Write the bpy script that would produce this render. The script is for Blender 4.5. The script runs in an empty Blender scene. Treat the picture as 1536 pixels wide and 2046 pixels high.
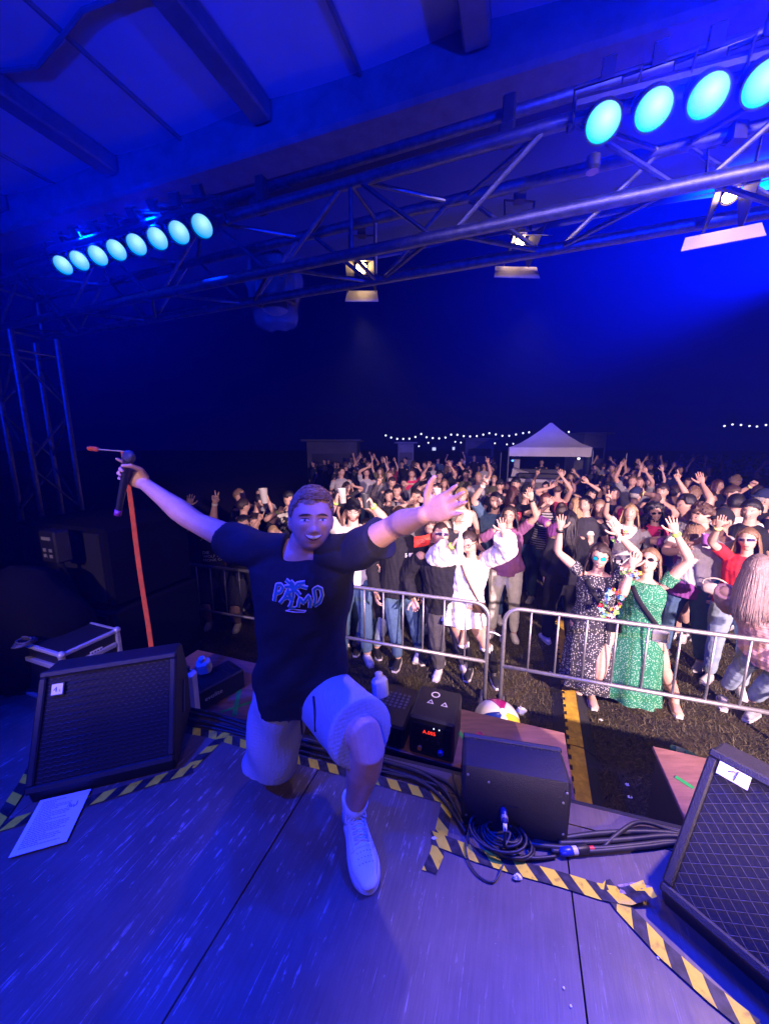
import bpy, math, random
import numpy as np
from mathutils import Vector, Matrix
from mathutils.bvhtree import BVHTree

R = math.radians
SC = bpy.context.scene
COL = SC.collection
# ------------------------------------------------------------------ camera
CAM_H, FPX, PITCH = 2.4, 740.0, R(10.2)
cam_d = bpy.data.cameras.new('camera')
cam = bpy.data.objects.new('camera', cam_d)
COL.objects.link(cam)
cam.location = (0, 0, CAM_H)
cam.rotation_euler = (R(90) - PITCH, 0, 0)
cam_d.sensor_fit = 'HORIZONTAL'
cam_d.sensor_width = 36.0
cam_d.lens = 36.0 * FPX / 1536.0
cam_d.clip_start = 0.05
cam_d.clip_end = 600
SC.camera = cam
# ------------------------------------------------------------------ night sky
W = bpy.data.worlds.new('World')
SC.world = W
W.use_nodes = True
bg = W.node_tree.nodes['Background']
bg.inputs[0].default_value = (0.0, 0.005, 1.0, 1)
bg.inputs[1].default_value = 0.028
# ------------------------------------------------------------------ stage lamps
def spot(name, loc, aim, color, watts, angle, blend=0.4, radius=0.06):
    d = bpy.data.lights.new(name, 'SPOT')
    d.color = color
    d.energy = watts
    d.spot_size = R(angle)
    d.spot_blend = blend
    d.shadow_soft_size = radius
    o = bpy.data.objects.new(name, d)
    COL.objects.link(o)
    o.location = loc
    o.rotation_euler = (Vector(aim) - Vector(loc)).to_track_quat('-Z', 'Y').to_euler()
    return o
BLUE = (0.0, 0.018, 1.0)
WARM = (1.0, 0.62, 0.30)
PINK = (1.0, 0.64, 0.70)
# blue bars on the front truss, turned back on the stage
spot('par_beam', (-1.75, 2.40, 3.60), (-1.0, 0.4, 0.9), BLUE, 520, 110, 0.7)
spot('par_beam', (-1.25, 2.22, 3.62), (0.1, 0.2, 1.2), BLUE, 380, 110, 0.7)
spot('par_beam', (0.95, 1.34, 3.48), (0.5, -0.4, 1.6), BLUE, 620, 130, 0.8)
spot('par_beam', (1.45, 1.12, 3.48), (0.9, -0.6, 1.7), BLUE, 620, 130, 0.8)
# added unseen blue spot beyond the truss, lighting the haze over the crowd
spot('added_haze_spot', (2.3, 2.1, 3.35), (2.9, 9.0, 6.9), BLUE, 56000, 72, 0.9)
# washes hung on the rear of the roof, plus an added pair lighting it
spot('rear_blue_wash', (-2.1, 0.0, 4.12), (-0.45, 0.95, 1.1), BLUE, 1450, 76, 0.7, 0.05)
spot('added_roof_wash', (-1.9, -2.4, 2.9), (-2.2, 2.2, 4.5), BLUE, 1900, 60, 0.8, 0.05)
spot('added_roof_wash', (1.2, -2.4, 2.9), (0.8, 2.2, 4.5), BLUE, 1900, 60, 0.8, 0.05)
PINK_LAMPS = [((3.6, -3.0, 3.3), (1.8, 11.0, 1.5)), ((0.35, -3.0, 3.4), (2.4, 6.8, 1.1)), ((-2.6, -2.8, 3.6), (-1.05, 4.3, 1.3))]
spot('rear_pink_wash', *PINK_LAMPS[0], PINK, 9200, 62, 0.5, 0.07)
spot('rear_pink_wash', *PINK_LAMPS[1], PINK, 2000, 40, 0.35, 0.05)
spot('rear_pink_wash', *PINK_LAMPS[2], PINK, 640, 25, 0.5, 0.06)
spot('rear_pink_wash', (-0.5, -2.3, 4.05), (-0.66, 1.5, 1.6), PINK, 105, 34, 0.6, 0.06)  # added as a weak pink fill on the singer and nearby boards
# warm front lamps hung from the truss: two face the stage
spot('warm_front_lamp', (-0.12, 2.33, 3.12), (0.25, 0.75, 0.9), WARM, 32, 66, 0.9, 0.04)
spot('warm_front_lamp', (2.05, 1.42, 3.26), (0.9, 0.5, 0.9), WARM, 420, 42, 0.6, 0.04)
spot('warm_front_lamp', (0.85, 2.3, 3.2), (1.3, 3.9, 0.0), WARM, 95, 110, 0.8, 0.05)  # no fixture faces this way: spot added to warm the grass
# ------------------------------------------------------------------ exposure
SC.view_settings.view_transform = 'Standard'
SC.view_settings.look = 'None'
SC.view_settings.exposure = 0.0
SC.view_settings.gamma = 1.0
SC.view_settings.use_curve_mapping = False
SC.render.engine = 'CYCLES'
CY = SC.cycles
CY.use_denoising = True
try:
    CY.denoiser = 'OPENIMAGEDENOISE'
except Exception:
    pass
CY.max_bounces = 5
CY.diffuse_bounces = 2
CY.glossy_bounces = 2
CY.transmission_bounces = 3
CY.transparent_max_bounces = 8
CY.volume_bounces = 0
CY.sample_clamp_indirect = 3.0
CY.caustics_reflective = False
CY.caustics_refractive = False

# ------------------------------------------------------------------ helpers
_cp, _sp = math.cos(PITCH), math.sin(PITCH)
def ray(px, py):
    cx = (px - 768) / FPX
    cy = (1023 - py) / FPX
    return Vector((cx, cy * _sp + _cp, cy * _cp - _sp))
def at(px, py, z):
    d = ray(px, py)
    t = (z - CAM_H) / d.z
    return Vector((d.x * t, d.y * t, z))
def atd(px, py, y):
    d = ray(px, py)
    t = y / d.y
    return Vector((d.x * t, y, CAM_H + d.z * t))
V = lambda *a: np.array(a, float)
def nrm(v):
    v = np.asarray(v, float)
    n = np.linalg.norm(v)
    return v / n if n > 1e-9 else v

class MB:
    """collects verts and faces; one mesh out"""
    def __init__(s):
        s.v, s.f, s.m, s.n, s.uv = [], [], [], 0, []
    def add(s, verts, faces, mi=0):
        verts = np.asarray(verts, float).reshape(-1, 3)
        s.v.append(verts)
        k = s.n
        s.f += [tuple(int(i) + k for i in f) for f in faces]
        s.m += [mi] * len(faces)
        s.n += len(verts)
        return s
    def V(s):
        return np.concatenate(s.v) if s.v else np.zeros((0, 3))
    # shapes ------------------------------------------------------
    def box(s, c, size, mi=0, ax=None, bevel=0.0):
        c = np.asarray(c, float)
        h = np.asarray(size, float) / 2
        A = np.eye(3) if ax is None else np.asarray([nrm(a) for a in ax])
        b = min(bevel, min(h) * 0.49)
        if b <= 0:
            P = [(x, y, z) for z in (-1, 1) for y in (-1, 1) for x in (-1, 1)]
            vs = [c + (np.array(p) * h) @ A for p in P]
            fs = [(0, 2, 3, 1), (4, 5, 7, 6), (0, 1, 5, 4), (2, 6, 7, 3), (0, 4, 6, 2), (1, 3, 7, 5)]
            return s.add(vs, fs, mi)
        vs, idx = [], {}
        for sx in (-1, 1):
            for sy in (-1, 1):
                for sz in (-1, 1):
                    for a in range(3):
                        q = np.array([sx, sy, sz]) * (h - b)
                        q[a] = (sx, sy, sz)[a] * h[a]
                        idx[(sx, sy, sz, a)] = len(vs)
                        vs.append(c + q @ A)
        fs = []
        for a in range(3):
            o = [i for i in range(3) if i != a]
            for sg in (-1, 1):
                q = []
                for (u, w) in ((-1, -1), (1, -1), (1, 1), (-1, 1)):
                    k = [0, 0, 0]
                    k[a] = sg; k[o[0]] = u; k[o[1]] = w
                    q.append(idx[(k[0], k[1], k[2], a)])
                flip = (sg > 0) == (a == 1)
                fs.append(tuple(q[::-1]) if flip else tuple(q))
        for a in range(3):
            o = [i for i in range(3) if i != a]
            for su in (-1, 1):
                for sw in (-1, 1):
                    q = []
                    for sa in (-1, 1):
                        k = [0, 0, 0]
                        k[a] = sa; k[o[0]] = su; k[o[1]] = sw
                        q.append((idx[(*k, o[0])], idx[(*k, o[1])]))
                    fs.append((q[0][0], q[0][1], q[1][1], q[1][0]))
        for sx in (-1, 1):
            for sy in (-1, 1):
                for sz in (-1, 1):
                    fs.append(tuple(idx[(sx, sy, sz, a)] for a in range(3)))
        return s.add(vs, fs, mi)
    def tube(s, pts, rad, n=8, mi=0, side=None, cap=True, rnd=False):
        """pts (k,3); rad scalar / list / list of (ru, rv); side = reference direction of ru"""
        P = [np.asarray(p, float) for p in pts]
        k = len(P)
        if np.isscalar(rad):
            rad = [rad] * k
        rr = [(r, r) if np.isscalar(r) else r for r in rad]
        if rnd:
            d0 = nrm(P[0] - P[1]); d1 = nrm(P[-1] - P[-2])
            a0 = max(rr[0]); a1 = max(rr[-1])
            P = [P[0] + d0 * a0 * .8, P[0] + d0 * a0 * .5] + P + [P[-1] + d1 * a1 * .5, P[-1] + d1 * a1 * .8]
            rr = [tuple(q * .45 for q in rr[0]), tuple(q * .84 for q in rr[0])] + rr + [tuple(q * .84 for q in rr[-1]), tuple(q * .45 for q in rr[-1])]
            k = len(P)
        T = []
        for i in range(k):
            a = P[max(i - 1, 0)]; b = P[min(i + 1, k - 1)]
            T.append(nrm(b - a))
        u = np.asarray(side, float) if side is not None else (V(1, 0, 0) if abs(T[0][0]) < .8 else V(0, 1, 0))
        vs = []
        for i in range(k):
            u = u - T[i] * np.dot(u, T[i])
            if np.linalg.norm(u) < 1e-6:
                u = np.cross(T[i], V(0.3, 0.5, 0.8))
            u = nrm(u)
            w = np.cross(T[i], u)
            for j in range(n):
                t = 2 * math.pi * j / n
                vs.append(P[i] + u * (math.cos(t) * rr[i][0]) + w * (math.sin(t) * rr[i][1]))
        fs = []
        for i in range(k - 1):
            for j in range(n):
                j2 = (j + 1) % n
                fs.append((i * n + j, i * n + j2, (i + 1) * n + j2, (i + 1) * n + j))
        if cap:
            fs.append(tuple(range(n - 1, -1, -1)))
            fs.append(tuple((k - 1) * n + j for j in range(n)))
        return s.add(vs, fs, mi)
    def cyl(s, a, b, r, n=12, mi=0, r2=None):
        return s.tube([a, b], [r, r if r2 is None else r2], n, mi)
    def lathe(s, c, prof, n=20, mi=0, ax=(0, 0, 1), cap=True):
        """prof: (radius, height along ax)"""
        a = nrm(ax)
        u = nrm(np.cross(a, V(0.21, 0.97, 0.1))) if abs(a[1]) < .9 else nrm(np.cross(a, V(1, 0, 0)))
        w = np.cross(a, u)
        c = np.asarray(c, float)
        vs = []
        for r, h in prof:
            for j in range(n):
                t = 2 * math.pi * j / n
                vs.append(c + a * h + u * (r * math.cos(t)) + w * (r * math.sin(t)))
        k = len(prof)
        fs = [(i * n + j, i * n + (j + 1) % n, (i + 1) * n + (j + 1) % n, (i + 1) * n + j) for i in range(k - 1) for j in range(n)]
        if cap:
            fs.append(tuple(range(n - 1, -1, -1)))
            fs.append(tuple((k - 1) * n + j for j in range(n)))
        return s.add(vs, fs, mi)
    def ball(s, c, r, n=12, m=8, mi=0, ax=None):
        c = np.asarray(c, float)
        r = np.asarray([r] * 3 if np.isscalar(r) else r, float)
        A = np.eye(3) if ax is None else np.asarray([nrm(a) for a in ax])
        vs = []
        for i in range(m + 1):
            th = math.pi * i / m
            th = min(max(th, .02), math.pi - .02)
            for j in range(n):
                t = 2 * math.pi * j / n
                q = np.array([math.sin(th) * math.cos(t), math.sin(th) * math.sin(t), -math.cos(th)]) * r
                vs.append(c + q @ A)
        fs = [(i * n + j, i * n + (j + 1) % n, (i + 1) * n + (j + 1) % n, (i + 1) * n + j) for i in range(m) for j in range(n)]
        fs.append(tuple(range(n - 1, -1, -1)))
        fs.append(tuple(m * n + j for j in range(n)))
        return s.add(vs, fs, mi)
    def poly(s, pts, mi=0):
        return s.add(pts, [tuple(range(len(pts)))], mi)
    def slab(s, pts, th, mi=0):
        """extrude a planar polygon downwards by th (pts counter-clockwise seen from above)"""
        P = np.asarray(pts, float)
        n = len(P)
        vs = np.concatenate([P, P - V(0, 0, th)])
        fs = [tuple(range(n)), tuple(range(2 * n - 1, n - 1, -1))]
        for i in range(n):
            j = (i + 1) % n
            fs.append((i, i + n, j + n, j))
        return s.add(vs, fs, mi)
    def build(s, name, mats, parent=None, smooth=False, origin=None):
        v = s.V()
        return make(name, v, s.f, mats, parent, smooth, origin, s.m)

def make(name, v, f, mats, parent=None, smooth=False, origin=None, mi=None):
    me = bpy.data.meshes.new(name)
    v = np.asarray(v, float)
    o = np.asarray(origin, float) if origin is not None else root_loc(parent)
    v = v - o
    if isinstance(f, np.ndarray):
        nf, w = f.shape
        me.vertices.add(len(v)); me.vertices.foreach_set('co', v.astype(np.float32).ravel())
        me.loops.add(nf * w); me.loops.foreach_set('vertex_index', f.astype(np.int32).ravel())
        me.polygons.add(nf)
        me.polygons.foreach_set('loop_start', np.arange(0, nf * w, w, dtype=np.int32))
        me.update(calc_edges=True)
        me.validate()
    else:
        me.from_pydata(v.tolist(), [], f)
    if not isinstance(mats, (list, tuple)):
        mats = [mats]
    for m in mats:
        me.materials.append(m)
    if mi is not None and len(mats) > 1 and len(mi) == len(me.polygons):
        me.polygons.foreach_set('material_index', np.asarray(mi, np.int32))
    if smooth:
        me.polygons.foreach_set('use_smooth', np.ones(len(me.polygons), bool))
        if smooth is not True:
            try:
                me.set_sharp_from_angle(angle=R(smooth))
            except Exception:
                pass
    me.update()
    ob = bpy.data.objects.new(name, me)
    COL.objects.link(ob)
    if parent is not None:
        ob.parent = parent
    elif origin is not None:
        ob.location = origin
    return ob
def root_loc(o):
    p = np.zeros(3)
    while o is not None:
        p = p + np.asarray(o.location)
        o = o.parent
    return p
def tag(o, label=None, cat=None, group=None, kind=None):
    if label: o['label'] = label
    if cat: o['category'] = cat
    if group: o['group'] = group
    if kind: o['kind'] = kind
    return o
def thing(name, label, cat, loc=(0, 0, 0), group=None):
    o = bpy.data.objects.new(name, None)
    o.empty_display_size = 0.1
    COL.objects.link(o)
    o.location = loc
    return tag(o, label, cat, group)
def dup(root, loc, label=None, rz=None):
    r = root.copy(); COL.objects.link(r); r.location = loc
    if rz is not None: r.rotation_euler.z = rz
    if label: r['label'] = label
    for ch in root.children:
        c = ch.copy(); COL.objects.link(c); c.parent = r
        for g in ch.children:
            d = g.copy(); COL.objects.link(d); d.parent = c
    return r

# ------------------------------------------------------------------ materials
MATS = {}
def mat(name, col, rough=.6, metal=0.0, var=0.0, vscale=8.0, bump=0.0, bscale=60.0, emit=None, estr=0.0, spec=None, col2=None, stretch=None, coat=0.0, alpha=None, trans=0.0, ior=None):
    if name in MATS:
        return MATS[name]
    m = bpy.data.materials.new(name)
    m.use_nodes = True
    nt = m.node_tree
    b = nt.nodes['Principled BSDF']
    b.inputs['Base Color'].default_value = (*col, 1)
    b.inputs['Roughness'].default_value = rough
    b.inputs['Metallic'].default_value = metal
    if spec is not None: b.inputs['Specular IOR Level'].default_value = spec
    if coat: b.inputs['Coat Weight'].default_value = coat
    if trans: b.inputs['Transmission Weight'].default_value = trans
    if ior: b.inputs['IOR'].default_value = ior
    if alpha is not None: b.inputs['Alpha'].default_value = alpha
    if emit is not None:
        b.inputs['Emission Color'].default_value = (*emit, 1)
        b.inputs['Emission Strength'].default_value = estr
    if var or bump or col2:
        tc = nt.nodes.new('ShaderNodeTexCoord')
        mp = nt.nodes.new('ShaderNodeMapping')
        if stretch: mp.inputs['Scale'].default_value = stretch
        nt.links.new(tc.outputs['Object'], mp.inputs['Vector'])
    if var or col2:
        nz = nt.nodes.new('ShaderNodeTexNoise')
        nz.inputs['Scale'].default_value = vscale
        nz.inputs['Detail'].default_value = 6
        nz.inputs['Roughness'].default_value = .65
        nt.links.new(mp.outputs[0], nz.inputs['Vector'])
        cr = nt.nodes.new('ShaderNodeValToRGB')
        c2 = col2 if col2 else tuple(min(1, c * (1 + var)) for c in col)
        c1 = col if col2 else tuple(c * (1 - var) for c in col)
        cr.color_ramp.elements[0].position = .35
        cr.color_ramp.elements[1].position = .68
        cr.color_ramp.elements[0].color = (*c1, 1)
        cr.color_ramp.elements[1].color = (*c2, 1)
        nt.links.new(nz.outputs['Fac'], cr.inputs[0])
        nt.links.new(cr.outputs[0], b.inputs['Base Color'])
    if bump:
        n2 = nt.nodes.new('ShaderNodeTexNoise')
        n2.inputs['Scale'].default_value = bscale
        n2.inputs['Detail'].default_value = 4
        nt.links.new(mp.outputs[0], n2.inputs['Vector'])
        bp = nt.nodes.new('ShaderNodeBump')
        bp.inputs['Strength'].default_value = bump
        bp.inputs['Distance'].default_value = .01
        nt.links.new(n2.outputs['Fac'], bp.inputs['Height'])
        nt.links.new(bp.outputs[0], b.inputs['Normal'])
    MATS[name] = m
    return m
def ramp(nt, src, stops, interp=None):
    cr = nt.nodes.new('ShaderNodeValToRGB')
    if interp: cr.color_ramp.interpolation = interp
    e = cr.color_ramp.elements
    while len(e) < len(stops): e.new(.5)
    for k, (p, c) in enumerate(stops):
        e[k].position = p
        e[k].color = (c, c, c, 1) if np.isscalar(c) else (*c, 1)
    nt.links.new(src, cr.inputs[0])
    return cr.outputs[0]
def mixc(nt, f, a, b):
    m = nt.nodes.new('ShaderNodeMix'); m.data_type = 'RGBA'
    for sock, val in ((m.inputs[0], f), (m.inputs[6], a), (m.inputs[7], b)):
        if hasattr(val, 'node'): nt.links.new(val, sock)
        else: sock.default_value = val if np.isscalar(val) else (*val, 1)
    return m.outputs[2]
YAW = R(-19.5)
SX = V(math.cos(YAW), math.sin(YAW), 0)       # along the stage front
SN = V(-math.sin(YAW), math.cos(YAW), 0)      # towards the audience
UP = V(0, 0, 1)
ZS = 0.88                                     # stage height
# ================================================================== SETTING
def grass_mat():
    m = bpy.data.materials.new('dry_grass'); m.use_nodes = True
    nt = m.node_tree; b = nt.nodes['Principled BSDF']
    tc = nt.nodes.new('ShaderNodeTexCoord')
    def nz(sc, det=6):
        n = nt.nodes.new('ShaderNodeTexNoise'); n.inputs['Scale'].default_value = sc; n.inputs['Detail'].default_value = det
        n.inputs['Roughness'].default_value = .7
        nt.links.new(tc.outputs['Object'], n.inputs['Vector']); return n.outputs['Fac']
    c = ramp(nt, nz(2.2), [(.28, (.028, .034, .012)), (.46, (.052, .048, .020)), (.60, (.085, .064, .034)), (.75, (.13, .095, .055))])
    c2 = ramp(nt, nz(38), [(.3, (.016, .016, .007)), (.5, (.055, .048, .024)), (.75, (.19, .155, .085))])
    nt.links.new(mixc(nt, .6, c, c2), b.inputs['Base Color'])
    b.inputs['Roughness'].default_value = .95
    b.inputs['Specular IOR Level'].default_value = .1
    bp = nt.nodes.new('ShaderNodeBump'); bp.inputs['Strength'].default_value = .9; bp.inputs['Distance'].default_value = .03
    nt.links.new(nz(55), bp.inputs['Height']); nt.links.new(bp.outputs[0], b.inputs['Normal'])
    return m
GM = grass_mat()
g = MB(); g.add([(-150, -40, 0), (150, -40, 0), (150, 180, 0), (-150, 180, 0)], [(0, 1, 2, 3)])
tag(g.build('ground', GM), kind='structure')
rng = np.random.default_rng(5)
def blades(n, x0, x1, y0, y1):
    x = rng.uniform(x0, x1, n); y = y0 + (y1 - y0) * rng.uniform(0, 1, n) ** 1.5
    h = rng.uniform(.012, .045, n); a = rng.uniform(0, 6.283, n); w = rng.uniform(.0025, .006, n)
    lx, ly = rng.normal(0, .02, n), rng.normal(0, .02, n)
    P = np.zeros((n, 3, 3))
    P[:, 0, 0] = x - w * np.cos(a); P[:, 0, 1] = y - w * np.sin(a)
    P[:, 1, 0] = x + w * np.cos(a); P[:, 1, 1] = y + w * np.sin(a)
    P[:, 2, 0] = x + lx; P[:, 2, 1] = y + ly; P[:, 2, 2] = h
    return P.reshape(-1, 3)
bv = np.concatenate([blades(70000, -3.2, 5.5, 1.9, 7.0)])
tag(make('grass', bv, np.arange(len(bv)).reshape(-1, 3), [mat('grass_blade', (.085, .076, .034), .9, var=.6, vscale=5)]), kind='stuff')

# ---- stage ---------------------------------------------------------------
def deck_mat():
    m = bpy.data.materials.new('stage_plywood'); m.use_nodes = True
    nt = m.node_tree; b = nt.nodes['Principled BSDF']
    tc = nt.nodes.new('ShaderNodeTexCoord')
    rot = nt.nodes.new('ShaderNodeMapping'); rot.inputs['Rotation'].default_value = (0, 0, -YAW)
    nt.links.new(tc.outputs['Object'], rot.inputs['Vector'])
    def nz(scale, sc=1.0, det=5, rough=.6, off=(0, 0, 0), rz=0):
        mp = nt.nodes.new('ShaderNodeMapping'); mp.inputs['Scale'].default_value = scale; mp.inputs['Location'].default_value = off
        mp.inputs['Rotation'].default_value = (0, 0, rz)
        nt.links.new(rot.outputs[0], mp.inputs['Vector'])
        n = nt.nodes.new('ShaderNodeTexNoise'); n.inputs['Scale'].default_value = sc; n.inputs['Detail'].default_value = det
        n.inputs['Roughness'].default_value = rough; n.inputs['Distortion'].default_value = .25
        nt.links.new(mp.outputs[0], n.inputs['Vector']); return n.outputs['Fac']
    def mul(a, c):
        x = nt.nodes.new('ShaderNodeMath'); x.operation = 'MULTIPLY'
        for s, val in ((x.inputs[0], a), (x.inputs[1], c)):
            if hasattr(val, 'node'): nt.links.new(val, s)
            else: s.default_value = val
        return x.outputs[0]
    def add(a, c):
        x = nt.nodes.new('ShaderNodeMath'); x.operation = 'ADD'; x.use_clamp = True
        for s, val in ((x.inputs[0], a), (x.inputs[1], c)):
            if hasattr(val, 'node'): nt.links.new(val, s)
            else: s.default_value = val
        return x.outputs[0]
    base = ramp(nt, nz((1, 1, 1), 3.5), [(.3, (.075, .057, .048)), (.7, (.14, .108, .092))])
    grain = ramp(nt, nz((26, 1.6, 1), 4), [(.35, (.07, .053, .045)), (.7, (.155, .12, .103))])
    c = mixc(nt, .3, base, grain)
    # long scuffs running towards the audience, thickest on the house-left side
    sx = nt.nodes.new('ShaderNodeSeparateXYZ'); nt.links.new(rot.outputs[0], sx.inputs[0])
    side = nt.nodes.new('ShaderNodeMapRange'); side.inputs[1].default_value = .1; side.inputs[2].default_value = -.95
    side.inputs[3].default_value = 0.22; side.inputs[4].default_value = 1.0
    nt.links.new(sx.outputs[0], side.inputs[0])
    sc1 = ramp(nt, nz((34, 3.2, 1), 1.6, 8, .68, rz=.16), [(.58, 0.0), (.65, 1.0)])
    sc1b = ramp(nt, nz((1, 1, 1), 1.9, 3, off=(3, 1, 0)), [(.50, 0.0), (.62, 1.0)])
    sc2 = ramp(nt, nz((150, 3.2, 1), 1.0, 4, .5, off=(7, 2, 0), rz=-.10), [(.635, 0.0), (.67, 1.0)])
    sc3 = ramp(nt, nz((70, 14, 1), 1.0, 5, .6, off=(1, 5, 0), rz=.75), [(.64, 0.0), (.68, .8)])
    brk = ramp(nt, nz((1, 1, 1), 30, 5, .7, off=(4, 4, 0)), [(.44, 0.12), (.56, 1.0)])
    sc = mul(mul(add(add(mul(sc1, sc1b), mul(sc2, .8)), sc3), brk), side.outputs[0])
    spk = ramp(nt, nz((1, 1, 1), 95, 2, off=(2, 9, 0)), [(.765, 0.0), (.79, .6)])
    sc = add(sc, spk)
    c = mixc(nt, mul(sc, .85), c, (.46, .43, .43))
    nt.links.new(c, b.inputs['Base Color'])
    rr = ramp(nt, nz((1, 1, 1), 6), [(.3, .36), (.7, .55)])
    nt.links.new(add(rr, mul(sc, .2)), b.inputs['Roughness'])
    b.inputs['Specular IOR Level'].default_value = .4
    bp = nt.nodes.new('ShaderNodeBump'); bp.inputs['Strength'].default_value = .12; bp.inputs['Distance'].default_value = .004
    nt.links.new(nz((60, 5, 1), 3), bp.inputs['Height']); nt.links.new(bp.outputs[0], b.inputs['Normal'])
    return m
DECK = deck_mat()
BLK = mat('black_paint', (.012, .012, .013), .45, var=.25, vscale=20)
MATTE = mat('black_cloth', (.006, .006, .008), .95, spec=.08)
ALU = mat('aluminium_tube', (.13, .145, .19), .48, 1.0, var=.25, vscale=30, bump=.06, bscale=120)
STEEL = mat('galvanised_steel', (.36, .37, .38), .5, .8, var=.2, vscale=40)
def sp(s, n, z=ZS): return SX * s + SN * n + UP * z
fn = lambda s: 1.527 + .053 * s
stage = thing('stage', 'low dark plywood stage the singer kneels on, its front edge towards the crowd', 'stage', (0, 0, 0))
stage['kind'] = 'structure'; del stage['category']
seams = [-4.2, -2.95, -1.88, -.803, .267, 1.337, 2.41, 3.48]
gap = .0028
for i in range(len(seams) - 1):
    a, b_ = seams[i] + gap, seams[i + 1] - gap
    for (n0, n1) in ((-2.9, -.62), (-.6145, None)):
        e0, e1 = (fn(a) - .105, fn(b_) - .105) if n1 is None else (n1, n1)
        dz = random.Random(i).uniform(-.0012, .0012)
        MB().slab([sp(a, n0, ZS + dz), sp(b_, n0, ZS + dz), sp(b_, e1, ZS + dz), sp(a, e0, ZS + dz)], .03).build('panel', DECK, stage)
    MB().slab([sp(a, fn(a) - .100), sp(b_, fn(b_) - .100), sp(b_, fn(b_)), sp(a, fn(a))], .03).build('front_strip', DECK, stage)
sk = MB()
sk.slab([sp(-4.2, fn(-4.2) - .02, ZS - .032), sp(-4.2, fn(-4.2) - .05, ZS - .032), sp(3.48, fn(3.48) - .05, ZS - .032), sp(3.48, fn(3.48) - .02, ZS - .032)][::-1], ZS - .05)
sk.build('skirt', MATTE, stage)
fr = MB()
fr.box(sp(-.36, -.7, ZS - .09), (7.6, 4.2, .1), ax=(SX, SN, UP))
fr.build('deck_frame', BLK, stage)
ed = MB(); ed.tube([sp(-4.2, fn(-4.2) + .012, ZS - .016), sp(3.48, fn(3.48) + .012, ZS - .016)], .016, 6)
ed.build('edge_rail', BLK, stage)

# ---- trusses --------------------------------------------------------------
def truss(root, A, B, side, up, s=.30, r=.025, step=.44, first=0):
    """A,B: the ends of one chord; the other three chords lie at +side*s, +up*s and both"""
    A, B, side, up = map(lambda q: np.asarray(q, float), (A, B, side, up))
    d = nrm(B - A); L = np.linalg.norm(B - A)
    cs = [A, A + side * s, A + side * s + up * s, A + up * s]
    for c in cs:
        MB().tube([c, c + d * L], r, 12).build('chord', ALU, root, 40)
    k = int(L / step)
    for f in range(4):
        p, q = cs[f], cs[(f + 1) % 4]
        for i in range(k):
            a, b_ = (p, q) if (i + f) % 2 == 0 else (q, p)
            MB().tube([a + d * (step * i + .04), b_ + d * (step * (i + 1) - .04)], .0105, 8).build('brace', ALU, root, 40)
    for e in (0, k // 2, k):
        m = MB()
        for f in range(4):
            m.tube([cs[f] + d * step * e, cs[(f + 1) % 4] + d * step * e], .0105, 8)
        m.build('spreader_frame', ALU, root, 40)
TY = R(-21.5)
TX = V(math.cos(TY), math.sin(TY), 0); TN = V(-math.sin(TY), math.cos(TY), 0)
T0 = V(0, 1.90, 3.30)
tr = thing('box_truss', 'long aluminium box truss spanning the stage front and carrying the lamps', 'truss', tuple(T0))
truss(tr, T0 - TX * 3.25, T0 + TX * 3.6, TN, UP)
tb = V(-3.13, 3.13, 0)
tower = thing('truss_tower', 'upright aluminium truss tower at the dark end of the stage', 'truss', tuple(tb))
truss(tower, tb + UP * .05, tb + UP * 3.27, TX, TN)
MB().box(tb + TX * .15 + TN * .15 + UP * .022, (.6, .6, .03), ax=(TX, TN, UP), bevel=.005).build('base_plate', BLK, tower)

# ---- roof -----------------------------------------------------------------
FAB = mat('roof_sheet', (.30, .33, .50), .7, var=.10, vscale=1.6, bump=.25, bscale=5)  # white sheet, with the blue of the lamps put into its colour
BEAM = mat('roof_beam', (.09, .095, .13), .6, var=.2, vscale=9)
roof = thing('stage_roof', 'white fabric stage roof stretched over dark rafters', 'stage roof', (0, 0, 4.4))
roof['kind'] = 'structure'; del roof['category']
nb = 2.21                                   # stage-forward distance of the eave beam
def rp(s, n, z=4.42): return SX * s + SN * n + UP * z
# the sheet sags a little between the rafters: a grid
raf = [-5.35, -4.10, -2.83, -1.55, -.30, .95, 2.2, 3.45, 4.7]
gm = MB(); NS, NN = 97, 25
vs = []
for j in range(NN):
    n = -3.0 + (nb + 3.0) * j / (NN - 1)
    for i in range(NS):
        s = raf[0] + (raf[-1] - raf[0]) * i / (NS - 1)
        u = ((s - raf[0]) / 1.255) % 1.0
        vs.append(rp(s, n, 4.42 - .035 * math.sin(math.pi * u) * (1 + .2 * math.sin(n * 3 + s)) + .05 * max(0, 1.2 - n) ))
gm.add(vs, [(j * NS + i, j * NS + i + 1, (j + 1) * NS + i + 1, (j + 1) * NS + i) for j in range(NN - 1) for i in range(NS - 1)])
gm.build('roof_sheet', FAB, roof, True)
for s in raf:
    MB().box(rp(s, -.4, 4.345), (.13, 5.2, .11), ax=(SX, SN, UP), bevel=.012).build('rafter', BEAM, roof)
for s in raf[:-1]:
    c = s + .63
    MB().tube([rp(c, -3, 4.55), rp(c, 1.2, 4.375), rp(c, nb, 4.375)], .014, 6).build('purlin', BEAM, roof)
for n in (.55, 1.55, -.6):
    m = MB(); pts = []
    for i in range(40):
        s = raf[0] + (raf[-1] - raf[0]) * i / 39
        u = ((s - raf[0]) / 1.255) % 1.0
        pts.append(rp(s, n + .05 * math.sin(7 * u) , 4.41 - .05 * math.sin(math.pi * u) + .05 * max(0, 1.2 - n)))
    m.tube(pts, .011, 5); m.build('seam_rope', BEAM, roof)
MB().box(rp(-.3, nb + .12, 4.30), (10.1, .24, .26), ax=(SX, SN, UP), bevel=.02).build('eave_beam', BEAM, roof)
aw = MB(); NA = 60; vs = []
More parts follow.
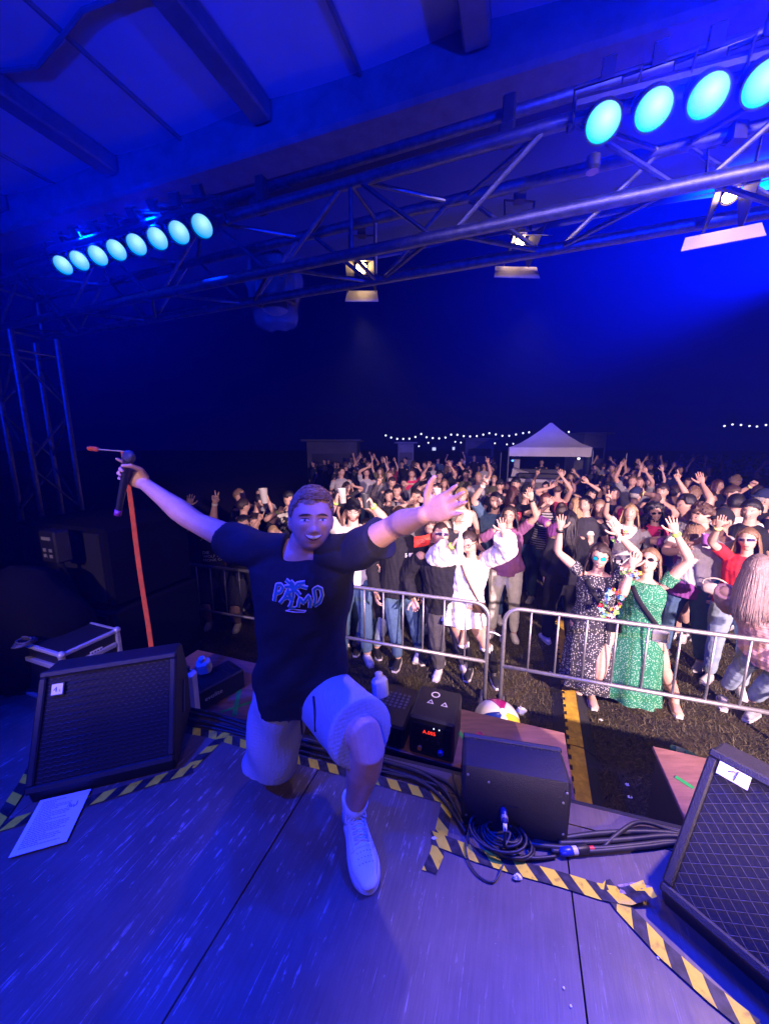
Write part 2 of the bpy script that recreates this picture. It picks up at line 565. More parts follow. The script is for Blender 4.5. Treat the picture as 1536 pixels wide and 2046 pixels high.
for j, (n, z) in enumerate(((nb + .22, 4.40), (nb + .5, 4.27), (nb + .78, 4.12), (nb + .95, 4.00), (nb + .96, 3.93))):
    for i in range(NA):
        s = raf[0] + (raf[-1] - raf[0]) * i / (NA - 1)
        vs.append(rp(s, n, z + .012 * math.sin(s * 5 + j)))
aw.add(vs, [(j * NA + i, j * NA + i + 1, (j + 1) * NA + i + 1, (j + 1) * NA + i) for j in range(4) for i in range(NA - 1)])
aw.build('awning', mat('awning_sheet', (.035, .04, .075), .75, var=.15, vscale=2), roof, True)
MB().tube([T0 - TX * 3.1 + TN * .12 + UP * .47, T0 + TX * 3.6 + TN * .12 + UP * .47], .024, 10).build('awning_pipe', ALU, roof, True)
for t in (-1.9, -.72, .52, 2.0):
    p = T0 + TX * t
    m = MB(); m.box(p + UP * .405 + TN * .06, (.05, .05, .16), ax=(TX, TN, UP), bevel=.006)
    m.box(p + UP * .33 + TN * .03, (.06, .09, .05), ax=(TX, TN, UP), bevel=.008)
    m.build('pipe_clamp', BLK, roof)

# ---- lamps ------------------------------------------------------------------
def lens_mat(name, c_edge, c_mid, k):
    m = bpy.data.materials.new(name); m.use_nodes = True
    nt = m.node_tree; b = nt.nodes['Principled BSDF']
    tc = nt.nodes.new('ShaderNodeTexCoord')
    gr = nt.nodes.new('ShaderNodeVectorMath'); gr.operation = 'LENGTH'
    sub = nt.nodes.new('ShaderNodeVectorMath'); sub.operation = 'SUBTRACT'; sub.inputs[1].default_value = (.012, .0, .02)
    nt.links.new(tc.outputs['Object'], sub.inputs[0]); nt.links.new(sub.outputs[0], gr.inputs[0])
    mr = nt.nodes.new('ShaderNodeMapRange'); mr.inputs[1].default_value = .008; mr.inputs[2].default_value = .064
    nt.links.new(gr.outputs['Value'], mr.inputs[0])
    col = ramp(nt, mr.outputs[0], [(0, c_mid), (.45, tuple(.45 * a + .55 * b_ for a, b_ in zip(c_mid, c_edge))), (1, c_edge)])
    nt.links.new(col, b.inputs['Emission Color']); b.inputs['Emission Strength'].default_value = k
    b.inputs['Base Color'].default_value = (.02, .02, .02, 1); b.inputs['Roughness'].default_value = .2
    return m
LENS_L = lens_mat('blue_led_lens', (.0, .36, 1.0), (.50, 1.0, 1.0), 1.1)
LENS_R = lens_mat('blue_led_lens_close', (.015, .80, 1.0), (.75, 1.0, .95), 1.15)
def par(px, py, lens, label, grp, z, k=.90):
    p = np.array(at(px, py, z))
    f = nrm(-SN * .8 - UP * .75 + nrm(V(0, 0, 2.3) - p) * .75)   # faces back across the stage
    t = thing('stage_lamp', label, 'stage lamp', tuple(p), grp)
    u = nrm(np.cross(f, UP)); w = np.cross(u, f)
    sc_ = lambda pr: [(q * k, w_ * k) for q, w_ in pr]
    c = MB(); c.lathe(p - f * .20 * k, sc_([(.045, 0), (.07, .03), (.086, .08), (.088, .205), (.080, .205), (.078, .185)]), 28, ax=f, cap=True)
    c.build('can', BLK, t, 35)
    l = MB(); l.lathe(p - f * .012, sc_([(.0785, 0), (.0785, .003), (.060, .006), (.030, .008), (.004, .009)]), 28, ax=f)
    lo = l.build('lens', lens, t, True)
    y = MB()
    y.tube([p - f * .09 + u * .095, p - f * .09 + u * .10 + w * .10, p - f * .09 - u * .10 + w * .10, p - f * .09 - u * .095], .008, 6)
    y.box(p - f * .09 + w * .125, (.04, .05, .05), ax=(u, f, w))
    y.build('yoke', BLK, t)
    for sg in (-1, 1): MB().ball(p - f * .09 + u * .103 * sg, .016, 8, 6).build('knob', BLK, t)
    return t
for k, (x, y) in enumerate([(125, 530), (158, 521), (195, 511), (232, 500), (272, 489), (314, 477), (357, 465), (403, 452)]):
    par(x, y, LENS_L, ['outermost blue lamp at the dark tower end of the row of eight', 'second blue lamp counted from the tower in the row of eight', 'third blue lamp counted from the tower in the row of eight', 'fourth blue lamp counted from the tower in the row of eight', 'fifth blue lamp counted from the tower in the row of eight', 'sixth blue lamp counted from the tower in the row of eight', 'seventh blue lamp counted from the tower in the row of eight', 'blue lamp in the row of eight closest to the middle of the truss'][k], 'row of eight blue stage lamps', 3.48, .66)
for k, (x, y) in enumerate([(1205, 245), (1306, 219), (1415, 192), (1528, 166)]):
    par(x, y, LENS_R, ['large blue-white lamp at the inner end of the row of four', 'second large blue-white lamp from the inner end of the row of four', 'third large blue-white lamp from the inner end of the row of four', 'large blue-white lamp cut by the picture edge, end of the row of four'][k], 'row of four large blue lamps', 3.50, .68)
lb = thing('lamp_bar', 'thin black pipe the row of eight blue lamps hangs on', 'pipe', tuple(at(264, 500, 3.7)))
MB().tube([at(100, 500, 3.57), at(430, 408, 3.57)], .02, 8).build('pipe', BLK, lb)
lb = thing('lamp_bar', 'thin black pipe the row of four large blue lamps hangs on', 'pipe', tuple(at(1350, 180, 3.6)))
MB().tube([at(1150, 208, 3.60), at(1600, 92, 3.60)], .02, 8).build('pipe', BLK, lb)
WL = mat('warm_lamp_lens', (.05, .05, .05), .3, emit=(1.0, .62, .24), estr=45)
FLAP_LIT = mat('barn_door', (.30, .28, .25), .5); FLAP_UNLIT = mat('barn_door_unlit', (.008, .008, .008), .5)  # lit look put into the lower flap's paler colour, others near black
def fresnel(px, py, yd, label, aim, w=.20, k=.50):
    p = np.array(atd(px, py, yd))
    f = nrm(np.asarray(aim, float) - p)
    u = nrm(np.cross(f, UP)); v = np.cross(u, f)
    t = thing('front_lamp', label, 'stage lamp', tuple(p), None)
    c = MB(); c.box(p - f * .13 * k, (.17 * k, .24 * k, .18 * k), ax=(u, f, v), bevel=.03 * k)
    c.lathe(p - f * .02 * k, [(q * k, z * k) for q, z in ((.088, 0), (.09, .03), (.078, .03), (.076, .012))], 24, ax=f)
    c.build('housing', BLK, t, 35)
    l = MB(); l.lathe(p - f * .012 * k, [(.074 * k, 0), (.05 * k, .012 * k), (.005, .02 * k)], 20, ax=f); l.build('lens', WL, t, True)
    for (a, b_, tilt) in ((u, v, .55), (-u, v, .55), (v, u, .55), (-v, u, .22)):
        m = MB(); hw = .085 * k if np.dot(a, UP) > -.5 else w * .47; d = nrm(f * math.cos(tilt) + a * math.sin(tilt)); nn = nrm(np.cross(d, b_))
        lowf = np.dot(a, UP) < -.5; q = p + (a * .088 + f * .012) * k + (d * .055 + a * .045 if lowf else 0)
        m.add([q - b_ * hw, q + b_ * hw, q + b_ * (w * .52) + d * .17 * k, q - b_ * (w * .52) + d * .17 * k,
               q - b_ * hw + nn * .003, q + b_ * hw + nn * .003, q + b_ * (w * .52) + d * .17 * k + nn * .003, q - b_ * (w * .52) + d * .17 * k + nn * .003],
              [(3, 2, 1, 0), (4, 5, 6, 7), (0, 1, 5, 4), (1, 2, 6, 5), (2, 3, 7, 6), (3, 0, 4, 7)])
        m.build('barn_door', FLAP_LIT if np.dot(a, UP) < -.5 else FLAP_UNLIT, t)
    y = MB(); y.tube([p - f * .09 + u * .07, p - f * .09 + u * .08 + UP * .14, p - f * .09 - u * .08 + UP * .14, p - f * .09 - u * .07], .007, 6)
    y.box(p - f * .09 + UP * .165, (.05, .05, .06)); y.build('yoke', BLK, t)
    return p
fresnel(722, 536, 2.50, 'warm lit lamp with barn doors hung under the middle of the truss', (-.15, .2, .7))
fresnel(1458, 392, 1.62, 'warm lit lamp with barn doors at the bright end of the truss', (.5, .0, .7), .25, .36)
fresnel(1040, 482, 2.15, 'lamp half hidden behind the truss with only its lower flap glowing', (.8, .2, .5), .24, .40)
# moving head lamp under a clear rain cover
mp_ = np.array(atd(548, 575, 2.72))
mh = thing('moving_lamp', 'dark moving-head lamp wrapped in a crumpled clear rain cover', 'stage lamp', tuple(mp_))
m = MB(); m.box(mp_ + UP * .14, (.24, .20, .09), ax=(TX, TN, UP), bevel=.02); m.box(mp_ + TX * .12, (.03, .10, .22), ax=(TX, TN, UP), bevel=.01); m.box(mp_ - TX * .12, (.03, .10, .22), ax=(TX, TN, UP), bevel=.01)
m.build('base', BLK, mh)
m = MB(); m.lathe(mp_ - UP * .16, [(.05, 0), (.085, .02), (.09, .12), (.07, .2), (.03, .24)], 20); m.build('head', BLK, mh, 40)
m = MB()
vs = []; rn = random.Random(3)
for i in range(9):
    for j in range(24):
        a = 2 * math.pi * j / 24
        rr = (.20 - .012 * abs(i - 3)) * (1 + rn.uniform(-.09, .09))
        vs.append(mp_ + TX * (rr * math.cos(a)) + TN * (rr * .8 * math.sin(a)) + UP * (.2 - .055 * i + rn.uniform(-.012, .012)))
m.add(vs, [(i * 24 + j, i * 24 + (j + 1) % 24, (i + 1) * 24 + (j + 1) % 24, (i + 1) * 24 + j) for i in range(8) for j in range(24)])
m.build('rain_cover', mat('clear_plastic', (.8, .85, .9), .08, alpha=.09, spec=.9), mh)
# unlit moving lamp under the row of four
q = np.array(at(1185, 322, 3.42)); sm = thing('small_lamp', 'small unlit lamp clamped to the truss under the row of four', 'stage lamp', tuple(q))
m = MB(); m.lathe(q - UP * .03, [(.015, 0), (.024, .01), (.024, .045), (.01, .055)], 14); m.build('body', BLK, sm, 40)
m = MB(); m.lathe(q - UP * .034, [(.022, 0), (.016, .003)], 14); m.build('lens', mat('glass_dull', (.3, .3, .35), .1), sm)

# ---- crowd barriers ---------------------------------------------------------
def barrier(A, B, label, zt=1.04, zb=.49, hook=True, nb_=11):
    A = V(A[0], A[1], 0); B = V(B[0], B[1], 0); d = nrm(B - A); L = np.linalg.norm(B - A)
    n = V(-d[1], d[0], 0)
    t = thing('crowd_barrier', label, 'barrier', tuple(A + d * L / 2), 'steel crowd barriers')
    r = .0175; c = .13
    pts = [A + UP * .02]
    for k in range(7):
        a = math.pi / 2 * k / 6
        pts.append(A + d * (c - c * math.cos(a)) + UP * (zt - c + c * math.sin(a)))
    for k in range(7):
        a = math.pi / 2 * (1 - k / 6)
        pts.append(B - d * (c - c * math.cos(a)) + UP * (zt - c + c * math.sin(a)))
    pts.append(B + UP * .02)
    MB().tube(pts, r, 10).build('frame', STEEL, t, True)
    MB().tube([A + UP * zb, B + UP * zb], r * .95, 10).build('lower_rail', STEEL, t, True)
    for k in range(1, nb_):
        p = A + d * (L * k / nb_)
        MB().tube([p + UP * zb, p + UP * (zt - .005)], .0085, 8).build('bar', STEEL, t, True)
    for p in (A + d * .03, B - d * .03):
        MB().tube([p - n * .26 + UP * .015, p - n * .2 + UP * .03, p + UP * .05, p + n * .2 + UP * .03, p + n * .26 + UP * .015], .016, 8).build('foot', STEEL, t, True)
    if hook:
        MB().tube([B + UP * (zt - .26), B + d * .05 + UP * (zt - .26), B + d * .11 + UP * (zt - .28), B + d * .11 + UP * (zt - .33)], .011, 6).build('hook', STEEL, t)
    return t
barrier((-1.12, 3.70), (.912, 3.03), 'steel crowd barrier in front of the woman in the white jumper')
barrier((1.032, 2.965), (3.22, 2.245), 'steel crowd barrier in front of the women in green and spotted dresses')
barrier((-3.30, 4.46), (-1.24, 3.80), 'dim steel crowd barrier behind the singer, by the dark loudspeakers')

# ---- yellow cable ramp --------------------------------------------------------
YEL = mat('ramp_yellow', (.52, .34, .025), .7, var=.3, vscale=14, bump=.15)
RUB = mat('ramp_rubber', (.016, .016, .017), .8, var=.3, vscale=30)
ra, rb = V(3.05, 6.35, 0), V(1.20, 1.80, 0)
dd = nrm(ra - rb); dn = V(dd[1], -dd[0], 0); LR = np.linalg.norm(ra - rb)
nseg = 6; names = ['yellow-topped cable ramp piece closest to the stage', 'second yellow cable ramp piece from the stage', 'third yellow cable ramp piece from the stage', 'yellow cable ramp piece under the crowd barrier', 'yellow cable ramp piece just past the barrier', 'yellow cable ramp piece deepest among the crowd']
for k in range(nseg):
    a = rb + dd * (LR * k / nseg + .004); b_ = rb + dd * (LR * (k + 1) / nseg - .004); mid = (a + b_) / 2
    t = thing('cable_ramp', names[k], 'cable ramp', tuple(mid), 'yellow and black cable ramp across the grass')
    prof = [(-.15, .004), (-.065, .048), (.065, .048), (.15, .004)]
    m = MB(); vs = [e + dn * x + UP * z for e in (a, b_) for x, z in prof]
    m.add(vs, [(0, 1, 5, 4), (1, 2, 6, 5), (2, 3, 7, 6), (0, 3, 2, 1), (4, 5, 6, 7), (0, 4, 7, 3)]); m.build('rubber_base', RUB, t)
    m = MB(); Ls = np.linalg.norm(b_ - a); nt_ = 8
    pr = [a - dn * 0 + dn * .062 + dd * .004, a + dn * .062 + dd * (Ls - .004)]
    ptsl = []
    for q in range(nt_):
        s0, s1 = Ls * q / nt_, Ls * (q + .5) / nt_; s2 = Ls * (q + 1) / nt_
        ptsl += [a + dd * s0 - dn * .055, a + dd * s1 - dn * .055, a + dd * s1 - dn * .035, a + dd * s2 - dn * .035]
    tot = [pr[1], pr[0]] + ptsl
    m.slab([p + UP * .057 for p in tot[::-1]][::-1], .008); m.build('lid', YEL, t)

# ---- mixing tent -------------------------------------------------------------
TENT = mat('tent_sheet', (.80, .78, .82), .75, var=.06, vscale=2)
tl, trr = np.array(atd(1016, 912, 13.9)), np.array(atd(1175, 911, 13.9))
zv = (tl[2] + trr[2]) / 2; x0, x1 = tl[0], trr[0]; yb = 13.9 + 2.9
tent = thing('pavilion', 'pale pop-up pavilion over the sound desk behind the crowd', 'tent', ((x0 + x1) / 2, 15.3, 0))
pk = V((x0 + x1) / 2, 15.3, zv + 1.32)
tm = V((x0 + x1) / 2, 13.9, 0); td = nrm(tm); te = V(td[1], -td[0], 0); tw = (x1 - x0) / 2 * .96; pk = tm + td * 1.45 + UP * (zv + 1.32); TAX = (te, td, UP)
cor = [tm - te * tw + UP * (zv + .32), tm + te * tw + UP * (zv + .32), tm + te * tw + td * 2.9 + UP * (zv + .32), tm - te * tw + td * 2.9 + UP * (zv + .32)]
m = MB()
for i in range(4):
    a, b_ = cor[i], cor[(i + 1) % 4]; row = []
    for t_ in (0, .25, .5, .75, .97):
        h = t_ ** 1.35
        for s in (0, .33, .67, 1):
            p = (a + (b_ - a) * s) * (1 - t_) + pk * t_
            p[2] = cor[0][2] + (pk[2] - cor[0][2]) * h
            row.append(p)
    m.add(row, [(r_ * 4 + c, r_ * 4 + c + 1, (r_ + 1) * 4 + c + 1, (r_ + 1) * 4 + c) for r_ in range(4) for c in range(3)])
m.build('canopy', TENT, tent, 40)
for i in range(4):
    a, b_ = cor[i], cor[(i + 1) % 4]; m = MB(); nn = nrm(np.cross(b_ - a, UP)); row = []
    for s in range(13):
        p = a + (b_ - a) * s / 12
        row += [p, p - UP * .33 + nn * .012 * math.sin(s * 1.7)]
    m.add(row, [(2 * s, 2 * s + 1, 2 * s + 3, 2 * s + 2) for s in range(12)]); m.build('valance', TENT, tent)
for c in cor:
    MB().box(V(c[0], c[1], (zv + .3) / 2), (.045, .045, zv + .3)).build('leg', ALU, tent)
for u0, u1, v0, v1 in ((-tw, -tw + .25, 2.85, 2.75), (tw - .4, tw, 2.75, 2.85), (tw - .03, tw - .03, .4, 2.85)):
    p, q = tm + te * u0 + td * v0, tm + te * u1 + td * v1
    MB().add([p + UP * .1, q + UP * .1, q + UP * zv, p + UP * zv], [(0, 1, 2, 3)]).build('side_curtain', TENT, tent)
ct = thing('counter', 'pale counter with a white top along the front of the pavilion', 'counter', tuple(tm))
zc = np.array(atd(1095, 958, 13.9))[2]
MB().box(tm + td * .1 + UP * (zc - .06), (tw * 2 - .1, .35, .12), ax=TAX, bevel=.01).build('top', TENT, ct)
for k in range(12):
    MB().box(tm + te * ((tw * 2 - .3) * ((k + .5) / 12 - .5)) + td * .02 + UP * ((zc - .12) / 2), ((tw * 2 - .3) / 12 - .01, .03, zc - .14), ax=TAX).build('board', mat('counter_board', (.36, .33, .31), .8, var=.3, vscale=5), ct)
dq = tm - te * .3 + td * .5; dk = thing('sound_desk', 'black sound desk on the counter under the pavilion', 'sound desk', tuple(dq))
m = MB(); m.box(dq + UP * (zc + .10), (1.5, .6, .18), ax=TAX, bevel=.02); m.box(dq + td * .25 + UP * (zc + .25), (1.4, .12, .2), ax=TAX, bevel=.02); m.build('console', BLK, dk)
MB().box(dq + UP * zc * .5, (1.5, .5, zc), ax=TAX, bevel=.02).build('case', BLK, dk)
cq = tm - te * (tw - .3) + td * .4 + UP * zc; ck = thing('cover_cloth', 'pale cloth folded back at the end of the sound desk', 'cloth', tuple(cq))
m = MB(); m.add([cq + te * u + td * v + UP * w for u, v, w in ((-.15, 0, .36), (.45, .2, .22), (.3, .4, .05), (-.2, .1, .03), (-.15, .5, .4))], [(0, 1, 2, 3), (0, 4, 1)]); m.build('cloth', TENT, ck)
for (px, py, cl, lab) in ((1156, 916, (1, .95, 1), 'small white lamp under the far corner of the pavilion'), (1024, 920, (.1, .35, 1), 'small blue lamp under the near corner of the pavilion')):
    p = np.array(atd(px, py, 14.3)); t = thing('work_lamp', lab, 'lamp', tuple(p))
    m = MB(); m.ball(p, .05, 10, 6); m.build('bulb', mat('lamp_glow_%d' % px, (.1, .1, .1), .5, emit=cl, estr=3), t, True)
    m = MB(); m.lathe(p + UP * .03, [(.05, 0), (.03, .07), (.01, .12)], 10); m.build('socket', BLK, t)
for px, hgt in ((999, 2.15), (1181, 2.2), (1248, 2.15)):
    p = at(px, 955, .9); p = np.array(atd(px, 940, 13.2 if px < 1200 else 12.0)); p[2] = 0
    t = thing('pole', {999: 'thin pale pole beside the near side of the pavilion', 1181: 'thin pale pole beside the far side of the pavilion', 1248: 'thin pale pole behind the raised fist'}[px], 'pole', tuple(p))
    m = MB(); m.cyl(p, p + UP * hgt, .018, 8); m.build('shaft', ALU, t); m = MB(); m.lathe(p, [(.15, 0), (.15, .03), (.03, .05)], 12); m.build('base', BLK, t)

# ---- string lights and dim things far behind -----------------------------------
BULB = mat('bulb_glow', (.2, .2, .2), .5, emit=(.85, .85, 1.0), estr=2.2)
def string(pts, yd, label):
    P = [np.array(atd(x, y, yd)) for x, y in pts]
    t = thing('string_lights', label, 'string lights', tuple(P[0]))
    w = MB(); w.tube([p + UP * .09 for p in P], .012, 4); w.build('wire', BLK, t)
    b0 = None
    for p in P:
        if b0 is None:
            m = MB(); m.ball(p, .062, 8, 6); b0 = m.build('bulb', BULB, t, True)
        else:
            c = b0.copy(); COL.objects.link(c); c.location = Vector(p - P[0]); c.parent = t
string([(560 + x / 3.072, 840 + y / 3.072) for x, y in [(647, 92), (680, 105), (717, 113), (754, 113), (792, 112), (829, 101), (864, 83), (897, 103), (935, 108), (974, 110), (1013, 105), (1048, 87), (1086, 88), (1125, 96), (1164, 98), (1205, 96), (1245, 87), (1282, 78), (1322, 86), (1362, 94), (1404, 94), (1446, 86), (1489, 78), (1526, 73), (1600, 80), (1680, 84), (1770, 70)]], 26, 'long sagging string of small white bulbs above the crowd by the pavilion')
string([(1447, 851), (1463, 848), (1480, 849), (1497, 851), (1512, 852), (1530, 849), (1548, 846)], 26, 'short string of small white bulbs in the dark beyond the young men')
string([(560 + x / 3.072, 840 + y / 3.072) for x, y in [(727, 137), (850, 158), (908, 137), (1073, 131), (1108, 136), (1316, 140), (1390, 147), (1429, 143)]], 30, 'lower string of faint bulbs under the long string')
def dimbox(name, px0, px1, py0, py1, yd, label, cat, colr, depth=2.4):
    a, b_ = np.array(atd(px0, py0, yd)), np.array(atd(px1, py1, yd))
    t = thing(name, label, cat, ((a[0] + b_[0]) / 2, yd + depth / 2, 0))
    mm = mat('dim_%d' % px0, colr, .8, var=.2, vscale=2)
    zt = a[2]
    m = MB(); m.box(V((a[0] + b_[0]) / 2, yd + depth / 2, zt / 2), (b_[0] - a[0], depth, zt), bevel=.03); m.build('wall', mm, t)
    m = MB(); m.box(V((a[0] + b_[0]) / 2, yd + depth / 2 - .15, zt + .06), (b_[0] - a[0] + .5, depth + .6, .12), bevel=.03); m.build('roof', mm, t)
    m = MB(); m.box(V((a[0] + b_[0]) / 2, yd - .02, zt * .62), ((b_[0] - a[0]) * .8, .05, zt * .22), bevel=.01); m.build('hatch', BLK, t)
dimbox('drinks_stall', 612, 714, 882, 930, 22, 'dim flat-roofed stall far behind the singer', 'stall', (.10, .10, .12))
dimbox('drinks_stall', 795, 826, 886, 930, 29, 'small faint stall under the string of bulbs', 'stall', (.34, .34, .36))
dimbox('toilet_cabin', 1168, 1206, 868, 930, 24, 'faint tall cabin beside the pavilion', 'cabin', (.30, .30, .36))
dimbox('drinks_stall', 930, 985, 878, 930, 33, 'faint dark stall with two lit spots beneath the bulbs', 'stall', (.2, .2, .24))
for (px, py) in ((867, 897), (906, 896)):
    p = np.array(atd(px, py, 28)); t = thing('stall_lamp', 'bright bluish lamp inside the dark stall, %s' % ('the larger of the two' if px == 867 else 'the smaller of the two'), 'lamp', tuple(p))
    m = MB(); m.box(p, (.26 if px == 867 else .17, .1, .22), bevel=.04); m.build('glow', mat('stall_glow', (.1, .1, .1), .5, emit=(.55, .6, 1), estr=1.4), t); m = MB(); m.box(p + UP * .16, (.3, .12, .08)); m.build('hood', BLK, t)
for (p, q), cut, lab in zip(PINK_LAMPS[:2], (1.0, 3.2), ('unseen black plate added to cut the beam over the far rear lamp', 'unseen black plate added to cut the beam over the middle rear lamp')):
    p, q = np.array(p), np.array(q); f = nrm((q - p) * V(1, 1, 0)); e = p + f * .32 - UP * .32 * math.tan(R(cut))  # plates added out of view to keep the pink beams off the truss
    t = thing('added_beam_flag', lab, 'beam blocker', tuple(p)); MB().box(e + UP * .24, (.9, .006, .48), ax=(np.cross(f, UP), f, UP)).build('plate', MATTE, t)
    MB().tube([e + UP * .48, V(e[0], e[1], 4.4)], .012, 6).build('arm', BLK, t)
# ---- haze in the air -----------------------------------------------------------
hz = MB(); hz.box(V(0, 14, 2.4), (76, 44, 7.2))
hm = bpy.data.materials.new('haze'); hm.use_nodes = True
hn = hm.node_tree; hn.nodes.remove(hn.nodes['Principled BSDF'])
pv = hn.nodes.new('ShaderNodeVolumePrincipled')
pv.inputs['Color'].default_value = (.20, .27, 1.0, 1); pv.inputs['Density'].default_value = .0095; pv.inputs['Anisotropy'].default_value = .6  # blue light put into the haze colour; pink and warm beams scatter little
hn.links.new(pv.outputs[0], hn.nodes['Material Output'].inputs['Volume'])
tag(hz.build('haze', hm), kind='stuff')
# ================================================================== STAGE PROPS
# ---- hazard tape -------------------------------------------------------------
def tape_mat(name, period, slant):
    m = bpy.data.materials.new(name); m.use_nodes = True
    nt = m.node_tree; b = nt.nodes['Principled BSDF']
    uv = nt.nodes.new('ShaderNodeUVMap'); sx = nt.nodes.new('ShaderNodeSeparateXYZ'); nt.links.new(uv.outputs[0], sx.inputs[0])
    def mth(op, a, c):
        x = nt.nodes.new('ShaderNodeMath'); x.operation = op
        for s, val in ((x.inputs[0], a), (x.inputs[1], c)):
            if hasattr(val, 'node'): nt.links.new(val, s)
            else: s.default_value = val
        return x.outputs[0]
    t = mth('FRACT', mth('DIVIDE', mth('ADD', sx.outputs[0], mth('MULTIPLY', sx.outputs[1], slant)), period), 0)
    tc = nt.nodes.new('ShaderNodeTexCoord')
    n = nt.nodes.new('ShaderNodeTexNoise'); n.inputs['Scale'].default_value = 45; n.inputs['Detail'].default_value = 6
    nt.links.new(tc.outputs['Object'], n.inputs['Vector'])
    n3 = nt.nodes.new('ShaderNodeTexNoise'); n3.inputs['Scale'].default_value = 9; n3.inputs['Detail'].default_value = 3
    nt.links.new(tc.outputs['Object'], n3.inputs['Vector'])
    yel = ramp(nt, n.outputs['Fac'], [(.28, (.55, .38, .02)), (.42, (.86, .66, .022)), (.8, (.90, .71, .035))])
    blk = ramp(nt, n.outputs['Fac'], [(.4, (.014, .013, .013)), (.75, (.06, .05, .045))])
    st = ramp(nt, t, [(.0, 0.0), (.5, 1.0)], 'CONSTANT')
    c = mixc(nt, st, blk, yel)
    c = mixc(nt, ramp(nt, n3.outputs['Fac'], [(.58, 0.0), (.75, .55)]), c, (.09, .075, .06))
    nt.links.new(c, b.inputs['Base Color']); b.inputs['Roughness'].default_value = .5; b.inputs['Specular IOR Level'].default_value = .25
    bp = nt.nodes.new('ShaderNodeBump'); bp.inputs['Strength'].default_value = .2; bp.inputs['Distance'].default_value = .004
    nt.links.new(n3.outputs['Fac'], bp.inputs['Height']); nt.links.new(bp.outputs[0], b.inputs['Normal'])
    return m
TAPE_A = tape_mat('hazard_tape_slanted', .100, .75)
TAPE_B = tape_mat('hazard_tape_counter', .100, -.75)
_tz = [0]
def tape(px, width, m, label, off=0.0, torn=True, lift=0.0):
    _tz[0] += 1
    z = ZS + .0022 + .0009 * _tz[0]
    P = [np.array(at(x, y, ZS)) for x, y in px]
    rn = random.Random(len(px) * 7 + int(px[0][0]))
    vs, us, fs = [], [], []
    L = 0; pts = []
    for i in range(len(P) - 1):
        k = max(2, int(np.linalg.norm(P[i + 1] - P[i]) / .03))
        for j in range(k):
            pts.append(P[i] + (P[i + 1] - P[i]) * j / k)
    pts.append(P[-1]); pts = np.array(pts)
    nC = 4
    for i, p in enumerate(pts):
        d = nrm(pts[min(i + 1, len(pts) - 1)] - pts[max(i - 1, 0)]); w = V(-d[1], d[0], 0)
        if i: L += np.linalg.norm(p - pts[i - 1])
        for j in range(nC):
            v = (j / (nC - 1) - .5)
            q = p + w * v * width
            e = 0
            if torn and i == 0: e = rn.uniform(-.012, .006)
            if torn and i == len(pts) - 1: e = rn.uniform(-.006, .014)
            q = q + d * e
            q[2] = z + .0006 * math.sin(L * 31 + j) * (1 if 0 < j < nC - 1 else .2)
            if lift and i > len(pts) - 5: q[2] += lift * ((i - len(pts) + 5) / 4) ** 2 * (1 + .5 * math.sin(j * 2.))
            vs.append(q); us.append((L + off + e, v * width))
    for i in range(len(pts) - 1):
        for j in range(nC - 1):
            fs.append((i * nC + j, i * nC + j + 1, (i + 1) * nC + j + 1, (i + 1) * nC + j))
    ob = make('hazard_tape', vs, [f[::-1] for f in fs], m, None, True, tuple(P[0]))
    ul = ob.data.uv_layers.new(name='UVMap')
    for l in ob.data.loops:
        ul.data[l.index].uv = us[l.vertex_index]
    return tag(ob, label, 'hazard tape', 'yellow and black hazard tape strips')
tape([(372, 1459), (420, 1468), (505, 1493), (605, 1522), (700, 1546), (790, 1570), (895, 1599)], .046, TAPE_A, 'long hazard tape strip running behind the kneeling singer along the stage front', .01)
tape([(897, 1592), (890, 1625), (880, 1672), (872, 1710), (857, 1744)], .050, TAPE_B, 'short hazard tape strip with a ragged torn end near the white shoe', .02)
tape([(862, 1676), (895, 1688), (950, 1710), (1040, 1738), (1115, 1758), (1194, 1783), (1252, 1797), (1292, 1793)], .052, TAPE_A, 'hazard tape strip under the coiled cable with a peeled-up end', .035, lift=.035)
tape([(1208, 1768), (1240, 1812), (1280, 1855), (1323, 1901), (1418, 1986), (1510, 2060)], .056, TAPE_A, 'hazard tape strip along the mesh-fronted monitor marked 1', .0)
tape([(458, 1462), (447, 1472), (412, 1505), (372, 1544)], .046, TAPE_A, 'short slanting hazard tape strip beside the dark floor monitor', .04)
tape([(384, 1540), (330, 1556), (288, 1569), (190, 1600), (100, 1625), (-10, 1658)], .050, TAPE_B, 'hazard tape strip along the front of the dark floor monitor, under the paper', .03)
tape([(-30, 1680), (10, 1627), (51, 1566), (70, 1530)], .050, TAPE_B, 'hazard tape strip disappearing behind the dark floor monitor', .0)

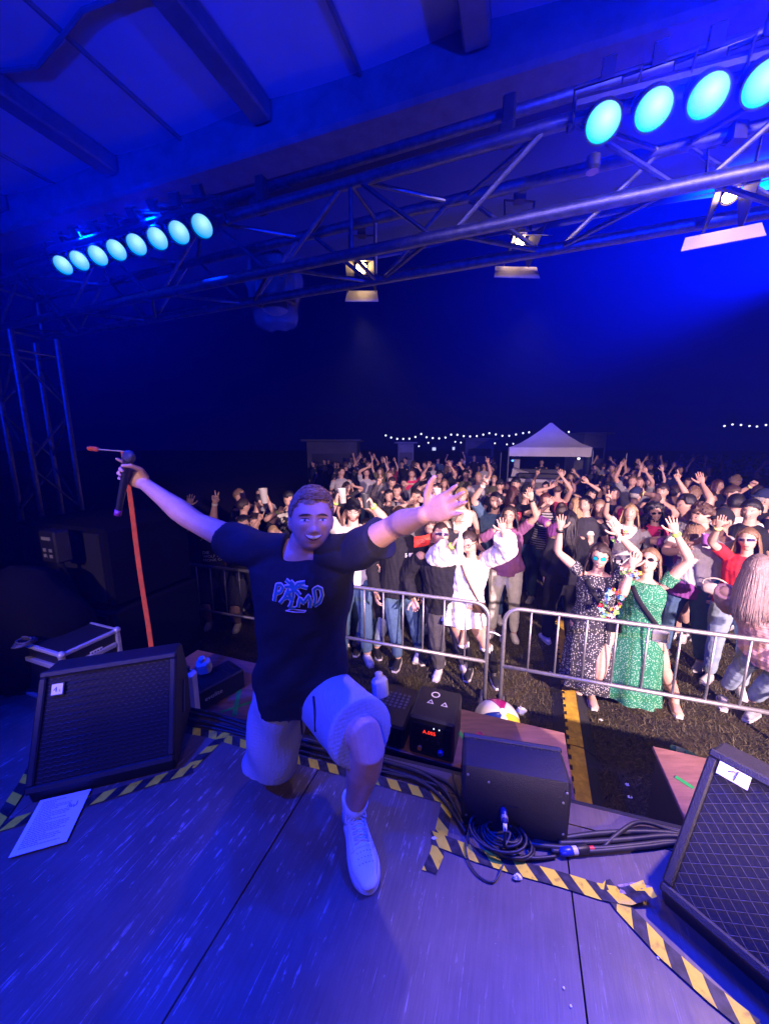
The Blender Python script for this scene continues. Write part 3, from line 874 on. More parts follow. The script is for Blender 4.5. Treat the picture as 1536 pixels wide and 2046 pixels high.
# ---- floor monitors -------------------------------------------------------------
CAB = mat('cabinet_paint', (.009, .009, .011), .55, var=.2, vscale=60, bump=.35, bscale=260)
FOAM = mat('speaker_foam', (.006, .006, .009), .85, bump=.2, bscale=200)
PAPER = mat('paper', (.80, .80, .80), .8)
INK = mat('ink', (.02, .02, .03), .7)
def wedge(p0, e, width, prof, name, label, gr):
    """prof: (n, z) points of the side outline, 0 at the front foot; gr=(i,j): outline edge that carries the grille"""
    p0 = np.asarray(p0, float); e = nrm(e); n = V(-e[1], e[0], 0)
    t = thing(name, label, 'floor monitor', tuple(p0 + e * width / 2))
    k = len(prof)
    ch = .012
    c = MB(); vs = []
    for x, ins in ((0, ch), (ch, 0), (width - ch, 0), (width, ch)):
        ctr = np.mean(prof, axis=0)
        for a, b_ in prof:
            q = np.array([a, b_]); q = q + (ctr - q) * (ins / max(.05, np.linalg.norm(ctr - q)))
            vs.append(p0 + e * x + n * q[0] + UP * q[1])
    fs = [tuple(range(k)), tuple(range(4 * k - 1, 3 * k - 1, -1))]
    for r_ in range(3):
        for i in range(k):
            j = (i + 1) % k
            fs.append((r_ * k + i, (r_ + 1) * k + i, (r_ + 1) * k + j, r_ * k + j))
    c.add(vs, fs); c.build('cabinet', CAB, t, 25)
    i, j = gr
    a = np.array(prof[i]); b_ = np.array(prof[j])
    A = p0 + n * a[0] + UP * a[1]; B = p0 + n * b_[0] + UP * b_[1]
    d = nrm(B - A); nn = nrm(np.cross(e, d))
    return t, A, B, d, nn, e, width
def grille(t, A, B, d, nn, e, width, mesh=True, rim=.028):
    Lg = np.linalg.norm(B - A)
    m = MB()
    for (c, s) in (((A + d * rim / 2 + e * width / 2), (width, rim, .022)), ((B - d * rim / 2 + e * width / 2), (width, rim, .022)),
                   ((A + d * Lg / 2 + e * rim / 2), (rim, Lg - 2 * rim, .022)), ((A + d * Lg / 2 + e * (width - rim / 2)), (rim, Lg - 2 * rim, .022))):
        m.box(c + nn * .010, s, ax=(e, d, nn), bevel=.006)
    m.build('grille_frame', CAB, t)
    m = MB(); m.box(A + d * Lg / 2 + e * width / 2 - nn * .002, (width - 2 * rim, Lg - 2 * rim, .008), ax=(e, d, nn)); m.build('foam', FOAM, t)
    g = MB(); r = .0009
    if mesh:
        cw, chh = .040, .0165
        ny = int((Lg - 2 * rim) / chh); nx = int((width - 2 * rim) / cw)
        for iy in range(ny):
            y0 = rim + iy * chh; sgn = 1 if iy % 2 else -1
            pts = []
            for ix in range(nx * 4 + 1):
                u = ix / 4
                ph = u % 1.0
                tri = 1 - abs(2 * ph - 1)
                sm = .5 - .5 * math.cos(math.pi * tri)
                y = y0 + (sm if sgn > 0 else 1 - sm) * chh
                pts.append(A + e * (rim + u * cw) + d * y + nn * (.006 + .0012 * math.sin(ph * 6.28)))
            g.tube(pts, r, 4, cap=False)
        o = g.build('mesh_wire', mat('grille_wire', (.085, .085, .095), .5, .3), t)
    else:
        ny = int((Lg - 2 * rim) / .016)
        for iy in range(ny):
            y = rim + (iy + .5) * (Lg - 2 * rim) / ny
            pts = []
            for ix in range(73):
                u = ix / 72 * (width - 2 * rim) + rim
                pts.append(A + e * u + d * (y + .0022 * math.sin(ix * 2 * math.pi / 4)) + nn * (.005 + .0025 * math.sin(ix * 2 * math.pi / 4 + iy * math.pi)))
            g.tube(pts, .0022, 4, cap=False)
        o = g.build('mesh_wire', mat('grille_dark', (.016, .016, .02), .6), t)
    o['kind'] = 'stuff'
def text_mesh(s, size):
    cu = bpy.data.curves.new('lettering', 'FONT'); cu.body = s; cu.size = size; cu.extrude = 0; cu.resolution_u = 2
    ob = bpy.data.objects.new('lettering', cu); COL.objects.link(ob)
    dg = bpy.context.evaluated_depsgraph_get(); me = bpy.data.meshes.new_from_object(ob.evaluated_get(dg))
    v = np.array([x.co[:] for x in me.vertices]); f = [tuple(p.vertices) for p in me.polygons]
    bpy.data.objects.remove(ob); bpy.data.curves.remove(cu); bpy.data.meshes.remove(me)
    if len(v): v[:, 0] -= (v[:, 0].min() + v[:, 0].max()) / 2; v[:, 1] -= (v[:, 1].min() + v[:, 1].max()) / 2
    return v, f
def letter(s, size, c, ex, ey, name, m, parent):
    v, f = text_mesh(s, size)
    c = np.asarray(c, float)
    return make(name, [c + np.asarray(ex) * p[0] + np.asarray(ey) * p[1] for p in v], f, m, parent)
# dark monitor near the tower
BL, BR = np.array(at(60, 1606, ZS)), np.array(at(352, 1536, ZS))
e = nrm(BR - BL); wd = np.linalg.norm(BR - BL)
args = wedge(BL, e, wd, [(0, .0), (-.012, .055), (.235, .475), (.36, .46), (.44, .28), (.42, 0)], 'floor_monitor', 'large dark floor monitor with a bulging grille and a white label', (1, 2))
grille(*args, mesh=False)
t, A, B, d, nn, e_, w_ = args
Lg = np.linalg.norm(B - A)
def sticker(t, c, w, h, ex, ey, nz, name='label'):
    m = MB(); m.box(c + nz * .001, (w, h, .0012), ax=(ex, ey, nz)); return m.build(name, PAPER, t)
c = A + d * (Lg - .085) + e_ * .075 + nn * .019
MB().box(c - nn * .006, (.05, .055, .010), ax=(e_, d, nn)).build('label_plate', CAB, t)
lo = sticker(t, c, .042, .046, e_, d, nn)
letter('4', .030, c + nn * .003 - e_ * .006, e_, d, 'lettering', INK, lo)
letter('L', .014, c + nn * .003 + e_ * .012 - d * .006, e_, d, 'lettering', INK, lo)
MB().box(A + e_ * (w_ + .004) + d * (Lg * .55) - nn * .17, (.006, .16, .03), ax=(e_, d, nn), bevel=.002).build('handle', mat('handle_grey', (.06, .06, .065), .4), t)
# mesh-fronted monitor at the picture edge
F0 = np.array(at(1312, 1812, ZS)); e = V(math.cos(R(-57)), math.sin(R(-57)), 0)
args = wedge(F0, e, .60, [(.03, 0), (.0, .075), (.305, .455), (.42, .43), (.50, .26), (.47, 0)], 'floor_monitor', 'black floor monitor with a diamond mesh front marked 1 on white tape', (1, 2))
grille(*args, mesh=True)
t, A, B, d, nn, e_, w_ = args; Lg = np.linalg.norm(B - A)
c = A + d * (Lg - .047) + e_ * .075 + nn * .0225
tp = MB(); k = 9; vs = []
for i in range(k):
    u = -.04 + .08 * i / (k - 1); jz = .0012 * ((i % 2) * 2 - 1) if i in (0, k - 1) else 0
    for v in (-.021, .021): vs.append(c + e_ * (u + jz) + d * v + nn * (.0008 * math.sin(i * 1.3)))
tp.add(vs, [(2 * i, 2 * i + 2, 2 * i + 3, 2 * i + 1) for i in range(k - 1)])
lo = tp.build('tape_label', PAPER, t)
m = MB(); r = .0017
m.tube([c + e_ * -.014 + d * .002 + nn * .002, c + e_ * .008 + d * .016 + nn * .002, c + e_ * .003 - d * .016 + nn * .002], r, 5)
m.build('lettering', INK, lo)
# small monitor seen from behind, on the stage lip
p0 = np.array(at(920, 1646, ZS)); p1 = np.array(at(1133, 1690, ZS)); e = nrm(p1 - p0); wd = np.linalg.norm(p1 - p0)
args = wedge(p0, e, wd, [(0, 0), (.0, .205), (.018, .262), (.165, .262), (.27, .06), (.27, 0)], 'front_monitor', 'small black monitor seen from behind on the stage lip, its cable plugged in', (3, 4))
t, A, B, d, nn, e_, w_ = args
grille(t, A, B, d, nn, e_, w_, mesh=False, rim=.02)
n_ = V(-e[1], e[0], 0)
m = MB()
for i in range(26):
    m.ball(p0 + e * (.03 + (wd - .06) * i / 25) + n_ * .158 + UP * .262, .0042, 6, 4)
o = m.build('grille_teeth', CAB, t); o['kind'] = 'stuff'
for (x, z) in ((.02, .24), (.10, .222), (wd - .02, .235), (wd - .02, .05), (.02, .05), (wd - .03, .19)):
    MB().lathe(p0 + e * x + UP * z - n_ * .001, [(.0048, 0), (.0048, -.003), (.002, -.004)], 8, ax=n_).build('screw', STEEL, t)
MB().box(p0 + e * (wd * .47) + UP * .105 - n_ * .002, (.06, .004, .05), ax=(e, n_, UP)).build('socket_plate', BLK, t)
sock = p0 + e * (wd * .40) + UP * .11
pl = thing('cable_plug', 'short cable plug with a silver ring in the back of the small monitor', 'plug', tuple(sock))
m = MB(); m.lathe(sock, [(.013, -.002), (.013, -.03), (.010, -.034), (.011, -.055), (.006, -.06)], 14, ax=n_); m.build('shell', mat('plug_blue', (.01, .02, .10), .4), pl, 40)
m = MB(); m.lathe(sock - n_ * .034, [(.0135, 0), (.0135, -.012)], 14, ax=n_); m.build('ring', mat('plug_ring', (.55, .48, .40), .35, .6), pl, 40)

# ---- cables -----------------------------------------------------------------------
CBL = mat('cable_rubber', (.016, .016, .018), .5, var=.2, vscale=40)
def spline(P, k=8):
    P = [np.asarray(p, float) for p in P]; out = []
    Q = [P[0]] + P + [P[-1]]
    for i in range(1, len(Q) - 2):
        for j in range(k):
            t_ = j / k
            out.append(.5 * ((2 * Q[i]) + (-Q[i - 1] + Q[i + 1]) * t_ + (2 * Q[i - 1] - 5 * Q[i] + 4 * Q[i + 1] - Q[i + 2]) * t_ ** 2 + (-Q[i - 1] + 3 * Q[i] - 3 * Q[i + 1] + Q[i + 2]) * t_ ** 3))
    out.append(P[-1]); return out
def cable(px, r, label, dz=0, m=CBL, grp='black cables lying along the stage front'):
    P = [np.array(at(x, y, ZS)) + UP * (r + .004 + (q[0] if q else 0) + dz) for x, y, *q in px]
    t = thing('cable', label, 'cable', tuple(P[0]), grp)
    MB().tube(spline(P), r, 8).build('lead', m, t, True)
    return t
cable([(360, 1418), (420, 1428), (500, 1452), (620, 1487), (740, 1516), (850, 1549), (905, 1580), (935, 1640)], .0085, 'cable closest to the stage lip, passing behind the singer')
cable([(360, 1428), (430, 1440), (510, 1466), (620, 1500), (745, 1524), (840, 1552), (890, 1590), (925, 1655)], .0085, 'second cable from the stage lip, passing behind the singer', .004)
cable([(355, 1440), (430, 1452), (510, 1474), (600, 1494), (730, 1530), (835, 1566), (885, 1604), (930, 1670)], .0085, 'third cable from the stage lip, passing behind the singer')
cable([(360, 1448), (440, 1462), (520, 1482), (610, 1508), (735, 1540), (820, 1560), (880, 1580), (915, 1630)], .007, 'thin cable nearest the hazard tape, passing behind the singer')
cable([(1125, 1681), (1190, 1672), (1270, 1668), (1345, 1672), (1420, 1690)], .0095, 'upper cable from the small monitor to the mesh-fronted monitor')
cable([(1115, 1692), (1180, 1690), (1260, 1684), (1345, 1678), (1420, 1695)], .0095, 'second cable from the small monitor to the mesh-fronted monitor', .003)
cable([(1040, 1690), (1100, 1698), (1190, 1702), (1270, 1695), (1345, 1688), (1420, 1700)], .0095, 'third cable from the small monitor to the mesh-fronted monitor')
cable([(1204, 1700), (1225, 1682, .01), (1260, 1660, .018), (1290, 1654, .012), (1340, 1664), (1420, 1684)], .0075, 'cable rising in a hump from the red-ringed coupler')
cable([(1100, 1707), (1180, 1708), (1290, 1698), (1350, 1692), (1420, 1706)], .0085, 'lowest cable reaching under the mesh-fronted monitor', .002)
# coil
cc = np.array(at(1000, 1680, ZS)); ct_ = thing('cable_coil', 'loose coil of black cable lying on the tape below the small monitor', 'cable coil', tuple(cc))
rn = random.Random(8); pts = []
for i in range(150):
    a = i * .30; lp = i / 21
    rr = .070 + .022 * math.sin(lp * 2.1)
    ox = .018 * math.sin(lp * 1.7); oy = .012 * math.cos(lp * 2.3)
    pts.append(cc + SX * (rr * 1.15 * math.cos(a) + ox) + SN * (rr * .72 * math.sin(a) + oy) + UP * (.008 + .0055 * lp + .006 * math.sin(a * 1.3 + lp)))
MB().tube(pts, .0055, 7).build('loops', CBL, ct_, True)
cs = [sock - n_ * .058, sock - n_ * .075 - UP * .02, sock - n_ * .085 - UP * .07, cc + SX * .03 + UP * .05, cc - SX * .03 - SN * .02 + UP * .045, cc - SX * .06 + UP * .04]
MB().tube(spline(cs), .0055, 7).build('tail', CBL, ct_, True)
MB().cyl(sock - n_ * .058, sock - n_ * .072 - UP * .018, .0075, 10).build('white_sleeve', PAPER, ct_, True)
cable([(1000, 1712, .01), (1060, 1722, .006), (1110, 1716)], .006, 'thin cable leaving the coil for the blue coupler')
cable([(940, 1650, .01), (930, 1700, .006), (948, 1745), (985, 1766), (1005, 1735, .012)], .0032, 'thin loose wire loop in front of the coil', m=mat('thin_wire', (.03, .03, .04), .5))
cable([(905, 1550), (910, 1585, .03), (920, 1622, .06)], .006, 'short cable bending up beside the orange-red cloth')
cp = np.array(at(1145, 1708, ZS)) + UP * .018; cd = nrm(np.array(at(1205, 1700, ZS)) - np.array(at(1105, 1712, ZS)))
cq = thing('cable_coupler', 'blue and black cable coupler with a red ring on the stage', 'coupler', tuple(cp))
m = MB(); m.lathe(cp, [(.008, -.055), (.015, -.045), (.016, -.012), (.013, -.008)], 14, ax=cd); m.build('plug', mat('coupler_blue', (.012, .03, .30), .35), cq, 40)
m = MB(); m.lathe(cp, [(.014, -.006), (.014, .012)], 14, ax=cd); m.build('collar', mat('collar_white', (.6, .6, .62), .5), cq, 40)
m = MB(); m.lathe(cp, [(.0155, .014), (.016, .05), (.010, .06)], 14, ax=cd); m.build('plug', BLK, cq, 40)
m = MB(); m.lathe(cp, [(.0085, .062), (.0085, .080)], 12, ax=cd); m.build('ring', mat('ring_red', (.60, .03, .02), .5), cq, 40)
# litter on the stage
def crumple(px, py, z, r, m, name, label, cat, sq=(1, 1, 1), seed=1):
    p = np.array(at(px, py, z)) + UP * r * .7
    rn = np.random.default_rng(seed); mb = MB(); mb.ball((0, 0, 0), 1, 9, 6); v = mb.V()
    v = v * (1 + rn.uniform(-.32, .28, (len(v), 1))) * np.array(sq) * r + p
    v[:, 2] = np.maximum(v[:, 2], z + .0015)
    return tag(make(name, v, mb.f, m, None, False, tuple(p)), label, cat)
crumple(1033, 1757, ZS, .0115, mat('foil_white', (.7, .7, .75), .4), 'crumpled_wrapper', 'tiny crumpled white wrapper on the stage below the coil', 'wrapper', (1.2, .9, .8), 4)
crumple(866, 1677, ZS + .004, .006, PAPER, 'tape_scrap', 'tiny torn white scrap stuck on the tape corner', 'scrap', (1.6, 1, .3), 7)
for k, (x, y) in enumerate([(1182, 1787), (1314, 1916), (1126, 1976), (1140, 2012)]):
    crumple(x, y, ZS, .0032, PAPER, 'paper_speck', 'tiny pale speck of paper on the bare stage boards', 'paper speck', (1, 1, .5), k)['group'] = 'paper specks on the stage'
# burnt bit of tape
tape([(1240, 1783), (1268, 1779), (1296, 1791)], .03, mat('burnt_tape', (.35, .27, .22), .25, var=.7, vscale=40), 'curled shiny scrap of peeled tape in front of the mesh-fronted monitor', lift=.02)
# set list
q = [np.array(at(x, y, ZS)) + UP * .0145 for x, y in ((183, 1582), (82, 1607), (18, 1721), (134, 1688))]
q[1][2] += .004
sl = thing('set_list', 'white printed set list lying over the tape by the dark floor monitor', 'paper', tuple(q[0]))
m = MB(); m.slab([q[0], q[1], q[2], q[3]], .0012); m.build('sheet', PAPER, sl)
rn = random.Random(4); ln = MB()
def pp(u, v): return (q[1] * (1 - u) + q[0] * u) * (1 - v) + (q[2] * (1 - u) + q[3] * u) * v + UP * .0012
for k in range(24):
    v = .07 + .86 * k / 24; u = .1
    end = rn.choice((.35, .55, .7, .8, .45)); 
    while u < end:
        w_ = rn.uniform(.02, .07)
        ln.add([pp(u, v), pp(u + w_, v), pp(u + w_, v + .012), pp(u, v + .012)], [(3, 2, 1, 0)]); u += w_ + .015
o = ln.build('printed_lines', mat('print_grey', (.16, .16, .2), .8), sl); o['kind'] = 'stuff'
hand = [(.66, .30), (.69, .22), (.71, .31), (.74, .26), (.75, .33), (.79, .27), (.80, .33), (.84, .30), (.84, .22)]
MB().tube([pp(u, v) + UP * .0008 for u, v in hand], .0011, 4).build('handwriting', INK, sl)

# ---- flight case by the tower ------------------------------------------------------
hz_ = .36; k0, k1 = np.array(at(122, 1306, ZS + .36)), np.array(at(233, 1256, ZS + .36))
ex = nrm(k1 - k0); ey = V(-ex[1], ex[0], 0); wx, wy = float(np.linalg.norm(k1 - k0)), .46
fc = (k0 + k1) / 2 + ey * wy / 2 - UP * hz_
EDGE = mat('case_edge', (.50, .50, .52), .4, .35)
ft = thing('flight_case', 'black flight case with aluminium edges behind the dark floor monitor', 'flight case', tuple(fc))
MB().box(fc + UP * hz_ / 2, (wx - .01, wy - .01, hz_ - .01), ax=(ex, ey, UP)).build('shell', mat('case_laminate', (.016, .016, .02), .35, bump=.15, bscale=300), ft)
for sx_ in (-1, 1):
    for sy_ in (-1, 1):
        MB().box(fc + ex * sx_ * wx / 2 + ey * sy_ * wy / 2 + UP * hz_ / 2, (.026, .026, hz_), ax=(ex, ey, UP), bevel=.004).build('edge_strip', EDGE, ft)
for z in (.013, hz_ * .72, hz_ - .013):
    for s_ in (-1, 1):
        MB().box(fc + ey * s_ * wy / 2 + UP * z, (wx - .03, .022, .03 if z == hz_ * .72 else .022), ax=(ex, ey, UP), bevel=.004).build('edge_strip', EDGE, ft)
        MB().box(fc + ex * s_ * wx / 2 + UP * z, (.022, wy - .03, .03 if z == hz_ * .72 else .022), ax=(ex, ey, UP), bevel=.004).build('edge_strip', EDGE, ft)
for sx_ in (-1, 1):
    for sy_ in (-1, 1):
        MB().ball(fc + ex * sx_ * wx / 2 + ey * sy_ * wy / 2 + UP * (hz_ - .01), .022, 10, 6).build('corner_cap', EDGE, ft, True)
for (u, z, w_) in ((.02, .275, .07), (-.07, .215, .08)):
    lo = MB().box(fc - ey * (wy / 2 + .004) + ex * u + UP * z, (w_, .003, .03 if u > 0 else .018), ax=(ex, ey, UP)).build('label', PAPER, ft)
    for k in range(4 if u > 0 else 6):
        MB().box(fc - ey * (wy / 2 + .0065) + ex * (u - w_ * .36 + w_ * .72 * k / (3 if u > 0 else 5)) + UP * z, (w_ * .10, .001, .014 if u > 0 else .008), ax=(ex, ey, UP)).build('print_mark', INK, lo)
# cable lump on the case
cc2 = fc + UP * (hz_ + .0) - ex * .18 + ey * .05; ch = thing('cable_heap', 'small heap of blue-lit cable on top of the flight case', 'cable heap', tuple(cc2)); rn = random.Random(2)
pts = [cc2 + ex * (.06 * math.cos(i * .8) * (1 - i / 60)) + ey * (.04 * math.sin(i * .8)) + UP * (.010 + .0009 * i + rn.uniform(0, .01)) for i in range(34)]
MB().tube(spline(pts, 4), .006, 7).build('loops', mat('cable_grey', (.07, .07, .09), .45), ch, True)

# ---- loudspeakers at the dark end -----------------------------------------------------
def stack_box(c, size, name, label, ax_=(SX, SN, UP), horn=True):
    c = np.asarray(c, float); t = thing(name, label, 'loudspeaker', tuple(c - UP * size[2] / 2), 'black loudspeakers stacked at the dark end of the stage')
    MB().box(c, size, ax=ax_, bevel=.02).build('cabinet', MATTE, t)
    MB().box(c - ax_[1] * (size[1] / 2 + .004), (size[0] * .9, .012, size[2] * .88), ax=ax_, bevel=.004).build('rear_panel', FOAM, t)
    MB().box(c - ax_[0] * (size[0] / 2 + .003) + UP * size[2] * .1, (.01, .22, .09), ax=ax_, bevel=.004).build('handle', BLK, t)
    MB().box(c - ax_[1] * (size[1] / 2 + .012) + UP * size[2] * .25, (.18, .01, .10), ax=ax_, bevel=.004).build('connector_panel', mat('panel_grey', (.014, .014, .016), .6), t)
    return t
S0 = V(-2.35, 3.02, 0)
stack_box(S0 + UP * .30, (1.15, .75, .60), 'bass_speaker', 'lowest and widest black loudspeaker in the stack behind the red strap')
stack_box(S0 + UP * .92, (1.15, .75, .60), 'bass_speaker', 'second black loudspeaker up in the stack behind the red strap')
stack_box(S0 + SX * .05 + UP * 1.53, (1.0, .7, .58), 'bass_speaker', 'topmost black loudspeaker in the stack behind the red strap')
md = thing('patch_box', 'small dark box with tiny pale marks fixed beside the tower', 'patch box', tuple(atd(112, 1090, 2.45)))
pb = np.array(atd(112, 1090, 2.45))
MB().box(pb, (.16, .1, .22), ax=(SX, SN, UP), bevel=.01).build('case', BLK, md)
for (u, z, w_) in ((0, .06, .09), (-.03, -.02, .03), (.03, -.02, .03), (-.03, -.06, .03), (.03, -.06, .03)):
    MB().box(pb - SN * .052 + SX * u + UP * z, (w_, .004, .022), ax=(SX, SN, UP)).build('marking', mat('pale_marking', (.22, .22, .26), .6), md)
MB().tube([pb - UP * .1, pb - UP * .5 + SN * .1, V(pb[0], pb[1] + .15, ZS)], .02, 8).build('stand', BLK, md)
dm = thing('covered_gear', 'dark cloth-covered gear slumped between tower and flight case', 'covered gear', (-2.35, 2.15, ZS))
mb = MB(); mb.ball(V(-2.30, 2.25, ZS + .32), (.33, .26, .46), 24, 14); v = mb.V()
v += (.03 * np.sin(v[:, [1]] * 23 + v[:, [2]] * 9) + .02 * np.sin(v[:, [0]] * 31)) * nrm(V(1, 1, .2)); v[:, 2] = np.maximum(v[:, 2], ZS + .002)
make('cover', v, mb.f, MATTE, dm, True)
MB().box(V(-2.30, 2.25, ZS + .02), (.5, .4, .036), bevel=.006).build('base', BLK, dm)
# the red strap and its stick
RED = mat('strap_red', (.75, .12, .02), .6, var=.12, vscale=25)
s0 = np.array(atd(246, 903, 2.25)); s1 = np.array(atd(306, 1330, 2.12))
st = thing('strap', 'long taut orange-red strap hanging down in front of the dark loudspeakers', 'strap', tuple(s1))
su = nrm(V(.9, -.35, 0)); m = MB(); vs = []
for i in range(25):
    t_ = i / 24; p = s0 + (s1 - s0) * t_ + SX * (.004 * math.sin(t_ * 9))
    w_ = .021
    vs += [p - su * w_, p + su * w_, p + su * w_ + SN * .004, p - su * w_ + SN * .004]
m.add(vs, [(4 * i + a, 4 * i + (a + 1) % 4, 4 * i + 4 + (a + 1) % 4, 4 * i + 4 + a) for i in range(24) for a in range(4)] + [(3, 2, 1, 0), (96, 97, 98, 99)])
m.build('webbing', RED, st)
k0 = np.array(atd(186, 897, 2.3)); k1 = np.array(atd(250, 902, 2.24))
MB().tube([k0, k1], .0045, 6).build('rod', mat('rod_grey', (.35, .33, .33), .5), st)
MB().tube([k0 - SX * .03 + UP * .003, k0 + SX * .03 - UP * .002], (.016), 8, rnd=True).build('end_grip', RED, st, True)

# ---- bass bins with plywood tops in front of the stage -----------------------------------
PLY = mat('plywood_top', (.26, .125, .085), .6, var=.22, vscale=3.0, stretch=(2, 14, 2), bump=.08, bscale=40)
GRN = mat('green_tape', (.03, .42, .07), .55, var=.15, vscale=20)
def bin_(c, size, label, marks):
    c = np.asarray(c, float); t = thing('bass_bin', label, 'bass bin', tuple(c - UP * c[2]), 'plywood-topped bass bins standing before the stage')
    h = c[2] - .02
    MB().box(V(c[0], c[1], h / 2), (size[0] - .03, size[1] - .03, h), ax=(SX, SN, UP), bevel=.01).build('cabinet', CAB, t)
    MB().box(c - UP * .01, (size[0], size[1], .02), ax=(SX, SN, UP), bevel=.003).build('plywood_top', PLY, t)
    MB().box(V(c[0], c[1], h / 2) + SN * (size[1] / 2 - .008), (size[0] - .1, .01, h - .08), ax=(SX, SN, UP)).build('grille', FOAM, t)
    for (x0_, y0_, x1_, y1_, w_) in marks:
        a = np.array(at(x0_, y0_, c[2])); b_ = np.array(at(x1_, y1_, c[2])); d_ = nrm(b_ - a); q_ = V(-d_[1], d_[0], 0) * w_ / 2
        _tz[0] += 1
        z = UP * (.0018 + .0004 * (_tz[0] % 5))
        MB().slab([a - q_ + z, b_ - q_ + z, b_ + q_ + z, a + q_ + z], .001).build('tape_strip', GRN, t)
bl = (np.array(at(380, 1312, .7)) + np.array(at(500, 1440, .7))) / 2
bin_(V(-1.22, 2.42, .70), (.98, .62, .70), 'plywood-topped bass bin under the fog machine, crossed with green tape', [(482, 1360, 468, 1432, .028), (440, 1424, 512, 1400, .02)])
bin_(V(.475, 1.925, .70), (1.12, .46, .70), 'plywood-topped bass bin behind the small monitor, ends of a green tape cross showing', [(917, 1463, 936, 1490, .022), (1049, 1512, 1076, 1494, .022)])
bin_(V(2.02, 1.42, .70), (1.2, .50, .70), 'plywood-topped bass bin partly hidden by the mesh-fronted monitor', [(1349, 1553, 1385, 1576, .022)])
# ---- effect machines ------------------------------------------------------------------
def tank(p, ax_, t, s=1.0):
    m = MB(); m.box(p, (.085 * s, .07 * s, .11 * s), ax=ax_, bevel=.016); m.build('fluid_tank', mat('white_plastic', (.62, .62, .64), .45, var=.1), t)
    MB().lathe(p + ax_[2] * .05 * s, [(.022 * s, 0), (.022 * s, .03 * s), (.016 * s, .036 * s)], 14, ax=ax_[2]).build('tank_cap', mat('white_plastic', (.6, .6, .6), .4), t, 40)
m1 = np.array(at(412, 1398, .72)); t = thing('fog_machine', 'black fog machine with white tank on the plywood top crossed with green tape', 'fog machine', tuple(m1))
A3 = (nrm(V(.80, -.60, 0)), nrm(V(.60, .80, 0)), UP)
m1 = V(-1.17, 2.30, .70)
MB().box(m1 + UP * .075, (.20, .34, .145), ax=A3, bevel=.010).build('housing', BLK, t)
letter('evolite', .045, m1 + A3[0] * .102 - A3[1] * .06 + UP * .08, A3[1], UP, 'lettering', PAPER, t)
for k in range(5): MB().box(m1 + A3[1] * (.02 + .025 * k) + UP * .149, (.12, .008, .004), ax=A3).build('vent_slot', FOAM, t)
tank(m1 - A3[1] * .03 - A3[0] * .06 + UP * .21, (nrm(V(1, .2, .1)), nrm(V(-.2, 1, .4)), nrm(V(0, -.35, 1))), t)
wb = thing('white_canister', 'white plastic canister peeping out behind the dark floor monitor', 'canister', tuple(m1)); pw = np.array(atd(372, 1330, 2.05))
m = MB(); m.box(V(pw[0], pw[1], .70 + .17) + UP * .0, (.09, .09, .34), bevel=.018); m.build('body', mat('white_plastic', (.6, .6, .6), .4), wb)
m = MB(); m.lathe(V(pw[0], pw[1], 1.04), [(.02, 0), (.02, .03)], 12); m.build('cap', BLK, wb)
m2 = V(.055, 2.03, .70)
A4 = (SX, SN, UP)
t = thing('fog_machine', 'black fog machine with rows of vents and a white tank behind the singer\'s knee', 'fog machine', tuple(m2))
MB().box(m2 + UP * .07, (.24, .36, .14), ax=A4, bevel=.012).build('housing', BLK, t)
for i in range(6):
    for j in range(5):
        MB().lathe(m2 + SX * (-.075 + .03 * i) + SN * (-.02 + .028 * j) + UP * .1405, [(.010, 0), (.010, .002), (.006, .0025)], 8).build('vent_ring', mat('vent_grey', (.07, .07, .075), .5), t)
tank(m2 - SX * .11 + SN * .06 + UP * .18, (nrm(V(1, .3, .2)), nrm(V(-.3, 1, -.2)), nrm(V(-.1, .25, 1))), t, 1.15)
m3 = V(.30, 1.90, .70)
t = thing('spark_machine', 'black effect machine with white symbols on top and a red digital display', 'effect machine', tuple(m3))
MB().box(m3 + UP * .12, (.25, .28, .24), ax=A4, bevel=.012).build('housing', BLK, t)
MB().box(m3 - SN * .142 + UP * .12, (.21, .006, .17), ax=A4, bevel=.002).build('control_panel', mat('panel_gloss', (.008, .008, .01), .2), t)
GLOW = mat('red_digits', (.1, .0, .0), .5, emit=(1, .04, .015), estr=2.2)
dp = MB().box(m3 - SN * .146 - SX * .01 + UP * .165, (.075, .004, .026), ax=A4).build('display', mat('display_red', (.04, .003, .003), .3), t)
letter('A.005', .030, m3 - SN * .1485 - SX * .01 + UP * .165, SX, UP, 'lettering', GLOW, dp)
for k in range(4): MB().lathe(m3 - SN * .146 + SX * (-.05 + .03 * k) + UP * .115, [(.008, 0), (.008, -.006)], 8, ax=SN).build('button', BLK, t)
MB().lathe(m3 - SN * .146 + SX * .055 + UP * .06, [(.016, 0), (.016, -.012), (.011, -.016)], 14, ax=SN).build('power_socket', mat('socket_blue', (.01, .03, .5), .4), t)
MB().lathe(m3 - SN * .146 - SX * .06 + UP * .06, [(.012, 0), (.012, -.012)], 14, ax=SN).build('socket_ring', mat('socket_orange', (.5, .2, .08), .5), t)
for k in range(2): MB().ball(m3 - SN * .147 + SX * (.045 - .03 * k) + UP * .195, .0035, 8, 5).build('indicator', mat('led_white', (.1, .1, .1), .5, emit=(.8, .85, 1), estr=2), t)
m = MB()
for i in range(24):
    a0, a1 = 2 * math.pi * i / 24, 2 * math.pi * (i + 1) / 24
    q0 = m3 + UP * .2412 + SN * .07 - SX * .02
    f_ = lambda a, r_: q0 + SX * r_ * math.cos(a) + SN * r_ * math.sin(a)
    m.add([f_(a0, .018), f_(a1, .018), f_(a1, .026), f_(a0, .026)], [(0, 1, 2, 3)])
m.build('ring_symbol', PAPER, t)
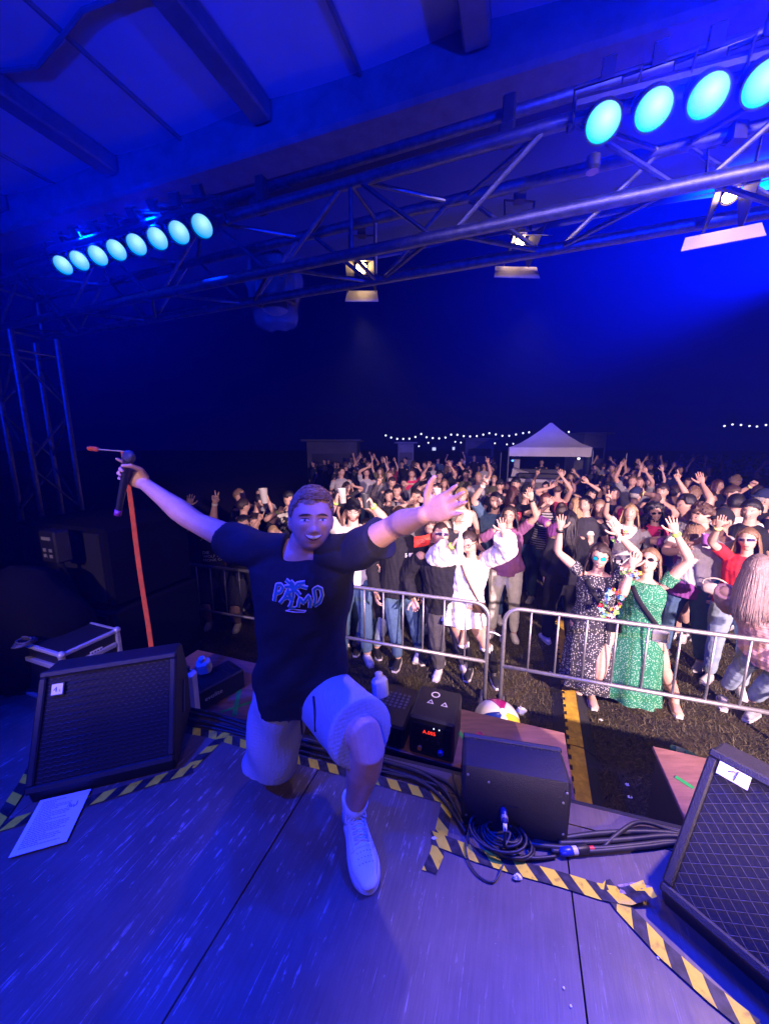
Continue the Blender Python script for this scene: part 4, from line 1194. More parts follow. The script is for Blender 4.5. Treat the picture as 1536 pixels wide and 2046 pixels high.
for (u, w_) in ((-.035, 0), (.045, 0)):
    q0 = m3 + UP * .2412 + SX * u - SN * .0
    MB().add([q0 - SX * .02 - SN * .014, q0 + SX * .02 - SN * .014, q0 + SN * .022, q0 - SX * .012 - SN * .009 + UP * .0004, q0 + SX * .012 - SN * .009 + UP * .0004, q0 + SN * .012 + UP * .0004], [(0, 1, 4, 3), (1, 2, 5, 4), (2, 0, 3, 5)]).build('warning_symbol', PAPER, t)
# orange-red cloth bundle
cb = V(.475, 1.66, .70); t = thing('cloth_bundle', 'crumpled orange-red cloth bag wedged beside the small monitor', 'bag', tuple(cb))
mb = MB(); mb.box((0, 0, 0), (1, 1, 1), bevel=.12)
m = MB(); m.tube([V(0, 0, .0), V(0, 0, .06), V(.004, 0, .14), V(.0, .01, .20), V(.005, 0, .235)], [(.062, .05), (.072, .058), (.068, .055), (.060, .045), (.035, .018)], 22)
v = m.V(); rn = np.random.default_rng(3); v[:, :2] *= 1 + .10 * np.sin(v[:, [2]] * 60 + np.arctan2(v[:, [1]], v[:, [0]]) * 3) + rn.uniform(-.05, .05, (len(v), 1)); v[:, 2] += .012 * np.sin(v[:, 0] * 90)
make('body', v + cb, m.f, mat('cloth_orange_red', (.75, .05, .022), .65, var=.2, vscale=12, bump=.3, bscale=25), t, True)
m = MB(); m.tube([cb + V(.052, -.02, .04), cb + V(.066, -.01, .12), cb + V(.052, 0, .215)], [(.015, .045), (.016, .045), (.012, .03)], 12); m.build('pale_lining', mat('lining_lilac', (.45, .42, .60), .7, bump=.3, bscale=30), t, True)
# ---- beach ball -------------------------------------------------------------------------
bc = V(.905, 2.64, .19); t = thing('beach_ball', 'inflated beach ball with coloured and white stripes on the grass behind the plywood top', 'beach ball', (bc[0], bc[1], 0))
cols = [(.30, .01, .12), (.72, .72, .75), (.01, .03, .28), (.72, .72, .75), (.65, .50, .04), (.72, .72, .75)]
axb = nrm(V(.10, -.42, .9)); ub = nrm(np.cross(axb, V(0, 1, .2))); wb_ = np.cross(axb, ub)
for k in range(6):
    m = MB(); vs = []
    for i in range(15):
        th = math.pi * (i / 14) ; th = min(max(th, .05), math.pi - .05)
        for j in range(7):
            ph = (k + j / 6) * math.pi / 3 + R(238)
            rr = .185 * (1 - .012 * (abs(j - 3) == 3))
            vs.append(bc + rr * (axb * math.cos(th) + math.sin(th) * (ub * math.cos(ph) + wb_ * math.sin(ph))))
    m.add(vs, [(i * 7 + j, i * 7 + j + 1, (i + 1) * 7 + j + 1, (i + 1) * 7 + j) for i in range(14) for j in range(6)])
    m.build('stripe', mat('ball_%d' % k, cols[k], .22, coat=.5), t, True)
MB().lathe(bc + axb * .184, [(.028, -.006), (.028, .002), (.01, .003)], 14, ax=axb).build('valve_patch', PAPER, t)
# ---- litter on the grass ------------------------------------------------------------------
crumple(1040, 1427, 0, .045, mat('cup_white', (.6, .66, .64), .5), 'crushed_cup', 'crushed pale plastic cup on the grass beyond the beach ball', 'cup', (1.1, .9, .7), 11)
pb0 = np.array(at(1366, 1505, .03)); bd = nrm(V(.8, -.6, 0)); t = thing('drink_bottle', 'small teal-green bottle lying on the dark grass', 'bottle', tuple(pb0))
MB().lathe(pb0 - bd * .09, [(.012, 0), (.028, .01), (.030, .03), (.030, .13), (.026, .15), (.012, .175), (.012, .2)], 16, ax=bd).build('body', mat('bottle_teal', (.06, .22, .24), .25, var=.3, vscale=20), t, 40)
MB().lathe(pb0 - bd * .09, [(.0305, .04), (.0308, .09)], 16, ax=bd).build('label', mat('bottle_label', (.35, .5, .5), .6, var=.3), t, True)
MB().lathe(pb0 - bd * .09, [(.014, .2), (.014, .22)], 12, ax=bd).build('cap', PAPER, t)
for k, (x, y) in enumerate([(1252, 1570), (1258, 1595), (1200, 1440), (1440, 1545), (1100, 1345), (700, 1400), (1095, 1480)]):
    crumple(x, y, 0, .012, PAPER, 'litter_scrap', 'tiny pale scrap of litter on the trampled grass', 'litter', (1.5, 1, .4), 20 + k)['group'] = 'litter scraps on the grass'
# ================================================================== PEOPLE
def fuse(mb, voxel, it=5, fac=.5):
    """one continuous skin out of overlapping closed shapes"""
    me = bpy.data.meshes.new('tmp'); me.from_pydata(mb.V().tolist(), [], mb.f)
    ob = bpy.data.objects.new('tmp', me); COL.objects.link(ob)
    r = ob.modifiers.new('r', 'REMESH'); r.mode = 'VOXEL'; r.voxel_size = voxel; r.adaptivity = 0
    if it:
        s = ob.modifiers.new('s', 'SMOOTH'); s.iterations = it; s.factor = fac
    dg = bpy.context.evaluated_depsgraph_get()
    ev = ob.evaluated_get(dg); m2 = ev.to_mesh()
    v = np.empty(len(m2.vertices) * 3, np.float32); m2.vertices.foreach_get('co', v)
    nl = len(m2.loops); li = np.empty(nl, np.int32); m2.loops.foreach_get('vertex_index', li)
    nn = np.empty(len(m2.vertices) * 3, np.float32); m2.vertex_normals.foreach_get('vector', nn)
    ok = nl == 4 * len(m2.polygons)
    f = li.reshape(-1, 4).copy() if ok else [tuple(p.vertices) for p in m2.polygons]
    v = v.reshape(-1, 3).astype(float).copy(); nn = nn.reshape(-1, 3).astype(float).copy()
    ev.to_mesh_clear(); bpy.data.objects.remove(ob); bpy.data.meshes.remove(me)
    return v, f, nn
def sstep(a, b, x):
    t = np.clip((x - a) / (b - a), 0, 1); return t * t * (3 - 2 * t)
def lnoise(v, sc, seed=0):
    """cheap smooth noise from warped sines, about -1..1"""
    r = np.random.default_rng(seed); q = v * sc; o = 0
    for k in range(4):
        d = r.normal(0, 1, 3); d2 = r.normal(0, 1, 3)
        o = o + np.sin(q @ d * (1 + .4 * k) + 1.3 * np.sin(q @ d2 + k) + r.uniform(0, 6)) / (1 + .5 * k)
    return o / 2.1
# ---- head -------------------------------------------------------------------
def gs(x, z, cx, cz, sx, sz): return np.exp(-((x - cx) / sx) ** 2 - ((z - cz) / sz) ** 2)
def head_shape(D, fem=False, smile=.5, jaw=.20):
    """D: unit directions (n,3), x right of the viewer-facing head, y forward, z up -> points, metres"""
    x, y, z = D[:, 0], D[:, 1], D[:, 2]
    a, b, c = (.070 if fem else .0745), .094, .118
    P = np.stack([x * a, y * b, z * c], 1)
    low = np.clip(-z, 0, 1)
    P[:, 0] *= 1 - (.30 if fem else jaw) * low ** 1.7 + .05 * gs(z, 0 * z, .35, 0, .4, 1)
    fr = sstep(-.1, .5, y)
    bk = sstep(.05, -.6, y)
    P[:, 1] += .010 * bk * gs(z, 0 * z, .25, 0, .45, 1) * -1
    P[:, 1] *= 1 - .42 * bk * sstep(.15, .9, low)
    P[:, 1] -= fr * .010 * sstep(.45, 1, z) 
    X, Z = P[:, 0], P[:, 2]; A = np.abs(X)
    f = 0
    f = f + .007 * gs(X, Z, 0, .022, .05, .012)                                     # brow
    f = f - .0095 * gs(A, Z, .031, .001, .016, .012)                                 # sockets
    f = f + .0045 * gs(A, Z, .030, -.001, .012, .008)                                # eyeballs / lids
    f = f + .011 * gs(X, Z, 0, -.008, .0085, .022)                                   # bridge
    f = f + (.021 if not fem else .018) * gs(X, Z, 0, -.037, .0115, .0125)           # tip
    f = f + .008 * gs(A, Z, .012, -.041, .007, .008)                                 # wings
    f = f - .004 * gs(A, Z, .0, -.052, .02, .004)
    f = f + (.005 + .004 * smile) * gs(A, Z, .042, -.024 + .006 * smile, .018, .016) # cheeks
    f = f - .0045 * smile * gs(A - .034 - (Z + .045) * -.35, Z, 0, -.056, .004, .020)  # folds
    f = f + .0055 * gs(X, Z, 0, -.062, .020, .006) + .006 * gs(X, Z, 0, -.075, .017, .006)  # lips
    f = f - .003 * gs(X, Z, 0, -.087, .02, .005)
    f = f + (.010 if not fem else .007) * gs(X, Z, 0, -.103, .022, .014)             # chin
    P[:, 1] += fr * f
    P[:, 1] -= fr * .004 * sstep(.02, .07, A) * sstep(-.02, -.09, Z)
    return P
def sphere_dirs(nu, nv):
    th = np.linspace(.03, math.pi - .03, nv + 1); ph = np.arange(nu) * 2 * math.pi / nu
    T, Pp = np.meshgrid(th, ph, indexing='ij')
    return np.stack([np.sin(T) * np.sin(Pp), np.sin(T) * np.cos(Pp), np.cos(T)], -1).reshape(-1, 3)
def grid_faces(nu, nv):
    return [(i * nu + (j + 1) % nu, i * nu + j, (i + 1) * nu + j, (i + 1) * nu + (j + 1) % nu)[::-1] for i in range(nv) for j in range(nu)] + [tuple(range(nu))[::1], tuple(nv * nu + j for j in range(nu))[::-1]]
def head_mb(nu, nv, **k):
    m = MB(); m.add(head_shape(sphere_dirs(nu, nv), **k), grid_faces(nu, nv))
    for s in (-1, 1):
        e = MB(); e.ball((0, 0, 0), (.008, .017, .031), 10, 8); v = e.V()
        v = v @ np.array([[1, .35 * s, 0], [0, 1, 0], [0, .2, 1]]) + V(s * .0755 * (.95 if k.get('fem') else 1), -.012, -.012)
        m.add(v, e.f)
    return m
_HC = {}
def head_base(fem, smile, nu, nv):
    key = (fem, smile, nu, nv)
    if key not in _HC:
        m = head_mb(nu, nv, fem=fem, smile=smile)
        _HC[key] = (m.V(), m.f, BVHTree.FromPolygons(m.V().tolist(), m.f))
    return _HC[key]
def patch(bvh, pts_xz, eps, centre=None, rings=2):
    """a fan of rings laid on the face: pts_xz outline -> verts, faces"""
    o = np.asarray(pts_xz, float); c = o.mean(0) if centre is None else np.asarray(centre, float)
    n = len(o); vs, fs = [], []
    def on(p):
        h = bvh.ray_cast(Vector((p[0], .4, p[1])), Vector((0, -1, 0)))
        return V(p[0], (h[0].y if h[0] else .08) + eps, p[1])
    vs.append(on(c) + V(0, 0, 0))
    for r in range(1, rings + 1):
        for q in o: vs.append(on(c + (q - c) * r / rings))
    for j in range(n):
        fs.append((0, 1 + (j + 1) % n, 1 + j))
        for r in range(1, rings):
            fs.append((1 + (r - 1) * n + j, 1 + (r - 1) * n + (j + 1) % n, 1 + r * n + (j + 1) % n, 1 + r * n + j))
    return vs, fs
def ell(cx, cz, hx, hz, n=12, k=0, tilt=0, top=None):
    o = []
    for i in range(n):
        a = 2 * math.pi * i / n; x = hx * math.cos(a); z = (hz if math.sin(a) > 0 or top is None else top) * math.sin(a)
        o.append((cx + x, cz + z + k * x * x + tilt * x))
    return o
# material slots of a body: 0 skin 1 lips 2 eye white 3 iris 4 brow 5 mouth 6 teeth 7 second skin
def face_features(m, fem, smile, mouth, brow=True, n=10, big=1.0):
    v, f, bvh = head_base(fem, smile, 28, 24)
    for s in (-1, 1):
        if brow:
            m.add(*patch(bvh, ell(s * .031, .021, .019, .0036, n, -9, -.10 * s), .0016, rings=1), 4)
        m.add(*patch(bvh, ell(s * .031, .001, .0135 * big, .0052 * big, n, -10), .0012, rings=2), 2)
        m.add(*patch(bvh, ell(s * .031, .001, .0062, .0055 * big, 8), .0020, rings=1), 3)
        m.add(*patch(bvh, ell(s * .031, .0066 * big, .0150, .0016, 8, -12), .0026, rings=1), 4)
    k = 22 * smile
    if mouth == 'closed':
        m.add(*patch(bvh, ell(0, -.068, .024, .0085, n, k * .6), .0008, rings=2), 1)
        m.add(*patch(bvh, ell(0, -.0675, .023, .0011, n, k * .6), .0018, rings=1), 5)
    elif mouth == 'open':
        m.add(*patch(bvh, ell(0, -.072, .023, .015, n, 0), .0008, rings=2), 1)
        m.add(*patch(bvh, ell(0, -.072, .0175, .0105, n, 0), .0018, rings=1), 5)
        m.add(*patch(bvh, ell(0, -.0655, .014, .0030, n, 0), .0028, rings=1), 6)
    else:
        m.add(*patch(bvh, ell(0, -.067, .030, .0085, n, k, top=.013), .0008, rings=2), 1)
        m.add(*patch(bvh, ell(0, -.0668, .026, .0045, n, k, top=.0095), .0018, rings=1), 5)
        m.add(*patch(bvh, ell(0, -.0662, .0235, .0036, n, k, top=.0062), .0026, rings=1), 6)
# ---- hair -------------------------------------------------------------------
def hair_cap(fem, seed, thick=.016, back=-.055, front=.060, nu=40, nv=30, rough=.003, top=0.0, side=1.0):
    D = sphere_dirs(nu, nv); P = head_shape(D, fem=fem); D2 = D.copy()
    az = np.abs(np.arctan2(D[:, 0], D[:, 1])); z = P[:, 2]
    fn_ = front + .010 * np.sin(np.arctan2(D[:, 0], D[:, 1]) * 3 + seed)
    zl = np.where(az < .75, fn_, np.where(az < 1.25, fn_ + (.004 - fn_) * (az - .75) / .5, np.where(az < 1.75, .004 + .012 * np.sin((az - 1.25) / .5 * math.pi), .004 + (back - .004) * sstep(1.75, 2.1, az))))
    ed = sstep(0, .030, z - zl)
    t = .003 + thick * ed * (1 + (side - 1) * sstep(.9, .3, np.abs(D[:, 2]))) + top * ed * sstep(.4, .95, D[:, 2]) + rough * lnoise(P, 55, seed) * ed
    Q = P + D2 * t[:, None]
    keep = z > zl - .004
    fs = [f for f in grid_faces(nu, nv)[:-2] if all(keep[i] for i in f)]
    tp = nu * 0
    fs.append(tuple(range(nu)))
    return Q, fs
def locks(m, fem, n, length, seed, Mh, C, s, wave=.01, r=.011, azr=(1.3, 4.98), spread=1.0, front_len=None):
    """hanging locks in world space; Mh: head axes (rows r,f,u), C head centre"""
    rn = random.Random(seed)
    for i in range(n):
        az = azr[0] + (azr[1] - azr[0]) * (i + rn.random()) / n
        el = rn.uniform(.15, 1.05)
        pts = []
        aa = az if az < math.pi else az - 2 * math.pi
        for k in range(4):
            e = el * (1 - k / 3.2)
            d = V(math.cos(e) * math.sin(az), math.cos(e) * math.cos(az), math.sin(e))
            q = head_shape(d[None], fem=fem)[0] + d * (.016 + .004 * rn.random())
            pts.append(C + (q * s) @ Mh)
        L = length * rn.uniform(.78, 1.05) * (front_len if (front_len and abs(aa) < 1.7) else 1)
        out = nrm((pts[-1] - C) * V(1, 1, 0)); sw = nrm(V(rn.gauss(0, 1), rn.gauss(0, 1), 0))
        p = pts[-1].copy(); st = 6
        for k in range(st):
            p = p + V(0, 0, -L / st) + out * (.010 * spread * s if k < 3 else .002) + sw * (wave * math.sin(k * 1.9 + i) )
            pts.append(p.copy())
        rr = [.6 * r, r, r * 1.1, r * 1.2] + [r * 1.25, r * 1.2, r * 1.1, r, r * .8, r * .35]
        m.tube(pts, [(q * 1.35 * s, q * .75 * s) for q in rr], 5, side=np.cross(out, UP))
# ---- hands ----------------------------------------------------------------------
FING = ((.029, .068, .0082, .10), (.0098, .077, .0085, .02), (-.0098, .071, .0082, -.05), (-.028, .055, .0072, -.14))
def hand(m, kind, side, Wp, d, n, s=1.0, sides=5, mi=0, spread=1.0):
    """side 'R'/'L'; Wp wrist, d finger direction, n palm normal; returns (grip centre, grip axis)"""
    d = nrm(d); n = nrm(n - d * np.dot(n, d)); t = np.cross(d, n) * (1 if side == 'R' else -1)
    Wp = np.asarray(Wp, float)
    m.tube([Wp - d * .02 * s, Wp + d * .012 * s, Wp + d * .05 * s, Wp + d * .085 * s, Wp + d * .096 * s], [(.027 * s, .020 * s), (.028 * s, .018 * s), (.040 * s, .0165 * s), (.041 * s, .0135 * s), (.034 * s, .008 * s)], max(8, sides + 3), mi, side=t)
    C = {'open': [(.06, .10, .06)] * 4, 'flat': [(.02, .03, .02)] * 4, 'relax': [(.35, .5, .35)] * 4, 'fist': [(1.45, 1.65, 1.0)] * 4, 'grip': [(.75, 1.05, .7)] * 4,
         'point': [(.03, .05, .03)] + [(1.4, 1.6, 1.0)] * 3, 'v': [(.05, .05, .03)] * 2 + [(1.4, 1.6, 1.0)] * 2,
         'horns': [(.1, .1, .05), (1.4, 1.6, 1.), (1.4, 1.6, 1.), (.15, .1, .05)], 'claw': [(.45, .55, .4)] * 4, 'mic': [(.30, .25, .15)] + [(.95, 1.15, .8)] * 3}[kind]
    sp_ = {'open': 1.9, 'flat': .6, 'v': 1.9, 'relax': .6}.get(kind, .35) * spread
    for (o, L, r, a), cu in zip(FING, C):
        if kind == 'v': a = (.10 if o > .02 else -.09 if o > 0 else a)
        b = Wp + d * (.088 if abs(o) < .02 else .082) * s + t * o * s
        dr = nrm(d + t * a * sp_); nn = nrm(n - dr * np.dot(n, dr))
        pts = [b - dr * .018 * s, b]; p = b
        for seg, c in zip((.45, .32, .23), cu):
            dr, nn = nrm(dr * math.cos(c) + nn * math.sin(c)), nrm(-dr * math.sin(c) + nn * math.cos(c))
            p = p + dr * (L * seg * s); pts.append(p)
        m.tube(pts, [r * s, r * 1.06 * s, r * .98 * s, r * .92 * s, r * .74 * s], sides, mi, rnd=True)
    if kind in ('fist', 'point', 'v', 'horns'):
        th = [Wp + d * .022 * s + t * .026 * s, Wp + d * .052 * s + t * .043 * s + n * .020 * s, Wp + d * .078 * s + t * .030 * s + n * .040 * s, Wp + d * .082 * s + t * .004 * s + n * .046 * s]
    elif kind in ('grip', 'mic'):
        th = [Wp + d * .022 * s + t * .026 * s, Wp + d * .045 * s + t * .046 * s + n * .022 * s, Wp + d * .070 * s + t * .044 * s + n * .050 * s, Wp + d * .088 * s + t * .03 * s + n * .062 * s]
    else:
        th = [Wp + d * .020 * s + t * .024 * s, Wp + d * .042 * s + t * .052 * s + n * .010 * s, Wp + d * .070 * s + t * .074 * s + n * .014 * s, Wp + d * .092 * s + t * .083 * s + n * .016 * s]
    m.tube(th, [.0145 * s, .0125 * s, .0102 * s, .0080 * s], sides, mi, rnd=True)
    return Wp + d * .075 * s + n * .045 * s, t
# ---- skeleton helpers ---------------------------------------------------------------
def ik(S, T, l1, l2, pole):
    S = np.asarray(S, float); T = np.asarray(T, float)
    v = T - S; D = np.linalg.norm(v); D2 = min(max(D, abs(l1 - l2) + .03), l1 + l2 - .003)
    T = S + nrm(v) * D2; d = nrm(v)
    a = (l1 * l1 - l2 * l2 + D2 * D2) / (2 * D2); hh = math.sqrt(max(0, l1 * l1 - a * a))
    pv = np.asarray(pole, float); pv = nrm(pv - d * np.dot(pv, d))
    return S + d * a + pv * hh, T
def on_ray(S, px, py, L, near=True, yd=None):
    if yd is not None: return np.array(atd(px, py, yd))
    o = V(0, 0, CAM_H); d = nrm(np.array(ray(px, py))); oc = o - S
    b = np.dot(oc, d); c = np.dot(oc, oc) - L * L; q = b * b - c
    if q <= 0:
        p = o + d * (-b); return S + nrm(p - S) * L
    t = -b - math.sqrt(q) if near else -b + math.sqrt(q)
    return o + d * t
SKINS = [(.56, .35, .26), (.48, .29, .21), (.62, .41, .32), (.36, .20, .13)]
def skin_mat(i): return mat('skin_%d' % i, SKINS[i], .5, var=.08, vscale=30, spec=.35)
LIP = mat('lip', (.42, .13, .12), .4); EYEW = mat('eye_white', (.72, .70, .68), .25); IRIS = mat('iris', (.05, .05, .06), .15)
MOUTH = mat('mouth_inside', (.06, .012, .012), .5); TEETH = mat('teeth', (.78, .75, .68), .25)
HAIRC = {'black': (.012, .010, .010), 'dark': (.030, .018, .012), 'brown': (.075, .040, .022), 'light': (.20, .12, .06), 'blonde': (.40, .27, .13), 'red': (.16, .05, .025), 'grey': (.25, .24, .23), 'ombre': (.21, .16, .15), 'auburn': (.09, .03, .02)}
def hair_mat(c): return mat('hair_' + c, HAIRC[c], .42, var=.25 if c == 'ombre' else .45, vscale=60, stretch=(3, 3, .4), bump=.5, bscale=120, spec=.5)
CLO = {'black': (.014, .014, .017), 'white': (.72, .72, .71), 'cream': (.66, .62, .54), 'grey': (.26, .26, .27), 'lightgrey': (.45, .45, .46), 'navy': (.018, .025, .07), 'denim': (.07, .13, .22), 'lightdenim': (.27, .36, .42), 'purple': (.24, .07, .30), 'mauve': (.25, .10, .22), 'pink': (.75, .09, .27), 'hotpink': (.80, .05, .16), 'red': (.55, .025, .035), 'teal': (.02, .25, .30), 'green': (.02, .17, .08), 'rose': (.55, .34, .34), 'brown': (.12, .07, .04), 'darkred': (.28, .03, .05), 'olive': (.12, .12, .06), 'dark': (.035, .035, .042), 'charcoal': (.06, .06, .065), 'beige': (.45, .38, .28), 'orange': (.75, .10, .03), 'whitejeans': (.62, .64, .55), 'sequin': (.05, .045, .05)}
def cloth_mat(c, pat=None):
    nm = 'cloth_' + c + ('_' + pat if pat else '')
    if nm in MATS: return MATS[nm]
    m = mat(nm, CLO[c], .85, var=.10, vscale=14, bump=.25, bscale=160, spec=.2)
    if pat:
        nt = m.node_tree; b = nt.nodes['Principled BSDF']; tc = nt.nodes.new('ShaderNodeTexCoord')
        if pat == 'stripe':
            w = nt.nodes.new('ShaderNodeTexWave'); w.bands_direction = 'Z'; w.inputs['Scale'].default_value = 9; w.inputs['Distortion'].default_value = .4
            src = ramp(nt, w.outputs['Fac'], [(.45, 0.0), (.55, 1.0)]); c2 = (.05, .06, .05)
        elif pat == 'dots':
            w = nt.nodes.new('ShaderNodeTexVoronoi'); w.inputs['Scale'].default_value = 62; w.inputs['Randomness'].default_value = .8
            src = ramp(nt, w.outputs['Distance'], [(.26, 1.0), (.36, 0.0)]); c2 = (.42, .44, .43)
        elif pat == 'specks':
            w = nt.nodes.new('ShaderNodeTexVoronoi'); w.inputs['Scale'].default_value = 85; w.inputs['Randomness'].default_value = 1
            src = ramp(nt, w.outputs['Distance'], [(.24, 1.0), (.40, 0.0)]); c2 = (.26, .46, .33)
        elif pat == 'floral':
            w = nt.nodes.new('ShaderNodeTexNoise'); w.inputs['Scale'].default_value = 16; w.inputs['Detail'].default_value = 2
            src = ramp(nt, w.outputs['Fac'], [(.50, 0.0), (.54, 1.0)]); c2 = (.50, .50, .42) if c == 'black' else (.10, .12, .13)
        else:
            w = nt.nodes.new('ShaderNodeTexVoronoi'); w.inputs['Scale'].default_value = 110
            src = ramp(nt, w.outputs['Distance'], [(.2, 1.0), (.3, 0.0)]); c2 = (.35, .32, .30)
        nt.links.new(tc.outputs['Object'], w.inputs['Vector'])
        nt.links.new(mixc(nt, src, CLO[c], c2), b.inputs['Base Color'])
    return m
def lerp(a, b, t): return np.asarray(a, float) * (1 - t) + np.asarray(b, float) * t
# torso outline: fraction of the way pelvis->neck, half width, half depth, forward offset (units of h)
TM = [(-.12, .050, .050, -.004), (-.06, .088, .060, -.004), (.08, .098, .066, -.006), (.25, .090, .062, .002), (.42, .086, .060, .004), (.60, .094, .066, .006), (.76, .102, .068, .004), (.88, .104, .058, -.002), (.96, .080, .044, -.006), (1.03, .042, .038, -.004)]
TF = [(-.12, .050, .052, -.004), (-.06, .090, .064, -.006), (.08, .103, .068, -.008), (.25, .088, .058, .0), (.42, .076, .054, .002), (.60, .082, .062, .010), (.74, .086, .074, .014), (.86, .090, .056, .004), (.96, .072, .040, -.006), (1.03, .037, .034, -.004)]
def torso(m, J, h, fem, build, infl=0.0, f0=-.12, f1=1.03, hem=0.0, n=16, ease=0.0):
    P, N, side, fwd = J['pelvis'], J['neck'], J['side'], J['fwd']
    T = [r for r in (TF if fem else TM) if f0 - 1e-6 <= r[0] <= f1 + 1e-6]
    pts, rr = [], []
    for f, a, b, o in T:
        q = lerp(P, N, f) + fwd * (o * h) + J.get('bow', 0) * math.sin(max(0, min(1, f)) * math.pi)
        bb = build if f < .8 else (1 + (build - 1) * .5)
        e = infl + ease * (1 - min(1, max(0, (f - .1) / .8)))
        pts.append(q); rr.append((a * h * bb + e, b * h * (bb * 1.05 if bb > 1 else bb) + e))
    if hem:
        ax_ = nrm(pts[0] - pts[1]) if len(pts) > 1 else -UP
        pts = [pts[0] + ax_ * hem] + pts; rr = [(rr[0][0] * 1.02 + .004, rr[0][1] * 1.02 + .004)] + rr
    m.tube(pts, rr, n, side=side)
def arm_pts(S, E, Wp): return [S, lerp(S, E, .3), lerp(S, E, .65), lerp(S, E, .93), lerp(E, Wp, .08), lerp(E, Wp, .3), lerp(E, Wp, .65), Wp]
PEOPLE = []
def person(label, head=None, sex='m', h=None, pos=None, face=0, look=(0, 0, 0), lean=(0, 0), top=('tee', 'black'), bottom=('jeans', 'denim'), hair=('short', 'brown'), skin=0,
           R=None, L=None, mouth='smile', specs=None, lod=1, shoe='white', build=1.0, group=None, beard=None, near=True, stance=None, feet=None, pat=None, crouch=0.0, band=None, bpat=None, tuck=False, smile=None, yd=None, poles=None):
    fem = sex == 'f'
    h = h or (1.67 if fem else 1.80)
    rn = random.Random(len(PEOPLE) * 13 + 5)
    if yd is not None:
        C = np.array(atd(head[0], head[1], yd)); crouch = .93 * h - C[2]
    elif pos is None:
        c = at(head[0], head[1], .93 * h - crouch)
        C = np.array(c)
    else:
        C = V(pos[0], pos[1], .93 * h - crouch)
    tocam = nrm(V(-C[0], -C[1], 0))
    ca, sa = math.cos(R_(face)), math.sin(R_(face))
    fwd = V(tocam[0] * ca - tocam[1] * sa, tocam[0] * sa + tocam[1] * ca, 0)
    right = np.cross(fwd, UP)                                   # person's own right
    root_p = V(C[0], C[1], 0) - right * lean[0] - fwd * lean[1]
    root = thing('person', label, 'person', tuple(root_p), group or 'people in the crowd before the stage')
    pel = root_p + UP * (.525 * h - crouch)
    hs = h * .131 / .236
    # head axes
    yw, pt, rl = look
    f2 = fwd * math.cos(R_(yw)) + np.cross(UP, fwd) * math.sin(R_(yw)); r2 = np.cross(f2, UP)
    f3 = f2 * math.cos(R_(pt)) + UP * math.sin(R_(pt)); u3 = np.cross(r2, f3)
    r4 = r2 * math.cos(R_(rl)) - u3 * math.sin(R_(rl)); u4 = np.cross(r4, f3)
    Mh = np.stack([r4, f3, u4])                                  # local (x,y,z) @ Mh
    Mh_mirror = Mh
    neck = C - nrm(lerp(u4, UP, .5)) * (.100 * h) - f3 * .012
    J = dict(pelvis=pel, neck=neck, side=right, fwd=fwd)
    tv = nrm(neck - pel)
    sides = (8, 6, 5)[lod]
    vox = (.009, .014, .019)[lod]
    al1, al2 = .172 * h * (1 if not fem else .97), .150 * h
    hand_s = .105 * h / .19 * .98
    sm = skin_mat(skin)
    # arms
    arms = {}
    for sd, spec in (('R', R), ('L', L)):
        sg = 1 if sd == 'R' else -1
        sh = neck - tv * .030 * h + right * sg * ((.092 if fem else .106) * h * (1 + (build - 1) * .5))
        if spec is None:
            Tt = sh - UP * (.30 * h) + right * sg * .05 + fwd * .06; kind = 'relax'
        else:
            kind = spec[0]
            if isinstance(spec[1], (tuple, list)):
                Tt = root_p + right * spec[1][0] + fwd * spec[1][1] + UP * spec[1][2]
            else:
                reach = (spec[3] if len(spec) > 3 and spec[3] else .93) * (al1 + al2 + .08)
                Tt = on_ray(sh, spec[1], spec[2], reach, near, spec[4] if len(spec) > 4 else None)
        up_ = max(0, nrm(Tt - sh)[2])
        sh = sh + tv * (.030 * h * up_) - right * sg * (.012 * h * up_)
        dl = nrm(Tt - sh); wt = Tt - dl * .075 * (1 if spec is not None else 0)
        pole = right * sg * 1.0 - UP * .55 - fwd * .15 if up_ > .2 else right * sg * .8 - fwd * .7 - UP * .2
        if poles and sd in poles: pole = right * poles[sd][0] + fwd * poles[sd][1] + UP * poles[sd][2]
        E, Wt = ik(sh, wt, al1, al2, pole)
        arms[sd] = (sh, E, Wt, kind, spec)
    # bare body
    m = MB()
    top_k, top_c = top[0], top[1]; bot_k, bot_c = bottom[0], bottom[1]
    torso(m, J, h, fem, build, n=14)
    m.tube([neck - tv * .05, neck, lerp(neck, C, .45), C - u4 * .01], [(.055, .05), (.034 * h, .034 * h), (.031 * h, .033 * h), (.03 * h, .033 * h)] if not fem else [(.05, .045), (.029 * h, .030 * h), (.027 * h, .029 * h), (.027 * h, .030 * h)], 10, side=right)
    ab = 1 + (build - 1) * .8
    for sd in 'RL':
        S, E, Wt, k, sp_ = arms[sd]
        rr = [.030, .029, .027, .0235, .0235, .0250, .0195, .0150] if not fem else [.026, .0255, .024, .020, .0205, .0215, .0170, .0132]
        m.tube(arm_pts(S, E, Wt), [q * h * ab * (.93 if q < .017 else 1) for q in rr], 10, rnd=True)
    # legs
    hipw = (.050 if not fem else .054) * h; legs = {}
    for sd in 'RL':
        sg = 1 if sd == 'R' else -1
        hp = pel + right * sg * hipw - UP * .0
        if feet and sd in feet:
            ft = np.array(at(*feet[sd], 0)) if len(feet[sd]) == 2 else np.array(feet[sd]); ft[2] = .042 * h
        else:
            w = (stance or .075) + rn.uniform(-.01, .02)
            ft = root_p + right * sg * (w * h) + fwd * rn.uniform(-.06, .08) + UP * .042 * h
        K, Fk = ik(hp, ft, .246 * h, .242 * h, fwd + right * sg * .15)
        legs[sd] = (hp, K, Fk)
        rr = [.056, .052, .044, .033, .032, .034, .027, .021]
